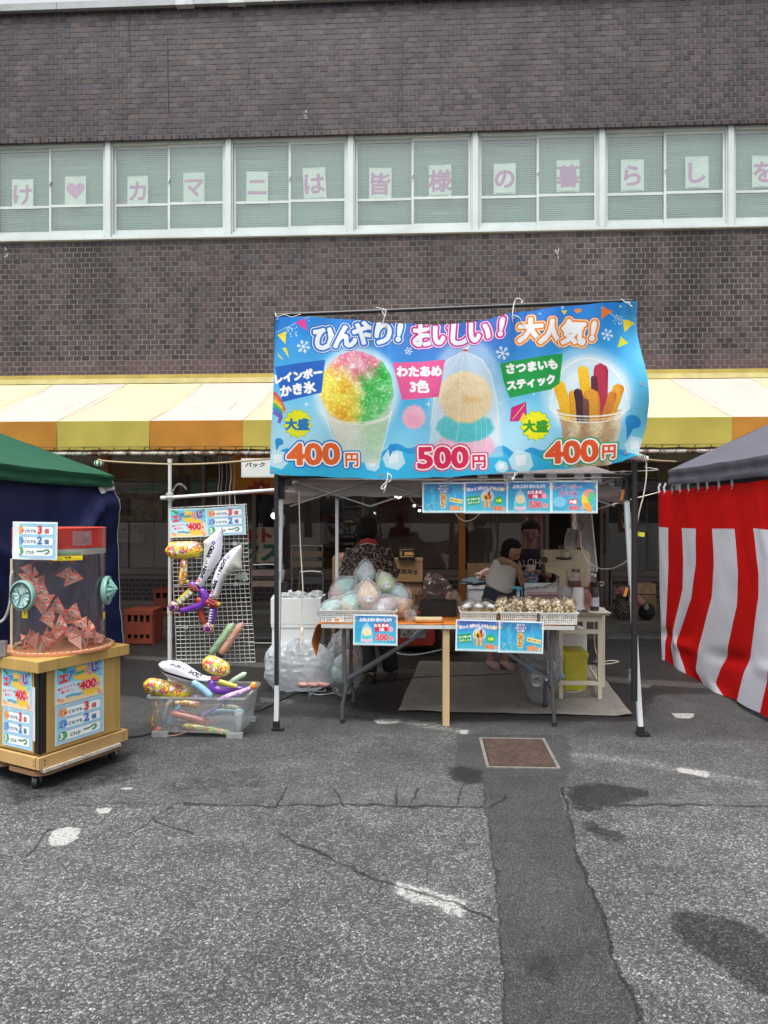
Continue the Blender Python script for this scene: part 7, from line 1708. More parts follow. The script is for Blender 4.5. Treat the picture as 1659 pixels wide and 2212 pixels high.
lbl.poly([(84,30),(110,30),(110,56),(84,56)],'70787c');lblm=printmat('candy_label',lbl,.4)
candies=[('pale blue','standing at the top of the heap',980,1060,82,100,5.66,0,PALE,PALE,1.45),('lime green','leaning at the upper right of the heap',1160,1150,78,95,5.60,-.35,LIME,LIME,1.35),('teal and pink','large one on the upper left of the heap',765,1215,125,95,5.62,.75,TEAL,PINK,1.35),('peach and pink','large one in the middle front of the heap',1000,1270,105,125,5.50,-.12,PEACH,PINK,1.3),('pale teal','lying at the right shoulder of the heap',1262,1240,115,68,5.62,-1.2,TEAL,PALE,1.3),('light teal','lying at the lower left corner of the heap',665,1385,115,70,5.50,1.1,PALE,TEAL,1.25),('teal and peach','bottom of the heap left of the middle one',835,1350,95,100,5.50,.5,TEAL,PEACH,1.3),('pinkish white','lying low at the right with a white label',1150,1370,125,78,5.50,1.2,(.86,.74,.76),PALE,1.2),('orange peach','at the lower right end of the heap',1300,1370,85,80,5.58,-.6,PEACH,ORG_,1.2),('aqua','half hidden low behind the middle one',965,1400,80,60,5.60,.3,TEAL,TEAL,1.2),('soft pink','deep inside the left of the heap',860,1250,90,85,5.72,-.4,PINK,PEACH,1.3),('pale peach','behind the right shoulder of the heap',1110,1270,80,80,5.74,.2,PEACH,PALE,1.2)]
for k,(cn,wh_,x_,y_,rx_,ry_,Y0,ro,ca,cb_,el)in enumerate(candies):
 sc_=.54004/2.37/FV*Y0*1.16;rx_*=sc_;ry_*=sc_
 if rx_>ry_*1.15:rx_,ry_=ry_,rx_
 t=thing('cotton_candy_bag','%s cotton candy bag, %s'%(cn,wh_),'cotton candy',c1(x_,y_-12,Y0),group='bags of cotton candy heaped in the left basket',rot=(0,ro,0))
 def pil(mb,sr,sz,wr,n1,n2,seed,low):
  vs=[];fs=[]
  for i in range(n2+1):
   tt=i/n2;rr_=max(.02,sin(pi*tt**.82))**.85
   for j in range(n1):
    a=2*pi*j/n1;nz=1+wr*(abs(mnoise.noise(Vector((cos(a)*3.2,sin(a)*3.2,tt*3+seed))))-.2)+wr*.8*(1-rr_)*sin(a*9+seed)+.05*mnoise.noise(Vector((cos(a)*1.5,sin(a)*1.5,tt*2+seed)))
    vs.append((cos(a)*rx_*sr*rr_*nz+.012*low*mnoise.noise(Vector((tt*3,seed,1))),sin(a)*rx_*.82*sr*rr_*nz,-ry_*sz+2*ry_*sz*tt))
  for i in range(n2):
   for j in range(n1):j2=(j+1)%n1;fs.append((i*n1+j,i*n1+j2,(i+1)*n1+j2,(i+1)*n1+j))
  fs.append(tuple(reversed(range(n1))));fs.append(tuple(range(n2*n1,(n2+1)*n1)));mb.add(vs,fs)
 m_=MB();pil(m_,.88,.98,.22,30,20,k*3.1,0);part('floss',m_,flossmat('floss_%d'%k,ca,cb_),t,w=False,smooth=True)
 m_=MB();pil(m_,1.04,1.24,.55,44,26,k*5.3,1);part('bag',m_,bagf,t,w=False,smooth=True)
 if k in(0,1,5,7,3):
  m_=MB();dd=rx_*.86;m_.grid(lambda u,v:((u-.3)*.05,-dd*(1.02-.12*(2*u-1)**2),(v-.9)*.045),4,3);part('price_label',m_,lblm,t,w=False,smooth=True)
  # small things on the table
m_=MB();a,b=c2(15,1400,5.55).x,c2(262,1400,5.55).x
m_.add([(a+.012,5.44,.742),(b-.012,5.44,.742),(b-.012,5.56,.742),(a+.012,5.56,.742),(a,5.425,.762),(b,5.425,.762),(b,5.575,.762),(a,5.575,.762)],[(3,2,1,0),(0,1,5,4),(1,2,6,5),(2,3,7,6),(3,0,4,7)]);solo('foam_tray',m_,mat('cream_foam',(.72,.60,.36),.6),'shallow cream foam tray on the orange mat','tray')
m_=MB();q=c1(1395,1455,5.5);m_.ell(q+Vector((0,0,.0)),(.045,.04,.045),22,14,fn=lambda d:1+.5*mnoise.noise(d*3.5));solo('crumpled_wrap',m_,bagf,'crumpled clear plastic wrap beside the foam tray','plastic wrap',smooth=True)
m_=MB();a,b=c2(72,1235,5.85),c2(386,1345,5.85);m_.bb((a.x,5.75,.742),(b.x,5.93,.742+.085));bx=thing('cash_box','black metal cash box on the back edge of the table','cash box',((a.x+b.x)/2,5.84,.742));part('box_body',m_,mat('black_metal_box',(.014,.012,.013),.45,.2),bx)
m_=MB();m_.bb((a.x-.002,5.748,.742+.0855),(b.x+.002,5.932,.742+.11));part('box_lid',m_,MATS['black_metal_box'],bx);m_=MB();m_.tube([(a.x+.07,5.80,.852),(a.x+.08,5.80,.872),(b.x-.08,5.80,.872),(b.x-.07,5.80,.852)],.004,6);part('box_handle',m_,blk,bx)
m_=MB();a,b=c1(1385,1345,5.85),c1(1470,1445,5.85);m_.bb((a.x,5.80,.742),(b.x,5.90,.742+.055));m_.box(((a.x+b.x)/2,5.85,.742+.062),(b.x-a.x+.02,.11,.012));solo('tissue_box',m_,mat('steel_grey',(.30,.30,.29),.4,.4),'small grey box between the cotton candy and the cash box','box')
# ========= LEFT UNDER THE TENT
foam=mat('styrofoam',(.70,.73,.73),.8,0,.05,8,.35,220,dirt=.06)
fx0,fx1,fy0=c6(172,300,6.55).x,c6(585,300,6.55).x,6.55;ztops=[c6(400,195,fy0).z,c6(400,410,fy0).z,c6(400,632,fy0).z,.0]
for k,(lab,tp,bt)in enumerate((('top open styrofoam box of the stack by the left tent leg, full of ice bags',ztops[0],ztops[1]),('middle styrofoam box of the stack by the left tent leg',ztops[1],ztops[2]),('bottom styrofoam box of the stack behind the plastic sack',ztops[2],.0))):
 o_=.006*(k%2);t=thing('styrofoam_box',lab,'foam box',((fx0+fx1)/2,fy0+.16,bt),group='stack of white styrofoam boxes')
 if k==0:
  for a,b in(((fx0,fy0),(fx1,fy0+.028)),((fx0,fy0+.33),(fx1,fy0+.358)),((fx0,fy0+.0285),(fx0+.028,fy0+.3295)),((fx1-.028,fy0+.0285),(fx1,fy0+.3295))):
   m_=MB();m_.bb((*a,bt+.003),(*b,tp));part('box_side',m_,foam,t)
  m_=MB();m_.bb((fx0+.028,fy0+.029,bt+.003),(fx1-.028,fy0+.329,bt+.03));part('box_bottom',m_,foam,t)
 else:
  m_=MB();m_.bb((fx0+o_+.004,fy0+o_,bt+.002),(fx1-o_-.004,fy0+.355,tp-.03));part('box_body',m_,foam,t)
  m_=MB();m_.bb((fx0+o_-.002,fy0+o_-.006,tp-.0295),(fx1-o_+.002,fy0+.36,tp));part('box_lid',m_,foam,t)
icef=glass('ice_bag',(.95,.97,.98),.1,2.4,.45,(.78,.82,.84),.9,30)
for k in range(6):
 q=Vector((fx0+.06+(fx1-fx0-.12)*k/5,fy0+.08+.05*(k%3),ztops[0]-.005+.02*(k%2)));m_=MB();m_.ell(q,(.062,.055,.04),20,12,fn=lambda d,k=k:1+.55*mnoise.noise(d*3+Vector((k,0,0))))
 solo('ice_bag',m_,icef,'%s crumpled clear ice bag from the left in the open styrofoam box'%['first','second','third','fourth','fifth','sixth'][k],'plastic bag','ice bags in the open styrofoam box',smooth=True)
def sack(name,label,cen,rad,seed,mt,top=None,fold=.16,n_=(110,70),knot=None):
 def fn(d):
  a=math.atan2(d.y,d.x);q=1+.13*mnoise.noise(d*1.3+Vector((seed,0,0)))+fold*(abs(mnoise.noise(Vector((a*2.2,d.z*1.4,seed))))-.25)-.10*abs(mnoise.noise(d*4+Vector((0,seed,0))))-.06*abs(mnoise.noise(d*9+Vector((0,seed,0))))
  if d.z<-.55:q*=1-.0*d.z
  return q
 m_=MB();m_.ell(cen,rad,n_[0],n_[1],fn=fn)
 z0=min(p[2]for p in m_.v);m_.v=[(a,b,max(c_,.006+.002*sin(a*40)))for a,b,c_ in m_.v]
 if knot:
  P=[Vector(cen)+Vector((0,0,rad[2]*.8)),Vector(knot)-Vector((0,0,.05)),Vector(knot)];m_.loft(P,[(.07,.05),(.02,.02),(.05,.03)],14,up=(0,1,0))
 return solo(name,m_,mt,label,'plastic bag',smooth=True)
sackf=glass('white_sack',(.90,.93,.95),.22,1.7,.62,(.74,.78,.82),.7,9)
q=c6(390,800,6.3);sack('plastic_sack','big white translucent plastic sack slumped on the ground by the left tent leg',(q.x,6.42,.20),(.335,.24,.245),3,sackf)
m_=MB()
for k in range(5):m_.ell(c6(440+k*45,912-6*(k%2),6.20+.03*(k%2)),(.05,.03,.022),12,8,fn=lambda d:1+.4*mnoise.noise(d*3))
solo('pink_wrappers',m_,mat('pink_wrap',(.60,.32,.30),.6,0,.3,30,.4,60),'pink wrappers showing through the foot of the white sack','wrappers',smooth=True)
sack('plastic_sack','tall clear sack holding pale cotton candy bags behind the table leg',(c6(780,700,6.15).x,6.18,.28),(.155,.14,.29),11,glass('clear_sack',(.93,.95,.96),.1,2.2,.22,(.78,.8,.82),.8,22),knot=(c6(775,500,6.15).x,6.18,.62))
for k,(x_,y_,ca,cb_)in enumerate(((750,810,TEAL,PALE),(820,700,PINK,PEACH),(770,740,PALE,LIME))):
 m_=MB();q=c6(x_,y_,6.17);m_.ell((0,0,0),(.075,.06,.085),18,12,fn=lambda d:1+.15*mnoise.noise(d*2));solo('cotton_candy_floss',m_,flossmat('sackfloss_%d'%k,ca,cb_),'%s cotton candy %s inside the tall clear sack'%(('teal','pink','pale lime')[k],('at the bottom','at the right','in the middle')[k]),'cotton candy',loc=q,w=False,smooth=True)
cordw=mat('white_cord',(.66,.62,.52),.5)
m_=MB();m_.tube([c1(345,270,5.3),c1(350,500,5.3),c1(358,750,5.31),c1(372,1000,5.3),c1(382,1200,5.29),c1(372,1400,5.3),c1(374,1560,5.3)],.0045,8,smooth=6);m_.loft([c1(374,1560,5.3),c1(374,1585,5.3),c1(376,1640,5.3)],[.006,.016,.012],10);m_.box(c6(428,540,5.29),(.022,.01,.04))
m_.tube([c6(433,500,5.3),c6(432,560,5.3),c6(450,700,5.32),c6(475,860,5.34),c6(488,960,5.4),c6(492,1020,5.5)],.0042,8,smooth=6)
solo('power_cord',m_,cordw,'cream power cord hanging from the tent truss to the ground','cord',smooth=True)
m_=MB();P=[G(v_[0],v_[1])+Vector((0,0,.008))for v_ in[((1000+x_/2.074)*.54004,(2300+y_/2.074)*.54004)for x_,y_ in((500,985),(560,1000),(680,990),(725,965),(700,940),(640,935),(600,930),(560,950),(500,990),(560,975),(625,970),(600,940),(560,965),(500,1000))]]
m_.tube(P,.005,6,smooth=5);solo('power_cord',m_,mat('white_plug_cord',(.68,.68,.70),.5),'white extension cord coiled on the asphalt beside the plastic sack','cord',smooth=True)
m_=MB();m_.tube([G(690,1492),G(800,1473),G(900,1466),G(1000,1462),G(1110,1458)],.006,6,smooth=8);m_.v=[(a,b,c_+.01)for a,b,c_ in m_.v];solo('black_cable',m_,blk,'black cable on the ground behind the table legs','cable',smooth=True)
# folding chairs in the dark behind
chm=mat('chrome_tube',(.36,.34,.32),.25,.9,.1,6,.03,30);seatb=mat('brown_slat',(.20,.14,.11),.6)
def chair(label,cx_,cyy_,w2,zs,zb,black,group='folding chairs behind the stall'):
 t=thing('folding_chair',label,'chair',(cx_,cyy_,ZS0 if cyy_>YF else 0),group=group);z0=ORG[t.name].z
 m_=MB();m_.tube([(cx_-w2,cyy_,z0+.02),(cx_-w2,cyy_+.02,z0+zs),(cx_-w2,cyy_+.03,z0+zb-.05),(cx_-w2+.05,cyy_+.03,z0+zb),(cx_+w2-.05,cyy_+.03,z0+zb),(cx_+w2,cyy_+.03,z0+zb-.05),(cx_+w2,cyy_+.02,z0+zs),(cx_+w2,cyy_,z0+.02)],.011,8,smooth=4);part('back_frame',m_,chm,t,smooth=True)
 for s_ in(-1,1):m_=MB();m_.tube([(cx_+s_*w2*.9,cyy_-.32,z0+.0),(cx_+s_*w2*.9,cyy_-.30,z0+zs-.05),(cx_+s_*w2*.9,cyy_,z0+zs)],.010,8,smooth=3);part('leg',m_,chm,t,smooth=True)
 m_=MB();m_.cyl((cx_-w2*.9,cyy_-.32,z0+.05),(cx_+w2*.9,cyy_-.32,z0+.05),.009,8);part('floor_bar',m_,chm,t,smooth=True)
 for k in range(2):
  z=z0+zb-.06-.13*k;m_=MB()
  m_.grid(lambda u,v:(cx_-w2+2*w2*u,cyy_+.02+.02*sin(pi*u),z-.07*v),8,2);part('back_slat',m_,blk if black else seatb,t,smooth=True)
  if black:break
 m_=MB();m_.box((cx_,cyy_-.16,z0+zs),(w2*1.8,.32,.025));part('seat',m_,blk,t)
Yc=8.7
x0_,x1_=at(549,1250,Yc).x,at(605,1250,Yc).x;chair('folding chair with brown slats behind the wire rack',(x0_+x1_)/2,Yc,(x1_-x0_)/2+.03,.38,.92,False)
x0_,x1_=at(625,1250,Yc).x,at(672,1250,Yc).x;chair('folding chair with tall brown frame behind the foam boxes',(x0_+x1_)/2,Yc+.5,(x1_-x0_)/2+.06,.4,1.12,False)
Yc=8.2;x0_,x1_=at(650,1250,Yc).x,at(692,1250,Yc).x;chair('folding chair with black backrest right of the hanging cord',(x0_+x1_)/2,Yc,(x1_-x0_)/2+.02,.4,.88,True)
m_=MB();q=at(665,1300,8.0);m_.ell((q.x,8.0,.48),(.20,.14,.17),20,14,fn=lambda d:1+.25*mnoise.noise(d*2));solo('black_bag',m_,mat('black_cloth',(.010,.010,.011),.8,0,.3,8),'dark bag slumped on the chair behind the foam boxes','bag',smooth=True)
# bottle crates
crm=mat('crate_red',(.24,.045,.022),.5,0,.12,6,.1,60,dirt=.15)
def crate(label,P,wd,dp,h,rz=0):
 t=thing('beer_crate',label,'crate',P,rz,group='red bottle crates under the awning')
 m_=MB();z1=h
 m_.box((0,-dp/2,.04),(wd,.02,.06));m_.box((0,-dp/2,h*.48),(wd-.01,.02,h*.36));m_.box((0,-dp/2,h-.03),(wd+.02,.025,.05));m_.box((0,dp/2,h*.5),(wd,.02,h));part('crate_front',m_,crm,t,w=False,kind='stuff')
 m_=MB()
 for k in range(5):m_.box((-wd/2+.02+(wd-.04)*k/4,-dp/2-.0,h*.5),(.028,.019,h-.02))
 for s_ in(-1,1):m_.box((s_*wd/2,0,h*.5),(.02,dp-.022,h))
 part('crate_rib',m_,crm,t,w=False,kind='stuff')
 m_=MB();m_.box((0,0,h-.002),(wd+.01,dp+.01,.012));part('crate_top',m_,crm,t,w=False)
 m_=MB();m_.box((0,.02,h*.4),(wd-.05,dp-.08,h*.7));part('dark_inside',m_,blk,t,w=False)
a=G(257,1397);b=G(331,1393);crate('red bottle crate standing nearer, right of the navy curtain',((a.x+b.x)/2,8.65,0),b.x-a.x-.02,.32,.40)
q=at(345,1300,9.9);crate('darker red bottle crate farther back behind the white pole',(q.x,10.4,ZS0),.42,.32,.38)
# rope and long cords under the awning
rope=mat('jute_rope',(.42,.33,.19),.9,0,.3,60,.6,200)
m_=MB();m_.tube([at(212,993,7.2),at(240,997,7.0),at(367,1003,6.6),at(460,1001,6.4),at(560,993,6.2),at(600,990,5.6)],.008,8,smooth=8);solo('rope',m_,rope,'tan rope strung under the awning from the green canopy to the stall','rope',smooth=True)
m_=MB();m_.tube([at(1372,990,5.3),at(1420,995,6.4),at(1460,997,7.4)],.007,8,smooth=6);solo('rope',m_,rope,'tan rope running from the lamp corner to the grey canopy','rope',smooth=True)
m_=MB();m_.tube([at(1285,1102,5.9),at(1340,1085,6.2),at(1424,1063,7.5)],.005,6,smooth=6);solo('rope',m_,strM,'white cord slanting from the rightmost menu sign to the grey canopy','rope',smooth=True)
m_=MB();m_.tube([at(600,1026,5.2),at(700,1028,5.19),at(1365,1018,5.19),at(1392,1008,5.19)],.0022,5,smooth=6);solo('string_tie',m_,strM,'thin white string running along the bottom of the banner','string',smooth=True)
c=CV(260,140,'cfd4cf');c.text('バック',75,45,40,'2a2a2a',bold=1.5,shear=.1);c.text('あり',205,100,44,'2a2a2a',bold=1.5);c.a*=(.94+.08*vnoise(140,260,70,3))[...,None]
p0,p1=at(521,990,7.7),at(622,1031,7.7);t=thing('hanging_board','white hand lettered board hanging under the awning beside the banner','sign',((p0.x+p1.x)/2,7.7,p1.z))
m_=MB();m_.bb((p0.x,7.7,p1.z),(p1.x,7.712,p0.z));part('board',m_,mat('board_white',(.55,.57,.55),.5),t)
m_=MB();m_.quad((p0.x+.012,7.6985,p1.z+.012),(p1.x-.012,7.6985,p1.z+.012),(p1.x-.012,7.6985,p0.z-.012),(p0.x+.012,7.6985,p0.z-.012));part('lettering',m_,printmat('board_print',c,.5),t)
m_=MB();m_.tube([(p0.x+.06,7.706,p0.z),(p0.x+.05,7.706,p0.z+.04),(p0.x+.07,7.75,p0.z+.10)],.003,5);part('hook',m_,zinc,t)
# cloth strips and cords hanging under the awning
m_=MB()
for vx,w__,z_ in((472,.006,1096),(478,.004,1110),(488,.003,1100),(497,.01,1118),(505,.004,1060)):
 m_.tube([at(vx,985,8.3),at(vx+2,1030,8.31),at(vx-1,1060,8.3),at(vx,z_,8.3)],w__,5,smooth=4)
solo('cord_bundle',m_,mat('pale_cord',(.40,.36,.32),.8),'bundle of pale cords and strips hanging behind the wire rack','cords',smooth=True)
m_=MB();m_.grid(lambda u,v:Vector((at(470+30*u,1000,8.4).x,8.4+.02*sin(u*14),2.1-1.05*v)),14,6);solo('hanging_cloth',m_,cloth('purple_brown_cloth',(.045,.028,.03)),'dark brown cloth strip hanging behind the wire rack','cloth',smooth=True)
c=CV(128,64,'e8f0e4')
for k in range(8):c.poly([(k*16+4,0),(k*16+12,0),(k*16+12,64),(k*16+4,64)],'1f7a4a')
m_=MB();q=at(214,1001,8.0);m_.ell(q,(.055,.05,.045),20,12);solo('striped_float',m_,printmat('green_stripe',c),'small green and white striped lantern under the awning near the green canopy','lantern',smooth=True)
# ========= BULBS AND SPOT LAMP
bulbM=lamp_mat('lit_bulb',(1.0,.96,.88),10.0);sock=mat('black_socket',(.02,.02,.02),.5)
def bulb(label,p,r_=.03,rot=0):
 t=thing('light_bulb',label,'bulb',p,group='lit bulbs under the stall tent',rot=(0,rot,0));m_=MB();m_.ell((0,0,0),(r_,r_,r_*1.05),18,12);part('bulb_glass',m_,bulbM,t,w=False,smooth=True);m_=MB();m_.loft([(0,0,r_*.8),(0,0,r_*1.6),(0,0,r_*2.6)],[r_*.6,r_*.55,r_*.5],12);part('socket',m_,sock,t,w=False,smooth=40)
bulb('lit bulb hanging from the stall truss left of the menu signs',at(860,1067,5.9),.034,-.9);bulb('small lit bulb outside the left tent leg',at(592,1114,5.6),.022)
for k,(vx,vy)in enumerate(((817,1130),(906,1103),(895,1108),(932,1101),(955,1104))):
 if k in(1,3):bulb('small lit bulb %s far inside under the awning'%('left' if k==1 else 'right'),at(vx,vy,9.3),.014)
sp0=thing('spot_lamp','white clip spot lamp poking out at the banner lower right corner','lamp',at(1385,986,5.12));m_=MB();a=at(1352,982,5.1);b=at(1378,986,5.12);e_=at(1398,992,5.13);m_.loft([a,b],[.030,.028],18);m_.loft([b,e_],[.024,.020],14);part('lamp_body',m_,mat('ivory_plastic',(.62,.60,.54),.4,0,.05),sp0,smooth=40)
m_=MB()
for k in range(3):m_.box(b+Vector((.02+k*.012,-.024,.0)),(.004,.003,.022))
part('cooling_slot',m_,blk,sp0,kind='stuff')
m_=MB();m_.tube([at(1396,995,5.13),at(1396,1030,5.13),at(1390,1070,5.14),at(1380,1110,5.15),at(1374,1150,5.16),at(1373,1180,5.16)],.0045,8,smooth=6);solo('lamp_cord',m_,cordw,'cream lamp cord hanging beside the right black pole','cord',smooth=True)
m_=MB();m_.tube([c2(375,440,5.35),c2(410,490,5.35),c2(470,518,5.34),c2(540,500,5.34),c2(605,442,5.33)],.0045,8,smooth=6);solo('lamp_cord',m_,cordw,'white cord looping below the second menu sign','cord',smooth=True)
m_=MB();m_.tube([c1(1380,265,5.7),c1(1410,350,5.7),c1(1460,400,5.68),c1(1520,420,5.66)],.0045,8,smooth=6);solo('lamp_cord',m_,cordw,'white cord sagging left of the first menu sign','cord',smooth=True)
m_=MB();m_.tube([c5(1085,480,6.2),c5(1090,600,6.15),c5(1140,710,6.1),c5(1230,772,6.0),c5(1330,778,5.8),c5(1420,745,5.5),c5(1480,700,5.3)],.0045,8,smooth=6);solo('lamp_cord',m_,cordw,'white cord sagging across to the right tent leg','cord',smooth=True)
# ========= BACKGROUND STORES
card=mat('cardboard',(.25,.165,.095),.85,0,.12,4,.1,50,dirt=.1)
def carton(label,vx0,vx1,vt,vb,Y,dp,txt=None,gr_=None,small=None,col=None):
 a,b=at(vx0,vt,Y),at(vx1,vb,Y);z0=max(b.z,0);t=thing('cardboard_box',label,'cardboard box',((a.x+b.x)/2,Y+dp/2,z0),group=gr_)
 m_=MB();m_.bb((a.x,Y,z0),(b.x,Y+dp,a.z));part('carton',m_,col or card,t)
 m_=MB();m_.bb((a.x-.0015,Y-.0015,a.z-.045),(a.x+.03,Y+.02,a.z+.0015));m_.bb(((a.x+b.x)/2-.03,Y-.002,a.z-.05),((a.x+b.x)/2+.03,Y+dp,a.z+.002));part('packing_tape',m_,mat('brown_tape',(.30,.20,.11),.3),t,kind='stuff')
 if txt:
  c=CV(300,190,'a4835c');c.text(txt,140,85,62,'1c1c20',bold=1.5,rot=.06)
  for k in range(3):c.line([(25,130+k*14),(150,134+k*14)],3,'4a3a30',.8)
  c.line([(215,18),(275,24),(275,50),(215,46),(215,18)],3,'3a3030');c.a*=(.92+.1*vnoise(190,300,50,2))[...,None]
  m_=MB();m_.quad((a.x+.03,Y-.003,z0+.01),(b.x-.005,Y-.003,z0+.01),(b.x-.005,Y-.003,a.z-.052),(a.x+.03,Y-.003,a.z-.052));part('lettering',m_,printmat('carton_print_%d'%int(vx0),c,.8),t)
 return t
gc='ice cartons stacked behind the woman'
carton('cardboard carton lettered 業務用氷, second from the top of the stack right of the woman',845,913,1208,1258,8.3,.35,'業務用氷',gc)
carton('lower cardboard carton lettered 業務用氷 under the first one',850,912,1260,1310,8.32,.35,'業務用氷',gc)
carton('plain cardboard carton at the bottom of the stack right of the woman',846,914,1312,1398,8.3,.35,None,gc)
carton('cardboard carton lettered 業, partly hidden left of the woman',718,790,1205,1262,8.4,.35,'業務用氷',gc)
carton('plain cardboard carton under the one left of the woman',716,792,1264,1396,8.4,.35,None,gc)
c=CV(200,120,'1c1412');c.text('3000',120,62,50,'d8b070',bold=2.5,rot=-.04);c.line([(15,20),(180,14)],8,'9a7a50');c.text('円',178,66,24,'d8b070',bold=1);c.line([(20,98),(190,92)],8,'c09a60');c.ell(30,60,16,26,'a07848')
a,b=at(860,1183,8.25),at(897,1208,8.25);t=thing('price_box','small dark box printed 3000 on top of the ice cartons','box',((a.x+b.x)/2,8.3,b.z));m_=MB();m_.bb((a.x,8.25,b.z),(b.x,8.33,a.z));part('box_body',m_,mat('dark_box',(.02,.015,.014),.5),t);m_=MB();m_.quad((a.x+.004,8.248,b.z+.004),(b.x-.004,8.248,b.z+.004),(b.x-.004,8.248,a.z-.004),(a.x+.004,8.248,a.z-.004));part('lettering',m_,printmat('price_print',c,.5),t)
bsf=glass('brown_sack',(.62,.50,.44),.25,1.4,.42,(.26,.17,.13),.7,9)
sack('brown_sack','big brownish plastic sack slumped behind the table right of the ice cartons',(at(938,1300,8.4).x,8.4,.42),(.27,.22,.44),21,bsf)
sack('brown_sack','smaller brown paper sack in front of the orange pillar',(at(978,1290,8.1).x,8.1,.36),(.14,.14,.32),23,mat('brown_paper',(.22,.15,.12),.8,0,.2,6,.4,30))
m_=MB();q=at(790,1215,8.1);m_.ell((at(742,1200,8.5).x,8.5,1.02),(.12,.1,.06),18,12,fn=lambda d:1+.3*mnoise.noise(d*3));solo('pink_bundle',m_,mat('pink_cloth',(.30,.17,.15),.85,0,.2,10),'dusky pink bundle on the carton left of the woman','bundle',smooth=True)
# generator
gx0,gx1=at(853,1380,8.0).x,at(940,1380,8.0).x;gen=thing('generator','red and black portable generator on the ground behind the table','generator',((gx0+gx1)/2,8.1,0));gz0,gz1=.06,at(900,1352,8.0).z+.14
m_=MB();m_.prism([(gx0+.02,gz0+.10),(gx0+.05,gz1-.02),(gx0+.12,gz1),(gx1-.12,gz1),(gx1-.03,gz1-.04),(gx1,gz0+.12),(gx1-.02,gz0+.05),(gx0+.04,gz0+.05)],'y',8.0,8.3);part('casing',m_,mat('generator_red',(.42,.03,.02),.35,0,.1),gen)
m_=MB();m_.bb((gx0+.06,7.99,gz0+.13),(gx1-.10,7.9985,gz1-.07));part('control_panel',m_,mat('grey_panel',(.34,.34,.33),.5),gen);m_=MB()
for k in range(6):m_.cyl((gx0+.10+k*.045,7.98,gz0+.17+.03*(k%2)),(gx0+.10+k*.045,7.9895,gz0+.17+.03*(k%2)),.011,10)
part('socket',m_,blk,gen,kind='stuff')
m_=MB();m_.tube([(gx0-.02,7.99,.02),(gx0-.02,7.99,gz1+.03),(gx1+.02,7.99,gz1+.03),(gx1+.02,7.99,.02),(gx0-.02,7.99,.02)],.012,8);m_.tube([(gx0-.02,8.31,.02),(gx0-.02,8.31,gz1+.03),(gx1+.02,8.31,gz1+.03),(gx1+.02,8.31,.02),(gx0-.02,8.31,.02)],.012,8);part('roll_frame',m_,blk,gen,smooth=40,kind='stuff')
m_=MB();m_.tube([at(905,1360,7.9),at(880,1385,7.85),at(855,1400,7.8),at(862,1412,7.75),at(900,1414,7.7),at(960,1402,7.9)],.006,6,smooth=5);solo('power_cord',m_,mat('white_plug_cord',(.68,.68,.70),.5),'white cord looping down in front of the red generator','cord',smooth=True)
# white chest with clothes, cardboard panel
a,b=at(1012,1266,8.3),at(1062,1330,8.3);m_=MB();m_.bb((a.x,8.3,0),(b.x+.1,8.7,a.z-.03));t=thing('cooler_box','white cooler chest behind the girl with clothes thrown on it','cooler',((a.x+b.x)/2,8.5,0));part('cooler_body',m_,foam,t);m_=MB();m_.bb((a.x-.01,8.29,a.z-.029),(b.x+.11,8.71,a.z+.01));part('cooler_lid',m_,foam,t)
m_=MB();m_.ell(at(1030,1258,8.4),(.17,.12,.055),20,12,fn=lambda d:1+.35*mnoise.noise(d*2.6));solo('folded_clothes',m_,mat('denim_blue',(.10,.13,.17),.9,0,.2,10,.3,200),'grey blue clothes on the left of the cooler chest','clothes',smooth=True)
m_=MB();m_.ell(at(1052,1246,8.42),(.14,.12,.075),22,14,fn=lambda d:1+.4*mnoise.noise(d*2.6+Vector((2,0,0))));m_.tube([at(1035,1250,8.3),at(1045,1236,8.3),at(1062,1232,8.3),at(1070,1245,8.3)],.014,8,smooth=4);solo('canvas_bag',m_,mat('pinkish_canvas',(.40,.27,.22),.85,0,.15,10,.3,200),'pinkish canvas bag on the right of the cooler chest','bag',smooth=True)
carton('flat cardboard panel standing behind the cooler chest',1010,1072,1217,1250,8.9,.04,None)
a,b=at(1214,1340,6.95),at(1268,1410,6.95);
for k,(z0,z1)in enumerate(((0,.165),(.168,.30),(.303,.45))):
 m_=MB();m_.bb((a.x,6.95,z0+.001),(b.x,7.25,z1));solo('styrofoam_box',m_,foam,('bottom','middle','top')[k]+' white box of the low stack behind the yellow bin','foam box','white boxes behind the yellow bin')
 # right back: cartons, clothes, plush bag
carton('upper cardboard box with printed lid standing behind the right tent leg',1376,1417,1261,1283,10.6,.3,None,'cartons behind the right tent leg',col=mat('tan_print_card',(.40,.27,.15),.8,0,.4,22))
carton('lower cardboard box standing behind the right tent leg',1375,1418,1285,1326,10.6,.35,None,'cartons behind the right tent leg')
leo=mat('leopard_cloth',(.2,.14,.11),.85);n=leo.node_tree;bb_=n.nodes['Principled BSDF'];c=N(n,'ShaderNodeTexCoord');vo=N(n,'ShaderNodeTexVoronoi',feature='DISTANCE_TO_EDGE');vo.inputs['Scale'].default_value=26;n.links.new(c.outputs['Object'],vo.inputs['Vector']);cr2=N(n,'ShaderNodeValToRGB');cr2.color_ramp.elements[0].color=(.012,.010,.010,1);cr2.color_ramp.elements[1].color=(.17,.13,.12,1);cr2.color_ramp.elements[0].position=.06;cr2.color_ramp.elements[1].position=.16;n.links.new(vo.outputs['Distance'],cr2.inputs[0]);n.links.new(cr2.outputs[0],bb_.inputs['Base Color'])
m_=MB();m_.ell((at(1348,1320,10.25).x,10.25,.245),(.125,.12,.165),22,16,fn=lambda d:1+.2*mnoise.noise(d*2));solo('leopard_bag',m_,leo,'leopard patterned bag on the ground behind the right tent leg','bag',smooth=True)
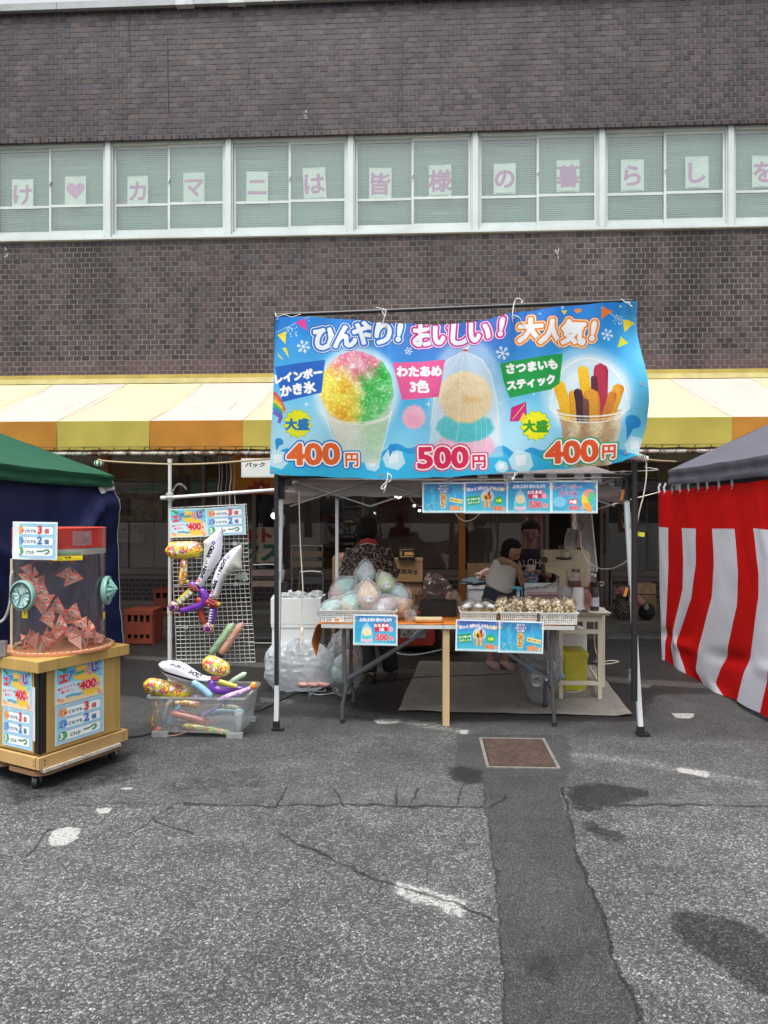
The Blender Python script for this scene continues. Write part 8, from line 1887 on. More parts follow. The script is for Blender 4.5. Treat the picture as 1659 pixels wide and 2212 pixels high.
pk2=mat('pink_knit',(.36,.16,.17),.9,0,.15,10,.3,200)
m_=MB();m_.ell(at(1350,1278,10.2),(.14,.11,.07),20,12,fn=lambda d:1+.3*mnoise.noise(d*2.4));m_.loft(catmull([at(1355,1278,10.15),at(1372,1288,10.1),at(1388,1304,10.08)],4),[(.07,.05)]*9,12);solo('pink_jacket',m_,pk2,'dusky pink jacket thrown over the leopard bag','jacket',smooth=True)
m_=MB();m_.ell((at(1398,1320,10.2).x,10.2,.20),(.11,.10,.115),20,14,fn=lambda d:1+.15*mnoise.noise(d*2));plu=solo('plush_bag',m_,MATS['black_cloth'],'black plush bag with a pale oval patch near the cartons','bag',smooth=True)
m_=MB();m_.ell(at(1396,1311,10.09),(.035,.02,.045),14,9);part('pale_patch',m_,mat('pale_plush',(.35,.33,.30),.9),plu,smooth=True)
# ========= RIGHT SIDE TABLE AND MACHINE
crt=mat('cream_steel',(.60,.57,.44),.45,0,.08,5,.05,60,dirt=.15)
SX0,SX1=c5(905,1200,6.2).x,c5(1305,1200,6.2).x;SY0,SY1=6.15,7.35;SZ=.705
stb=thing('side_table','cream steel framed table standing in depth under the ice shaving machine','table',((SX0+SX1)/2,6.7,0))
m_=MB();m_.bb((SX0-.12,SY0-.02,SZ),(SX1,SY1,SZ+.018));part('table_top',m_,mat('worn_board',(.44,.37,.27),.6,0,.15,4,.1,60,dirt=.2),stb)
m_=MB();m_.bb((SX0-.1,SY0-.035,SZ+.0185),(SX1+.01,SY1-.3,SZ+.024));part('cloth_sheet',m_,mat('white_sheet',(.62,.60,.53),.7),stb)
for(x_,yy_)in((c5(918,1,SY0+.05).x,SY0+.05),(c5(1241,1,SY0+.05).x,SY0+.05),(c5(1267,1,6.62).x,6.62),(c5(1115,1,7.2).x,7.2),(c5(1096,1,7.05).x-.1,7.25)):
 m_=MB();m_.bb((x_-.016,yy_-.016,0),(x_+.016,yy_+.016,SZ-.001));part('leg',m_,crt,stb)
la,lb=c5(918,1,SY0+.05).x,c5(1241,1,SY0+.05).x
m_=MB();m_.bb((la-.02,SY0+.03,SZ-.06),(lb+.02,SY0+.07,SZ-.001));m_.bb((la+.016,SY0+.035,SZ-.16),(lb-.016,SY0+.065,SZ-.125));m_.bb((la+.016,SY0+.035,.12),(lb-.016,SY0+.065,.15));part('cross_rail',m_,crt,stb,kind='stuff')
m_=MB();m_.bar((lb,SY0+.07,.13),c5(1165,1600,6.9),.02,.02);part('brace',m_,crt,stb)
# ice shaving machine
mcr=mat('machine_cream',(.56,.50,.34),.4,0,.06,4,.05,50,dirt=.1,spec=.5);YM=6.75
mc=thing('ice_machine','cream coloured ice shaving machine with syrup tubes on the side table','machine',c2(1400,1120,YM))
mc_z=SZ+.026;ORG[mc.name]=Vector(mc.location)
def p2(x_,y_):q=c2(x_,y_,YM);return(q.x,q.z)
m_=MB();poly=[p2(1165,792),p2(1180,780),p2(1548,782),p2(1570,800),p2(1572,915),p2(1166,915)];m_.prism(list(reversed(poly)),'y',YM,YM+.2);part('head_housing',m_,mcr,mc)
m_=MB();poly=[p2(1166,917),p2(1572,917),p2(1575,1112),p2(1308,1112),p2(1300,1010),p2(1262,985),p2(1180,968)];m_.prism(list(reversed(poly)),'y',YM,YM+.2);part('body_housing',m_,mcr,mc)
m_=MB();a=c2(1310,1112,YM);m_.bb((a.x-.12,YM,SZ+.025),(c2(1575,1112,YM).x,YM+.2,a.z-.001));part('machine_base',m_,mcr,mc)
m_=MB();a,b=c2(1363,925,YM),c2(1367,1112,YM);m_.bb((a.x,YM-.0015,b.z),(b.x,YM+.001,a.z));part('seam_line',m_,blk,mc)
m_=MB();a,b=c2(1403,938,YM),c2(1482,978,YM);m_.bb((a.x,YM-.006,b.z),(b.x,YM-.0005,a.z));part('switch_plate',m_,mat('ochre_plate',(.38,.24,.05),.5),mc);m_=MB();m_.bb((a.x+.008,YM-.009,b.z+.008),(b.x-.008,YM-.0065,a.z-.008));part('switch_window',m_,mat('brown_window',(.08,.05,.03),.3),mc)
for k,(x0_,y0_,x1_,y1_)in enumerate(((1255,790,1312,872),(1393,795,1450,868),(1240,895,1262,915))):
 m_=MB();a,b=c2(x0_,y0_,YM),c2(x1_,y1_,YM);m_.grid(lambda u,v:(a.x+(b.x-a.x)*u,YM-.003-.003*sin(u*3),b.z+(a.z-b.z)*v),3,3);part('taped_paper',m_,mat('cream_paper',(.52,.48,.36),.6),mc)
m_=MB();q=c2(1175,860,YM);m_.cyl(q+Vector((-.01,-.02,0)),q+Vector((-.01,.0,0)),.03,12);m_.bb((q.x-.03,YM-.01,c2(1170,1000,YM).z),(q.x-.005,YM+.05,c2(1170,900,YM).z));part('side_motor',m_,mat('dark_part',(.04,.035,.03),.5),mc,kind='stuff')
gsp=c2(1350,800,6.55);t=thing('glass_beaker','clear cup of pale syrup held on the front of the ice machine','cup',gsp+Vector((0,0,-.05)));m_=MB();m_.lathe((0,0,0),[(.034,0),(.042,.055),(.050,.075),(.054,.10),(.056,.112)],18);part('beaker_wall',m_,clr,t,w=False,smooth=True);m_=MB();m_.lathe((0,0,.002),[(.0,0),(.033,0),(.044,.06),(.0,.06)],16);part('syrup',m_,mat('lemon_syrup',(.48,.46,.28),.2),t,w=False);m_=MB();m_.lathe((0,0,-.01),[(.045,0),(.048,.01),(.046,.02)],16);m_.box((0,.05,0),(.13,.02,.02));part('cup_holder',m_,blk,t,w=False)
tubm=glass('clear_tube',(.9,.9,.9),.1,2.5,.45,(.8,.8,.76),0)
m_=MB()
for k,(e_,f_)in enumerate((((1440,1010),(1390,930)),((1450,1020),(1400,960)),((1425,1005),(1370,940)),((1410,1030),(1380,980)))):m_.tube([c2(1350+k*4,870,6.5),c2(1352+k*5,930,6.48),c2(f_[0],f_[1]+20,6.45),c2(e_[0],e_[1],6.42)],.004,6,smooth=5)
for P_ in([(1400,910),(1430,905),(1445,940),(1442,990)],[(1450,960),(1480,905),(1540,905),(1580,940),(1600,975)],[(1470,950),(1520,890),(1600,930),(1620,985)],[(1545,900),(1530,950),(1510,1020)],[(1655,1060),(1690,1060),(1690,1080),(1660,1090)]):m_.tube([c2(x_,y_,6.4)for x_,y_ in P_],.0035,6,smooth=5)
solo('syrup_tubes',m_,tubm,'bundle of clear syrup tubes running from the beaker to the bottles','tubes',smooth=True)
def bottle(label,x_,ytop,ybot,wpx,Y,liq,fill=.7,name='syrup_bottle',lab_=False,h=None):
 a,b=c2(x_-wpx/2,ybot,Y),c2(x_+wpx/2,ybot,Y);R_=(b.x-a.x)/2;z0=SZ+.026;H=c2(x_,ytop,Y).z-z0
 t=thing(name,label,'bottle',((a.x+b.x)/2,Y,z0),group='syrup bottles on the side table')
 prof=[(.001,.0),(R_,.004),(R_,H*.62),(R_*.8,H*.76),(R_*.42,H*.88),(R_*.34,H*.93)]
 m_=MB();m_.lathe((0,0,0),prof,20);part('bottle_wall',m_,clr,t,w=False,smooth=True)
 m_=MB();m_.lathe((0,0,.003),[(0,0),(R_*.97,0),(R_*.97,H*.62*fill),(0,H*.62*fill)],18);part('syrup',m_,liq,t,w=False)
 m_=MB();m_.cyl((0,0,H*.92),(0,0,H*1.0),R_*.42,14);part('bottle_cap',m_,wh,t,w=False,smooth=40)
 if lab_:
  c=CV(160,80,'c8d4da');c.ell(14,30,20,24,'3a8ab0');
  for k in range(7):c.line([(60,12+k*9),(140,12+k*9)],3,'4a5a66')
  c.poly([(0,50),(160,50),(160,56),(0,56)],'e8eef2');m_=MB();m_.grid(lambda u,v:(cos(-pi*1.0+pi*u)*R_*1.02,sin(-pi*1.0+pi*u)*R_*1.02,H*(.12+.24*v)),16,2);part('bottle_label',m_,printmat('bottle_label',c,.4),t,w=False,smooth=True)
 return t
redl=mat('red_syrup',(.13,.008,.010),.15);orl=mat('orange_syrup',(.55,.11,.01),.15);drk=mat('dark_syrup',(.012,.010,.016),.12)
bottle('big bottle of dark syrup with a white label at the table corner',1612,985,1312,78,6.25,drk,1.25,lab_=True)
bottle('bottle of orange syrup just behind the dark one',1588,975,1290,60,6.42,orl,1.1);bottle('bottle of clear syrup third in the row behind the dark one',1566,965,1280,56,6.55,mat('clear_syrup',(.4,.38,.34),.2),.9);bottle('farthest bottle in the row behind the dark one',1546,955,1270,54,6.68,redl,.8)
m_=MB();a,b=c2(1396,1048,6.4),c2(1492,1160,6.4);t=thing('syrup_jug','square jug of dark red syrup in front of the ice machine','jug',((a.x+b.x)/2,6.45,SZ+.026));m_.bb((a.x,6.40,SZ+.026),(b.x,6.50,a.z));part('jug_liquid',m_,redl,t);m_=MB();m_.bb((a.x-.004,6.396,SZ+.0255),(b.x+.004,6.504,a.z+.03));part('jug_wall',m_,clr,t);m_=MB();q=c2(1440,1010,6.45);m_.cyl((q.x,6.45,a.z+.03),(q.x,6.45,q.z+.02),.016,12);part('jug_cap',m_,wh,t)
m_=MB();m_.tube([(q.x-.04,6.45,a.z+.03),(q.x-.03,6.45,a.z+.065),(q.x+.03,6.45,a.z+.065),(q.x+.045,6.45,a.z+.03)],.005,6,smooth=3);part('jug_handle',m_,tubm,t,smooth=True)
# stack of printed cups, in a pink bag; towel
c=CV(256,128,'dce2e0');c.poly([(0,0),(256,0),(256,14),(0,16)],'4aa8b8');
for k in range(7):c.ell(20+k*37,60+16*(k%2),13,7,'c84a3a',.8);c.poly([(10+k*37,30),(30+k*37,24),(26+k*37,40)],'8ac8d0',.6)
cpm=printmat('paper_cup_print',c,.5)
q=c2(1465,1290,6.2);t=thing('cup_stack','tall stack of printed white paper cups on the side table','paper cups',(q.x,6.2,SZ+.026));Hc=c2(1465,1105,6.2).z-SZ-.026
for k in range(6):
 m_=MB();z=k*(Hc-.08)/5;m_.lathe((0,0,z),[(.050,0),(.042,.078),(.0,.080)],20);part('paper_cup',m_,cpm,t,w=False,smooth=40)
m_=MB();m_.ell(c2(1530,1210,6.2),(.05,.04,.085),20,14,fn=lambda d:1+.25*mnoise.noise(d*3));solo('pink_bag',m_,glass('pink_film',(.95,.80,.78),.15,1.6,.32,(.72,.42,.38),.7,26),'wrinkled pinkish clear bag beside the paper cups','plastic bag',smooth=True)
m_=MB();m_.grid(lambda u,v:Vector((c2(1445+125*u,1300,6.13).x,6.10+.12*v,SZ+.03+.022*(1+mnoise.noise(Vector((u*5,v*4,0))))*sin(pi*min(1,max(0,u*.96+.02))))),20,10);solo('towel',m_,cloth('white_towel',(.72,.73,.74)),'folded white towel at the front of the side table','towel',smooth=True)
# open box with pink bags of spoons
a,b=c2(1020,1140,6.3),c2(1315,1210,6.3);t=thing('spoon_tray','open plastic lined tray of pink wrapped spoons on the side table','tray',((a.x+b.x)/2,6.4,SZ+.026));zt=c2(1100,1138,6.3).z
pkm=mat('pink_straw',(.66,.36,.38),.6,0,.15,30,.2,90)
for k in range(6):m_=MB();m_.box(((a.x+b.x)/2+.006*sin(k*4),6.42,SZ+.04+k*(zt-SZ-.05)/6),(b.x-a.x-.03,.16,.008),rz=.03*sin(k*5));part('spoon_pack',m_,pkm,t)
m_=MB();m_.bb((a.x,6.36,SZ+.0262),(b.x,6.50,SZ+.034));m_.bb((a.x,6.50,SZ+.0262),(b.x,6.51,zt+.05));part('tray_body',m_,MATS['laminate_white'],t)
m_=MB();def_=lambda u,v:Vector((c2(990+320*u,1100,6.33).x,6.33+.16*v,zt+.012+.045*(u**3)*(1+sin(v*4))+.02*mnoise.noise(Vector((u*8,v*5,1)))))
m_.grid(def_,34,14);m_.grid(lambda u,v:Vector((c2(990+320*u,1100,6.33).x,6.33-.012*sin(v*5),zt+.012+.045*(u**3)+.02*mnoise.noise(Vector((u*8,0,1)))-v*(zt-SZ-.03))),34,6);part('plastic_liner',m_,glass('liner_film',(.95,.95,.95),.1,2.4,.15,(.75,.75,.76),.9,30),t,smooth=True)
m_=MB();m_.ell(c2(1360,1180,6.25),(.06,.05,.07),20,14,fn=lambda d:1+.4*mnoise.noise(d*3));solo('plastic_bag',m_,MATS['ice_bag'],'crumpled clear bag behind the rightmost popcorn cups','plastic bag',smooth=True)
sp_b=mat('spray_blue',(.10,.42,.62),.35);q=c2(935,1200,6.2);t=thing('spray_bottle','white spray bottle with a blue trigger head behind the popcorn cups','spray bottle',(q.x,6.2,SZ+.026));zt2=c2(935,1108,6.2).z-SZ-.026
m_=MB();m_.lathe((0,0,0),[(.0,0),(.034,.002),(.034,.09),(.014,.115),(.014,zt2-.035)],16);part('bottle_body',m_,wh,t,w=False,smooth=True)
m_=MB();m_.loft([(-.055,0,zt2-.004),(-.01,0,zt2),(.03,0,zt2-.008)],[.010,.013,.012],10);m_.cyl((0,0,zt2-.04),(0,0,zt2-.006),.014,12);m_.tube([(.026,0,zt2-.012),(.034,0,zt2-.04),(.028,0,zt2-.062)],.006,6,smooth=3);m_.cyl((-.065,0,zt2-.004),(-.054,0,zt2-.004),.008,8);part('trigger_head',m_,sp_b,t,w=False,smooth=40)
# hanging cards and wire mesh tower
for k,(x_,y0_,y1_,w2,lab,ro)in enumerate(((1408,585,772,.058,'grey white packet hanging over the ice machine, the larger left one',.12),(1500,600,755,.04,'narrow grey white packet hanging over the ice machine, the right one',-.1))):
 a,b=c2(x_,y0_,6.5),c2(x_,y1_,6.5);c=CV(100,150,'8e8c8a');
 for j in range(9):c.line([(22,20+j*13),(60,22+j*13)],7,'5c5a5a',.7)
 c.a*=(.85+.2*vnoise(150,100,20,k))[...,None];h2=(a.z-b.z)/2;m_=MB();m_.grid(lambda u,v:((u-.5)*2*w2,.02*sin(v*4+k)+.012*sin(u*3),(v-.5)*2*h2),6,6);o=solo('hanging_packet',m_,printmat('packet_print_%d'%k,c,.4),lab,'packet',loc=(a+b)/2,w=False,rot=(0,ro,.3),smooth=True)
 m_=MB();m_.tube([(0,0,h2),(.02,0,h2+.04),(-.01,0,h2+.08),(.01,0,h2+.12)],.003,5,smooth=3);part('hook',m_,blk,o,w=False)
pA,pB,pC,pD=c5(1012,300,6.5),c5(1168,300,6.9),c5(1205,770,6.35),c5(1150,760,7.4)
t=thing('mesh_tower','white wire mesh panel leaning upright beside the ice machine','wire rack',pC*.5+pD*.5-Vector((0,0,.0)))
pA,pB=c5(1018,300,7.3),c5(1172,300,6.4);pD,pC=c5(1155,790,7.3),c5(1222,800,6.4)
m_=MB();m_.tube([pA,pB,pC,pD,pA],.005,6);fr=part('mesh_frame',m_,wh,t,smooth=True);m_=MB()
for k in range(1,15):m_.tube([pA.lerp(pB,k/15),pD.lerp(pC,k/15)],.0013,4)
for k in range(1,30):m_.tube([pA.lerp(pD,k/30),pB.lerp(pC,k/30)],.0013,4)
part('mesh_wire',m_,wh,fr,kind='stuff')
# yellow bin, clear refuse sack
a,b=c5(932,1470,6.45),c5(1160,1740,6.45);yb=thing('yellow_bin','translucent yellow plastic bin with lid under the side table','storage bin',((a.x+b.x)/2,6.6,0));yf=glass('yellow_plastic',(.88,.84,.40),.25,1.2,.38,(.50,.47,.14),.1,10)
xm=(a.x+b.x)/2;hw=(b.x-a.x)/2-.01;H=a.z-.03;m_=MB();vs=[]
for s_,z in((.88,.01),(1,H)):
 for p in rr_poly(hw*s_,.15*s_,.03):vs.append((xm+p[0],6.6+p[1],z))
n_=len(vs)//2;m_.add(vs,[(k,(k+1)%n_,n_+(k+1)%n_,n_+k)for k in range(n_)]+[tuple(reversed(range(n_)))]);part('bin_wall',m_,yf,yb,smooth=40)
m_=MB();vs=[]
for s_,z in((1.06,H-.01),(1.06,H+.015),(.9,H+.035)):
 for p in rr_poly(hw*s_,.15*s_,.03):vs.append((xm+p[0],6.6+p[1],z))
m_.add(vs,[(i*n_+k,i*n_+(k+1)%n_,(i+1)*n_+(k+1)%n_,(i+1)*n_+k)for i in range(2)for k in range(n_)]+[tuple(range(2*n_,3*n_))]);part('bin_lid',m_,yf,yb,smooth=40)
m_=MB();m_.ell((xm-.03,6.6,.12),(.07,.06,.09),14,10,fn=lambda d:1+.3*mnoise.noise(d*2));m_.box((xm+.06,6.6,.09),(.05,.1,.14),ry=.3);solo('bin_contents',m_,mat('ochre_stuff',(.45,.40,.05),.6),'yellowish odds and ends inside the yellow bin','bin contents')
rs=glass('refuse_sack',(.92,.95,.96),.1,2.4,.20,(.70,.78,.80),.9,20)
sack('refuse_sack','clear refuse sack with paper cups hanging from the right table end',(c5(750,1600,6.0).x,6.02,.31),(.165,.14,.31),31,rs,knot=(c5(845,1300,6.0).x,6.0,.70),n_=(60,44))
for k,(x_,y_,Y0,rt_)in enumerate(((708,1690,5.93,(1.9,.2,.3)),(790,1740,6.0,(1.2,0,1)),(830,1600,6.02,(.4,.5,0)))):
 t=thing('paper_cup',('white paper cup lying mouth forward inside the refuse sack','white paper cup deep at the bottom of the refuse sack','white paper cup on the right inside the refuse sack')[k],'paper cup',c5(x_,y_,Y0),rot=rt_);m_=MB();m_.lathe((0,0,-.04),[(.0,.0),(.030,.0),(.046,.085),(.043,.085),(.028,.004)],20);part('cup_shell',m_,mat('cup_white',(.70,.70,.66),.6),t,w=False,smooth=40)
m_=MB()
for k in range(5):m_.ell(c5(660+60*k,1600+70*(k%3),6.05),(.05,.04,.035),12,8,fn=lambda d:1+.4*mnoise.noise(d*3))
solo('blue_wrappers',m_,mat('blue_wrap',(.22,.42,.56),.5,0,.3,20),'pale blue wrappers inside the refuse sack','wrappers',smooth=True)
# floor mat: grey ribbed strips
fm=[G(907,1429),G(1285,1438),G(1366,1549),G(860,1537)]
mm=mat('grey_woven_mat',(.235,.225,.205),.85,0,.2,2.5,.2,120,dirt=.55);n=mm.node_tree;bb_=n.nodes['Principled BSDF'];src=bb_.inputs['Base Color'].links[0].from_socket
c=N(n,'ShaderNodeTexCoord');s_=N(n,'ShaderNodeSeparateXYZ');n.links.new(c.outputs['UV'],s_.inputs[0]);
def mth(op,a,b_=None):
 x=N(n,'ShaderNodeMath',operation=op)
 for i,q in enumerate((a,b_)):
  if q is None:continue
  if isinstance(q,(int,float)):x.inputs[i].default_value=q
  else:n.links.new(q,x.inputs[i])
 return x.outputs[0]
wv=mth('MULTIPLY_ADD',mth('SINE',mth('MULTIPLY',s_.outputs[1],2*pi*62)),.5);wv.node.inputs[2].default_value=.5;wu=mth('MULTIPLY_ADD',mth('SINE',mth('MULTIPLY',s_.outputs[0],2*pi*150)),.5);wu.node.inputs[2].default_value=.5
hh=mth('MULTIPLY',wv,wu);sc_2=N(n,'ShaderNodeVectorMath',operation='SCALE');n.links.new(src,sc_2.inputs[0]);n.links.new(mth('ADD',mth('MULTIPLY',mth('POWER',wu,.7),1.1),.28),sc_2.inputs['Scale']);n.links.new(sc_2.outputs[0],bb_.inputs['Base Color'])
m_=MB();m_.grid(lambda u,v:fm[3].lerp(fm[2],u).lerp(fm[0].lerp(fm[1],u),v)+Vector((.01*mnoise.noise(Vector((v*5,0,0)))*(1 if u<.5 else-1),.012*mnoise.noise(Vector((u*6,1,0))),.008+.010*max(0,mnoise.noise(Vector((u*5,v*4,0))))+(.02*max(0,u-.93)/.07*max(0,.2-v)/.2))),60,40)
solo('floor_mat',m_,mm,'grey ribbed floor mat on the asphalt under the stall table','floor mat',loc=(.7,6.5,0),smooth=True)
m_=MB();P=[G(v_[0],v_[1])+Vector((0,0,.008))for v_ in[((1800+x_/2.074)*.54004,(1900+y_/2.074)*.54004)for x_,y_ in((1190,1560),(1290,1575),(1400,1555),(1330,1545),(1260,1560),(1200,1550))]];m_.tube([c5(1195,1200,6.7),c5(1200,1400,6.75),c5(1220,1520,6.8)]+P,.0045,6,smooth=5);solo('power_cord',m_,cordw,'cream cord dropping from the side table to the asphalt','cord',smooth=True)
m_=MB();P=[G(v_[0],v_[1])+Vector((0,0,.01))for v_ in[((1800+x_/2.074)*.54004,(1900+y_/2.074)*.54004)for x_,y_ in((940,1790),(1000,1775),(1090,1770),(1105,1790),(1050,1810),(960,1805),(930,1780))]];m_.tube(P,.005,6,smooth=5);solo('power_cord',m_,cordw,'coiled brownish cord on the mat under the side table','cord',smooth=True)
# ========= PEOPLE
skin=mat('skin',(.42,.25,.17),.5,0,.06,8,.05,90);skin2=mat('skin_b',(.24,.14,.10),.5,0,.06,8,.05,90);hair=mat('black_hair',(.007,.006,.006),.6,0,.3,60,.6,160,spec=.25);lip=mat('lip',(.30,.10,.09),.5);eyeW=mat('eye_dark',(.02,.015,.015),.3)
def head(mb,c_,r_,fwd,tilt=0):
 """egg shaped head with nose, brow, chin, ears; c_ centre, r_ half height, fwd horizontal facing"""
 f=Vector(fwd).normalized();s_=f.cross(Vector((0,0,1))).normalized();u=s_.cross(f)
 def fn(d):return 1
 M=Matrix((s_,f,u)).transposed()
 def hf(d):
  q=1.0
  if d.z<0:q*=1-.22*(-d.z)**1.3*(1 if d.y>-.2 else.6)
  if d.y>.3:q*=1-.05*(d.y-.3)
  q+=.05*math.exp(-((d.x/.35)**2+((d.z+.75)/.2)**2))*(d.y>0)
  q+=-.05*math.exp(-(((abs(d.x)-.33)/.16)**2+((d.z-.08)/.12)**2))*(d.y>.3)
  return q
 mb.ell(c_,(r_*.70,r_*.86,r_),32,24,M=M,fn=hf)
 P=lambda x_,y_,z_:Vector(c_)+M@Vector((x_*r_,y_*r_,z_*r_))
 mb.loft([P(0,.74,.08),P(0,.86,-.08),P(0,.96,-.20),P(0,.80,-.27)],[r_*.05,r_*.075,r_*.11,r_*.08],8)
 mb.ell(P(0,.76,-.47),(r_*.2,r_*.12,r_*.06),10,6,M=M)
 for k in(-1,1):mb.ell(P(k*.68,-.02,-.02),(r_*.07,r_*.13,r_*.2),8,6,M=M)
 return P,M
def hand(mb,w_,dirn,nrm,s_=1.0,curl=.5,thumb=1):
 d=Vector(dirn).normalized();n_=Vector(nrm).normalized();x=d.cross(n_).normalized();n_=x.cross(d)
 L=.075*s_;P0=Vector(w_)
 mb.loft([P0-d*.01*s_,P0+d*L*.5,P0+d*L],[(.024*s_,.014*s_),(.036*s_,.015*s_),(.036*s_,.012*s_)],10,up=n_)
 for k,ln in enumerate((.062,.070,.066,.052)):
  b_=P0+d*L*.95+x*((k-1.5)*.018*s_);a1=curl;p1=b_+(d*cos(a1*.5)-n_*sin(a1*.5))*ln*.45*s_;p2_=p1+(d*cos(a1*1.5)-n_*sin(a1*1.5))*ln*.35*s_;p3=p2_+(d*cos(a1*2.3)-n_*sin(a1*2.3))*ln*.25*s_
  mb.loft([b_-d*.012*s_,p1,p2_,p3],[.0095*s_,.0088*s_,.008*s_,.0062*s_],8)
 b_=P0+d*L*.25+x*(thumb*.030*s_);mb.loft([b_,b_+(d*.7+x*thumb*.6)*.03*s_,b_+(d*.95+x*thumb*.35-n_*.3)*.058*s_],[.013*s_,.011*s_,.0085*s_],8)
def hairpart(name,mb,par,seed=0,vox=.007):
 mb.v=[tuple(Vector(p)+Vector(p).normalized()*0+Vector((1,1,1))*.004*mnoise.noise(Vector(p)*30))for p in mb.v];return body_part(name,mb,hair,par,vox,2)
 # --- woman, seen from behind
W0=Vector((at(796,1200,6.8).x,6.8,0));Z=lambda vy:at(796,vy,6.8).z
wo=thing('person','woman with short black hair seen from behind in a patterned blouse','person',W0)
hc=Vector((at(793,1142,6.8).x,6.84,Z(1143)));
b_=MB();head(b_,hc,.108,(.15,1,0));b_.loft([hc+Vector((0,-.01,-.06)),Vector((W0.x,6.80,Z(1178)))],[.055,.062],14)
b_.loft([Vector((W0.x,6.8,Z(1181))),Vector((W0.x,6.79,Z(1215))),Vector((W0.x,6.8,Z(1262))),Vector((W0.x,6.8,Z(1285)))],[(.14,.09),(.17,.11),(.16,.11),(.17,.12)],20,up=(0,1,0))
legs=[(at(803,1460,6.72).x-.02,6.70,-1),(at(845,1460,6.86).x,6.85,1)]
for(fx,fy,s_)in legs:b_.loft([Vector((W0.x+s_*.085,6.8,Z(1285))),Vector(((W0.x+s_*.1+fx)/2,6.8,.42)),Vector((fx,fy,.06))],[.095,.068,.045],14);b_.loft([Vector((fx,fy-.03,.05)),Vector((fx,fy+.15,.035))],[(.04,.035),(.035,.025)],10)
hL,hR=Vector((W0.x-.08,7.0,.86)),Vector((W0.x+.10,7.02,.88))
for s_,h_ in((-1,hL),(1,hR)):
 sh=Vector((W0.x+s_*.155,6.8,Z(1186)));el=Vector((W0.x+s_*.225,6.80,Z(1240)));b_.loft([sh,sh.lerp(el,.5),el,h_],[.05,.047,.040,.026],12);hand(b_,h_,(h_-el).normalized()+Vector((0,.3,0)),(0,0,1),1,.6,-s_)
body_part('body',b_,skin,wo,.010)
bl=mat('patterned_blouse',(.1,.1,.1),.85);n=bl.node_tree;bb_=n.nodes['Principled BSDF'];c=N(n,'ShaderNodeTexCoord');vo=N(n,'ShaderNodeTexVoronoi',feature='F1');vo.inputs['Scale'].default_value=44;nz=N(n,'ShaderNodeTexNoise');nz.inputs['Scale'].default_value=40;nz.inputs['Distortion'].default_value=1.5;n.links.new(c.outputs['Object'],vo.inputs['Vector']);n.links.new(c.outputs['Object'],nz.inputs['Vector'])
cr2=N(n,'ShaderNodeValToRGB');e=cr2.color_ramp.elements;e[0].color=(.30,.22,.20,1);e[0].position=.43;e[1].color=(.018,.014,.015,1);e[1].position=.50;mxx=N(n,'ShaderNodeMath',operation='MULTIPLY_ADD');mxx.inputs[1].default_value=.5;n.links.new(vo.outputs['Distance'],mxx.inputs[0]);n.links.new(nz.outputs['Fac'],mxx.inputs[2]);mx5=N(n,'ShaderNodeMath',operation='MULTIPLY');mx5.inputs[1].default_value=.68;n.links.new(mxx.outputs[0],mx5.inputs[0]);n.links.new(mx5.outputs[0],cr2.inputs[0]);n.links.new(cr2.outputs[0],bb_.inputs['Base Color'])
b_=MB();X=W0.x
b_.loft([Vector((X,6.80,Z(1172))),Vector((X,6.80,Z(1180))),Vector((X,6.79,Z(1188))),Vector((X,6.78,Z(1215))),Vector((X,6.79,Z(1250))),Vector((X,6.80,Z(1292)))],[(.06,.06),(.125,.085),(.175,.11),(.20,.135),(.195,.14),(.20,.15)],28,up=(0,1,0))
for s_,h_ in((-1,hL),(1,hR)):
 sh=Vector((X+s_*.15,6.8,Z(1188)));el=Vector((X+s_*.228,6.80,Z(1240)));h2_=el.lerp(h_,.75);b_.loft([sh,sh.lerp(el,.5),el,h2_],[.062,.060,.055,.042],14)
b_.v=[tuple(Vector(p)+Vector((0,0,0))+Vector((.006,.008,.002))*mnoise.noise(Vector(p)*Vector((16,16,7)).x))for p in b_.v]
body_part('blouse',b_,bl,wo,.010,2)
b_=MB();b_.loft([Vector((X,6.8,Z(1285))),Vector((X,6.8,Z(1310)))],[(.185,.14),(.18,.13)],20,up=(0,1,0))
for(fx,fy,s_)in legs:b_.loft([Vector((X+s_*.085,6.8,Z(1300))),Vector(((X+s_*.1+fx)/2,6.8,.42)),Vector((fx,fy,.09))],[.115,.088,.075],16)
body_part('trousers',b_,mat('black_trousers',(.008,.008,.010),.8,0,.2,8),wo,.012,2)
for(fx,fy,s_)in legs:b_=MB();b_.loft([Vector((fx,fy-.05,.045)),Vector((fx,fy+.04,.045)),Vector((fx+.01,fy+.15,.035)),Vector((fx+.012,fy+.20,.028))],[(.040,.045),(.046,.045),(.046,.034),(.028,.02)],16);part('shoe',b_,mat('black_shoe',(.014,.013,.013),.4),wo,smooth=True)
b_=MB();b_.ell(hc+Vector((0,-.006,.012)),(.094,.108,.112),28,20,fn=lambda d:(1+.06*mnoise.noise(d*5))*(1 if d.z>-.55 else 1.02)*(1+.05*(d.y<0)));b_.ell(hc+Vector((0,-.03,-.03)),(.098,.085,.085),24,16,fn=lambda d:1+.08*mnoise.noise(d*7));hairpart('hair',b_,wo)
b_=MB();b_.loft([(X-.085,6.76,Z(1180)),(X-.06,6.725,Z(1170)),(X,6.705,Z(1166)),(X+.06,6.725,Z(1170)),(X+.088,6.76,Z(1182))],[(.010,.022)]*5,8);part('collar',b_,mat('red_white_collar',(.45,.045,.04),.8,0,.3,40),wo,smooth=True)
b_=MB();b_.loft([(X-.088,6.755,Z(1184)),(X-.06,6.715,Z(1176)),(X,6.697,Z(1172)),(X+.06,6.715,Z(1176)),(X+.09,6.755,Z(1185))],[(.005,.006)]*5,6);part('apron_strap',b_,wh,wo,smooth=True)
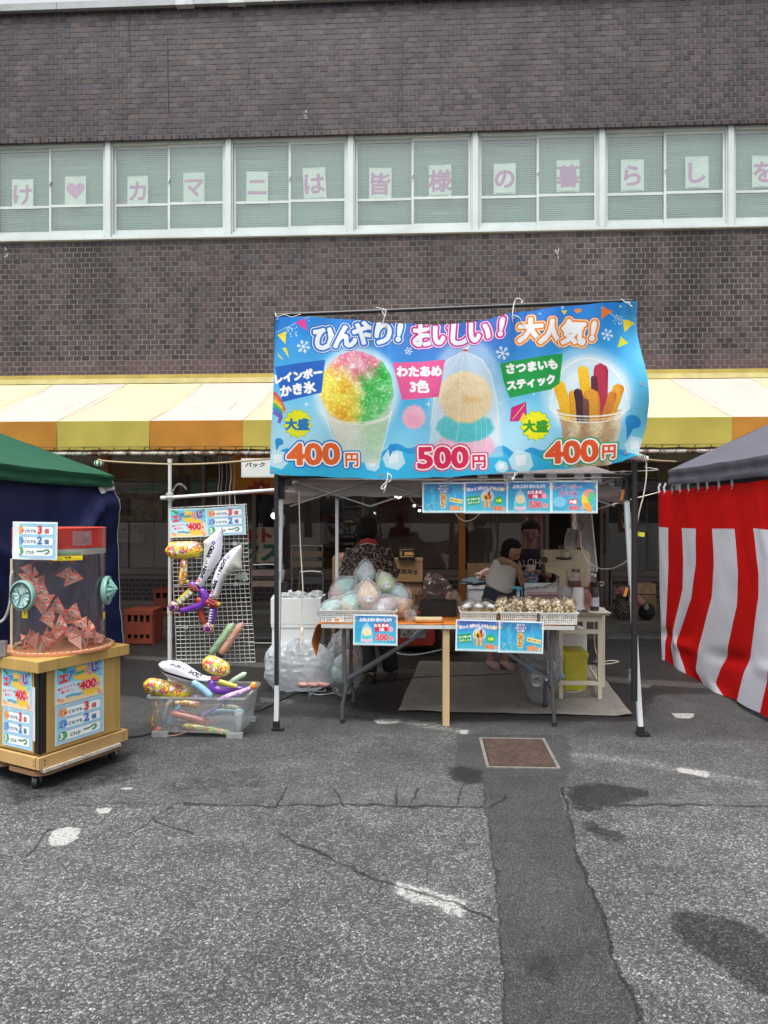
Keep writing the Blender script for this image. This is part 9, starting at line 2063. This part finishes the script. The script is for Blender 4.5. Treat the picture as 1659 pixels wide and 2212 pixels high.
# --- boy in a dark ALOHA shirt
BY=7.65;hb=Vector((at(1146,1150,BY).x,BY-.02,at(1146,1150,BY).z));bo=thing('person','boy in a dark ALOHA t-shirt looking down at a paper cup','person',(hb.x,BY,0))
b_=MB();fw=Vector((-.18,-1,-.28));P_,M_=head(b_,hb,.112,fw);b_.loft([hb+Vector((0,.02,-.06)),Vector((hb.x,BY+.02,hb.z-.175))],[.045,.052],14)
sz=hb.z-.20;hipz=.74
b_.loft([Vector((hb.x,BY+.02,sz+.02)),Vector((hb.x,BY+.02,sz-.15)),Vector((hb.x,BY+.02,hipz))],[(.12,.07),(.145,.09),(.125,.085)],18,up=(0,1,0))
for s_ in(-1,1):b_.loft([Vector((hb.x+s_*.07,BY+.02,hipz)),Vector((hb.x+s_*.08,BY,.42)),Vector((hb.x+s_*.09,BY+.03,.05))],[.08,.055,.035],12);b_.loft([Vector((hb.x+s_*.09,BY+.05,.04)),Vector((hb.x+s_*.10,BY-.12,.03))],[(.035,.035),(.033,.022)],10)
cupP=at(1124+3,1238,BY-.36);hnd=c5(715,800,BY-.34)
for s_,h_ in((1,hnd+Vector((.01,0,0))),(-1,c5(640,800,BY-.30))):
 sh=Vector((hb.x+s_*.14,BY+.02,sz-.02));el=Vector((hb.x+s_*.17,BY-.08,sz-.24));b_.loft([sh,el,h_],[.042,.034,.022],12);hand(b_,h_,Vector((-s_*.8,-.5,.1)),(0,0,1),.9,.7,s_)
body_part('body',b_,skin2,bo,.007)
tsh=mat('navy_tshirt',(.010,.012,.020),.85,0,.15,8,.2,300);b_=MB()
b_.loft([Vector((hb.x,BY+.02,sz+.035)),Vector((hb.x,BY+.02,sz+.015)),Vector((hb.x,BY+.01,sz-.03)),Vector((hb.x,BY+.015,sz-.2)),Vector((hb.x,BY+.02,hipz-.02))],[(.07,.06),(.12,.085),(.165,.105),(.165,.115),(.165,.115)],26,up=(0,1,0))
for s_ in(-1,1):sh=Vector((hb.x+s_*.13,BY+.02,sz-.02));el=Vector((hb.x+s_*.18,BY-.02,sz-.22));b_.loft([sh,el],[.062,.066],14)
body_part('tshirt',b_,tsh,bo,.008,2)
for tt,sz_,vy_,vx_ in(('ALOHA',.085,1215,1139),('MALLY',.05,1240,1140)):
 v,tr=glyphs(tt);v=v*sz_*1.0;q=Vector((hb.x-.005,BY-.128,at(1140,vy_-2,BY).z));b_=MB();vs=[]
 for x_,y_ in v:vs.append(q+Vector((float(x_)*1.05,.30*(float(x_))**2*4,float(y_)*1.25-(1.6 if tt=='ALOHA' else 0)*float(x_)**2)))
 b_.add(vs,[tuple(int(k)for k in f)for f in tr]);part('lettering',b_,mat('white_print',(.55,.55,.52),.8),bo)
b_=MB();b_.loft([Vector((hb.x,BY+.02,hipz+.02)),Vector((hb.x,BY+.02,hipz-.05))],[(.14,.1),(.14,.1)],16,up=(0,1,0))
for s_ in(-1,1):b_.loft([Vector((hb.x+s_*.07,BY+.02,hipz)),Vector((hb.x+s_*.085,BY,.38))],[.09,.085],14)
body_part('shorts',b_,mat('black_shorts',(.012,.012,.014),.85),bo,.012,2)
b_=MB();b_.ell(hb+M_@Vector((0,-.018,.034)),(.098,.108,.092),26,18,M=M_,fn=lambda d:(1+.10*mnoise.noise(d*6))*(1 if d.y<.3 or d.z>.2 else.8));hairpart('hair',b_,bo)
for k in(-1,1):
 b_=MB();b_.ell(P_(k*.27,.775,.06),(.016,.006,.005),10,6,M=M_);part('eye',b_,eyeW,bo,smooth=True);b_=MB();b_.ell(P_(k*.28,.80,.22),(.020,.005,.004),10,5,M=M_);part('eyebrow',b_,hair,bo,smooth=True)
b_=MB();b_.ell(P_(0,.87,-.47),(.020,.006,.006),10,5,M=M_);part('mouth',b_,lip,bo,smooth=True)
for s_ in(-1,1):b_=MB();b_.loft([Vector((hb.x+s_*.09,BY+.07,.035)),Vector((hb.x+s_*.10,BY-.15,.03))],[(.045,.035),(.042,.03)],12);part('shoe',b_,blk,bo,smooth=True)
t=thing('paper_cup','white paper cup held between the boy and the girl','paper cup',c5(670,785,BY-.36));m_=MB();m_.lathe((0,0,-.045),[(.0,0),(.032,.0),(.050,.09),(.047,.09),(.03,.004)],20);part('cup_shell',m_,MATS['cup_white'],t,w=False,smooth=40)
m_=MB();q=c5(668,850,BY-.34);m_.ell(q,(.07,.04,.10),22,16,fn=lambda d:1+.18*mnoise.noise(d*3));c=CV(128,160,'2a8ad0');c.text('氷',64,50,40,'e8f6ff',bold=1.5);c.line([(10,100),(118,96)],8,'bfe4f6',.8);c.line([(20,130),(110,128)],5,'e8f6ff',.8);solo('blue_bag',m_,printmat('blue_bag_print',c,.35),'bright blue plastic bag held under the paper cup','plastic bag',smooth=True)
# --- girl in a white sleeveless top reaching into the bag
GY_=7.2;hg=Vector((at(1107,1191,GY_).x,GY_,at(1107,1191,GY_).z));gi_=thing('person','girl in a white sleeveless top and denim shorts leaning and reaching forward','person',(at(1080,1300,GY_).x,GY_+.1,0))
b_=MB();fg=Vector((.62,-.62,-.42));P_,M_=head(b_,hg,.102,fg)
shc=Vector((at(1095,1216,GY_).x,GY_+.06,at(1095,1213,GY_).z));hip=Vector((at(1078,1280,GY_).x,GY_+.10,at(1078,1278,GY_).z))
b_.loft([hg+Vector((-.01,.02,-.04)),shc+Vector((.01,0,0))],[.042,.048],12);b_.loft([shc,shc.lerp(hip,.5),hip],[(.105,.07),(.11,.085),(.12,.095)],18,up=(0,1,0))
for s_ in(-1,1):f_=Vector((at(1075+s_*16,1420,7.45).x,7.42,.05));b_.loft([hip+Vector((s_*.06,0,-.02)),Vector((hip.x+s_*.07,GY_+.12,.40)),f_],[.075,.05,.032],12);b_.loft([f_,f_+Vector((.03,-.13,-.015))],[(.033,.03),(.03,.02)],10)
sA=Vector((at(1084,1207,GY_-.05).x,GY_-.05,at(1084,1209,GY_).z));eA=c2(870,885,GY_-.16);wA=c2(945,945,GY_-.18)
b_.loft([shc+Vector((-.03,-.02,-.02)),sA,sA.lerp(eA,.5),eA,wA],[.034,.036,.031,.026,.019],12);hand(b_,wA,c2(965,990,GY_-.2)-wA,(.8,-.4,.2),.85,.6,1)
sB=shc+Vector((.10,.02,-.03));eB=sB+Vector((.06,-.08,-.20));wB=c5(640,860,GY_-.05);b_.loft([sB,eB,wB],[.038,.032,.021],12);hand(b_,wB,(.8,-.3,.2),(0,0,1),.85,.6,1)
body_part('body',b_,skin,gi_,.007)
b_=MB();b_.loft([shc+Vector((0,0,.012)),shc+Vector((-.005,0,-.02)),shc.lerp(hip,.35),shc.lerp(hip,.75),hip+Vector((.0,-.0,.03))],[(.085,.06),(.118,.085),(.130,.105),(.145,.12),(.140,.118)],26,up=(0,1,0))
b_.v=[tuple(Vector(p)+Vector((.008,.008,0))*mnoise.noise(Vector((p[0]*22,p[1]*22,p[2]*5))))for p in b_.v];body_part('white_top',b_,cloth('white_blouse',(.82,.82,.79),600),gi_,.008,1)
b_=MB();b_.loft([hip+Vector((0,0,.045)),hip+Vector((0,.01,-.03)),hip+Vector((0,.01,-.10))],[(.125,.105),(.145,.12),(.15,.12)],24,up=(0,1,0))
for s_ in(-1,1):b_.loft([hip+Vector((s_*.07,.01,-.06)),hip+Vector((s_*.075,.0,-.22))],[.09,.085],14)
body_part('denim_shorts',b_,mat('dark_denim',(.045,.060,.085),.85,0,.25,12,.3,260),gi_,.010,2)
b_=MB();b_.ell(hg+M_@Vector((0,-.022,.022)),(.092,.104,.095),26,18,M=M_,fn=lambda d:(1+.06*mnoise.noise(d*5))*(1 if d.y<.25 or d.z>.35 else.76))
b_.loft([hg+M_@Vector((-.03,-.06,.0)),hg+M_@Vector((-.035,-.085,-.08)),hg+Vector((-.06,.0,-.13))],[(.075,.05),(.075,.045),(.05,.03)],14);b_.loft([hg+M_@Vector((.07,-.02,.03)),hg+M_@Vector((.075,.0,-.06)),hg+M_@Vector((.07,.0,-.11))],[.03,.026,.012],10);b_.loft([hg+M_@Vector((-.07,.02,.03)),hg+M_@Vector((-.075,.02,-.08)),hg+M_@Vector((-.07,.0,-.15))],[.03,.028,.014],10);hairpart('hair',b_,gi_)
for k in(-1,1):b_=MB();b_.ell(P_(k*.27,.775,.04),(.014,.006,.006),10,6,M=M_);part('eye',b_,eyeW,gi_,smooth=True)
b_=MB();b_.ell(P_(0,.86,-.47),(.016,.007,.006),10,5,M=M_);part('mouth',b_,lip,gi_,smooth=True)
crx=mat('pink_clog',(.42,.30,.31),.6,0,.1,10)
for s_ in(-1,1):
 f_=Vector((at(1075+s_*15,1420,7.45).x,7.42,.0));b_=MB();b_.loft([f_+Vector((-.01,.06,.035)),f_+Vector((0,.0,.04)),f_+Vector((.03,-.12,.04)),f_+Vector((.045,-.18,.03))],[(.042,.032),(.048,.036),(.052,.038),(.03,.024)],16);part('clog',b_,crx,gi_,smooth=True)
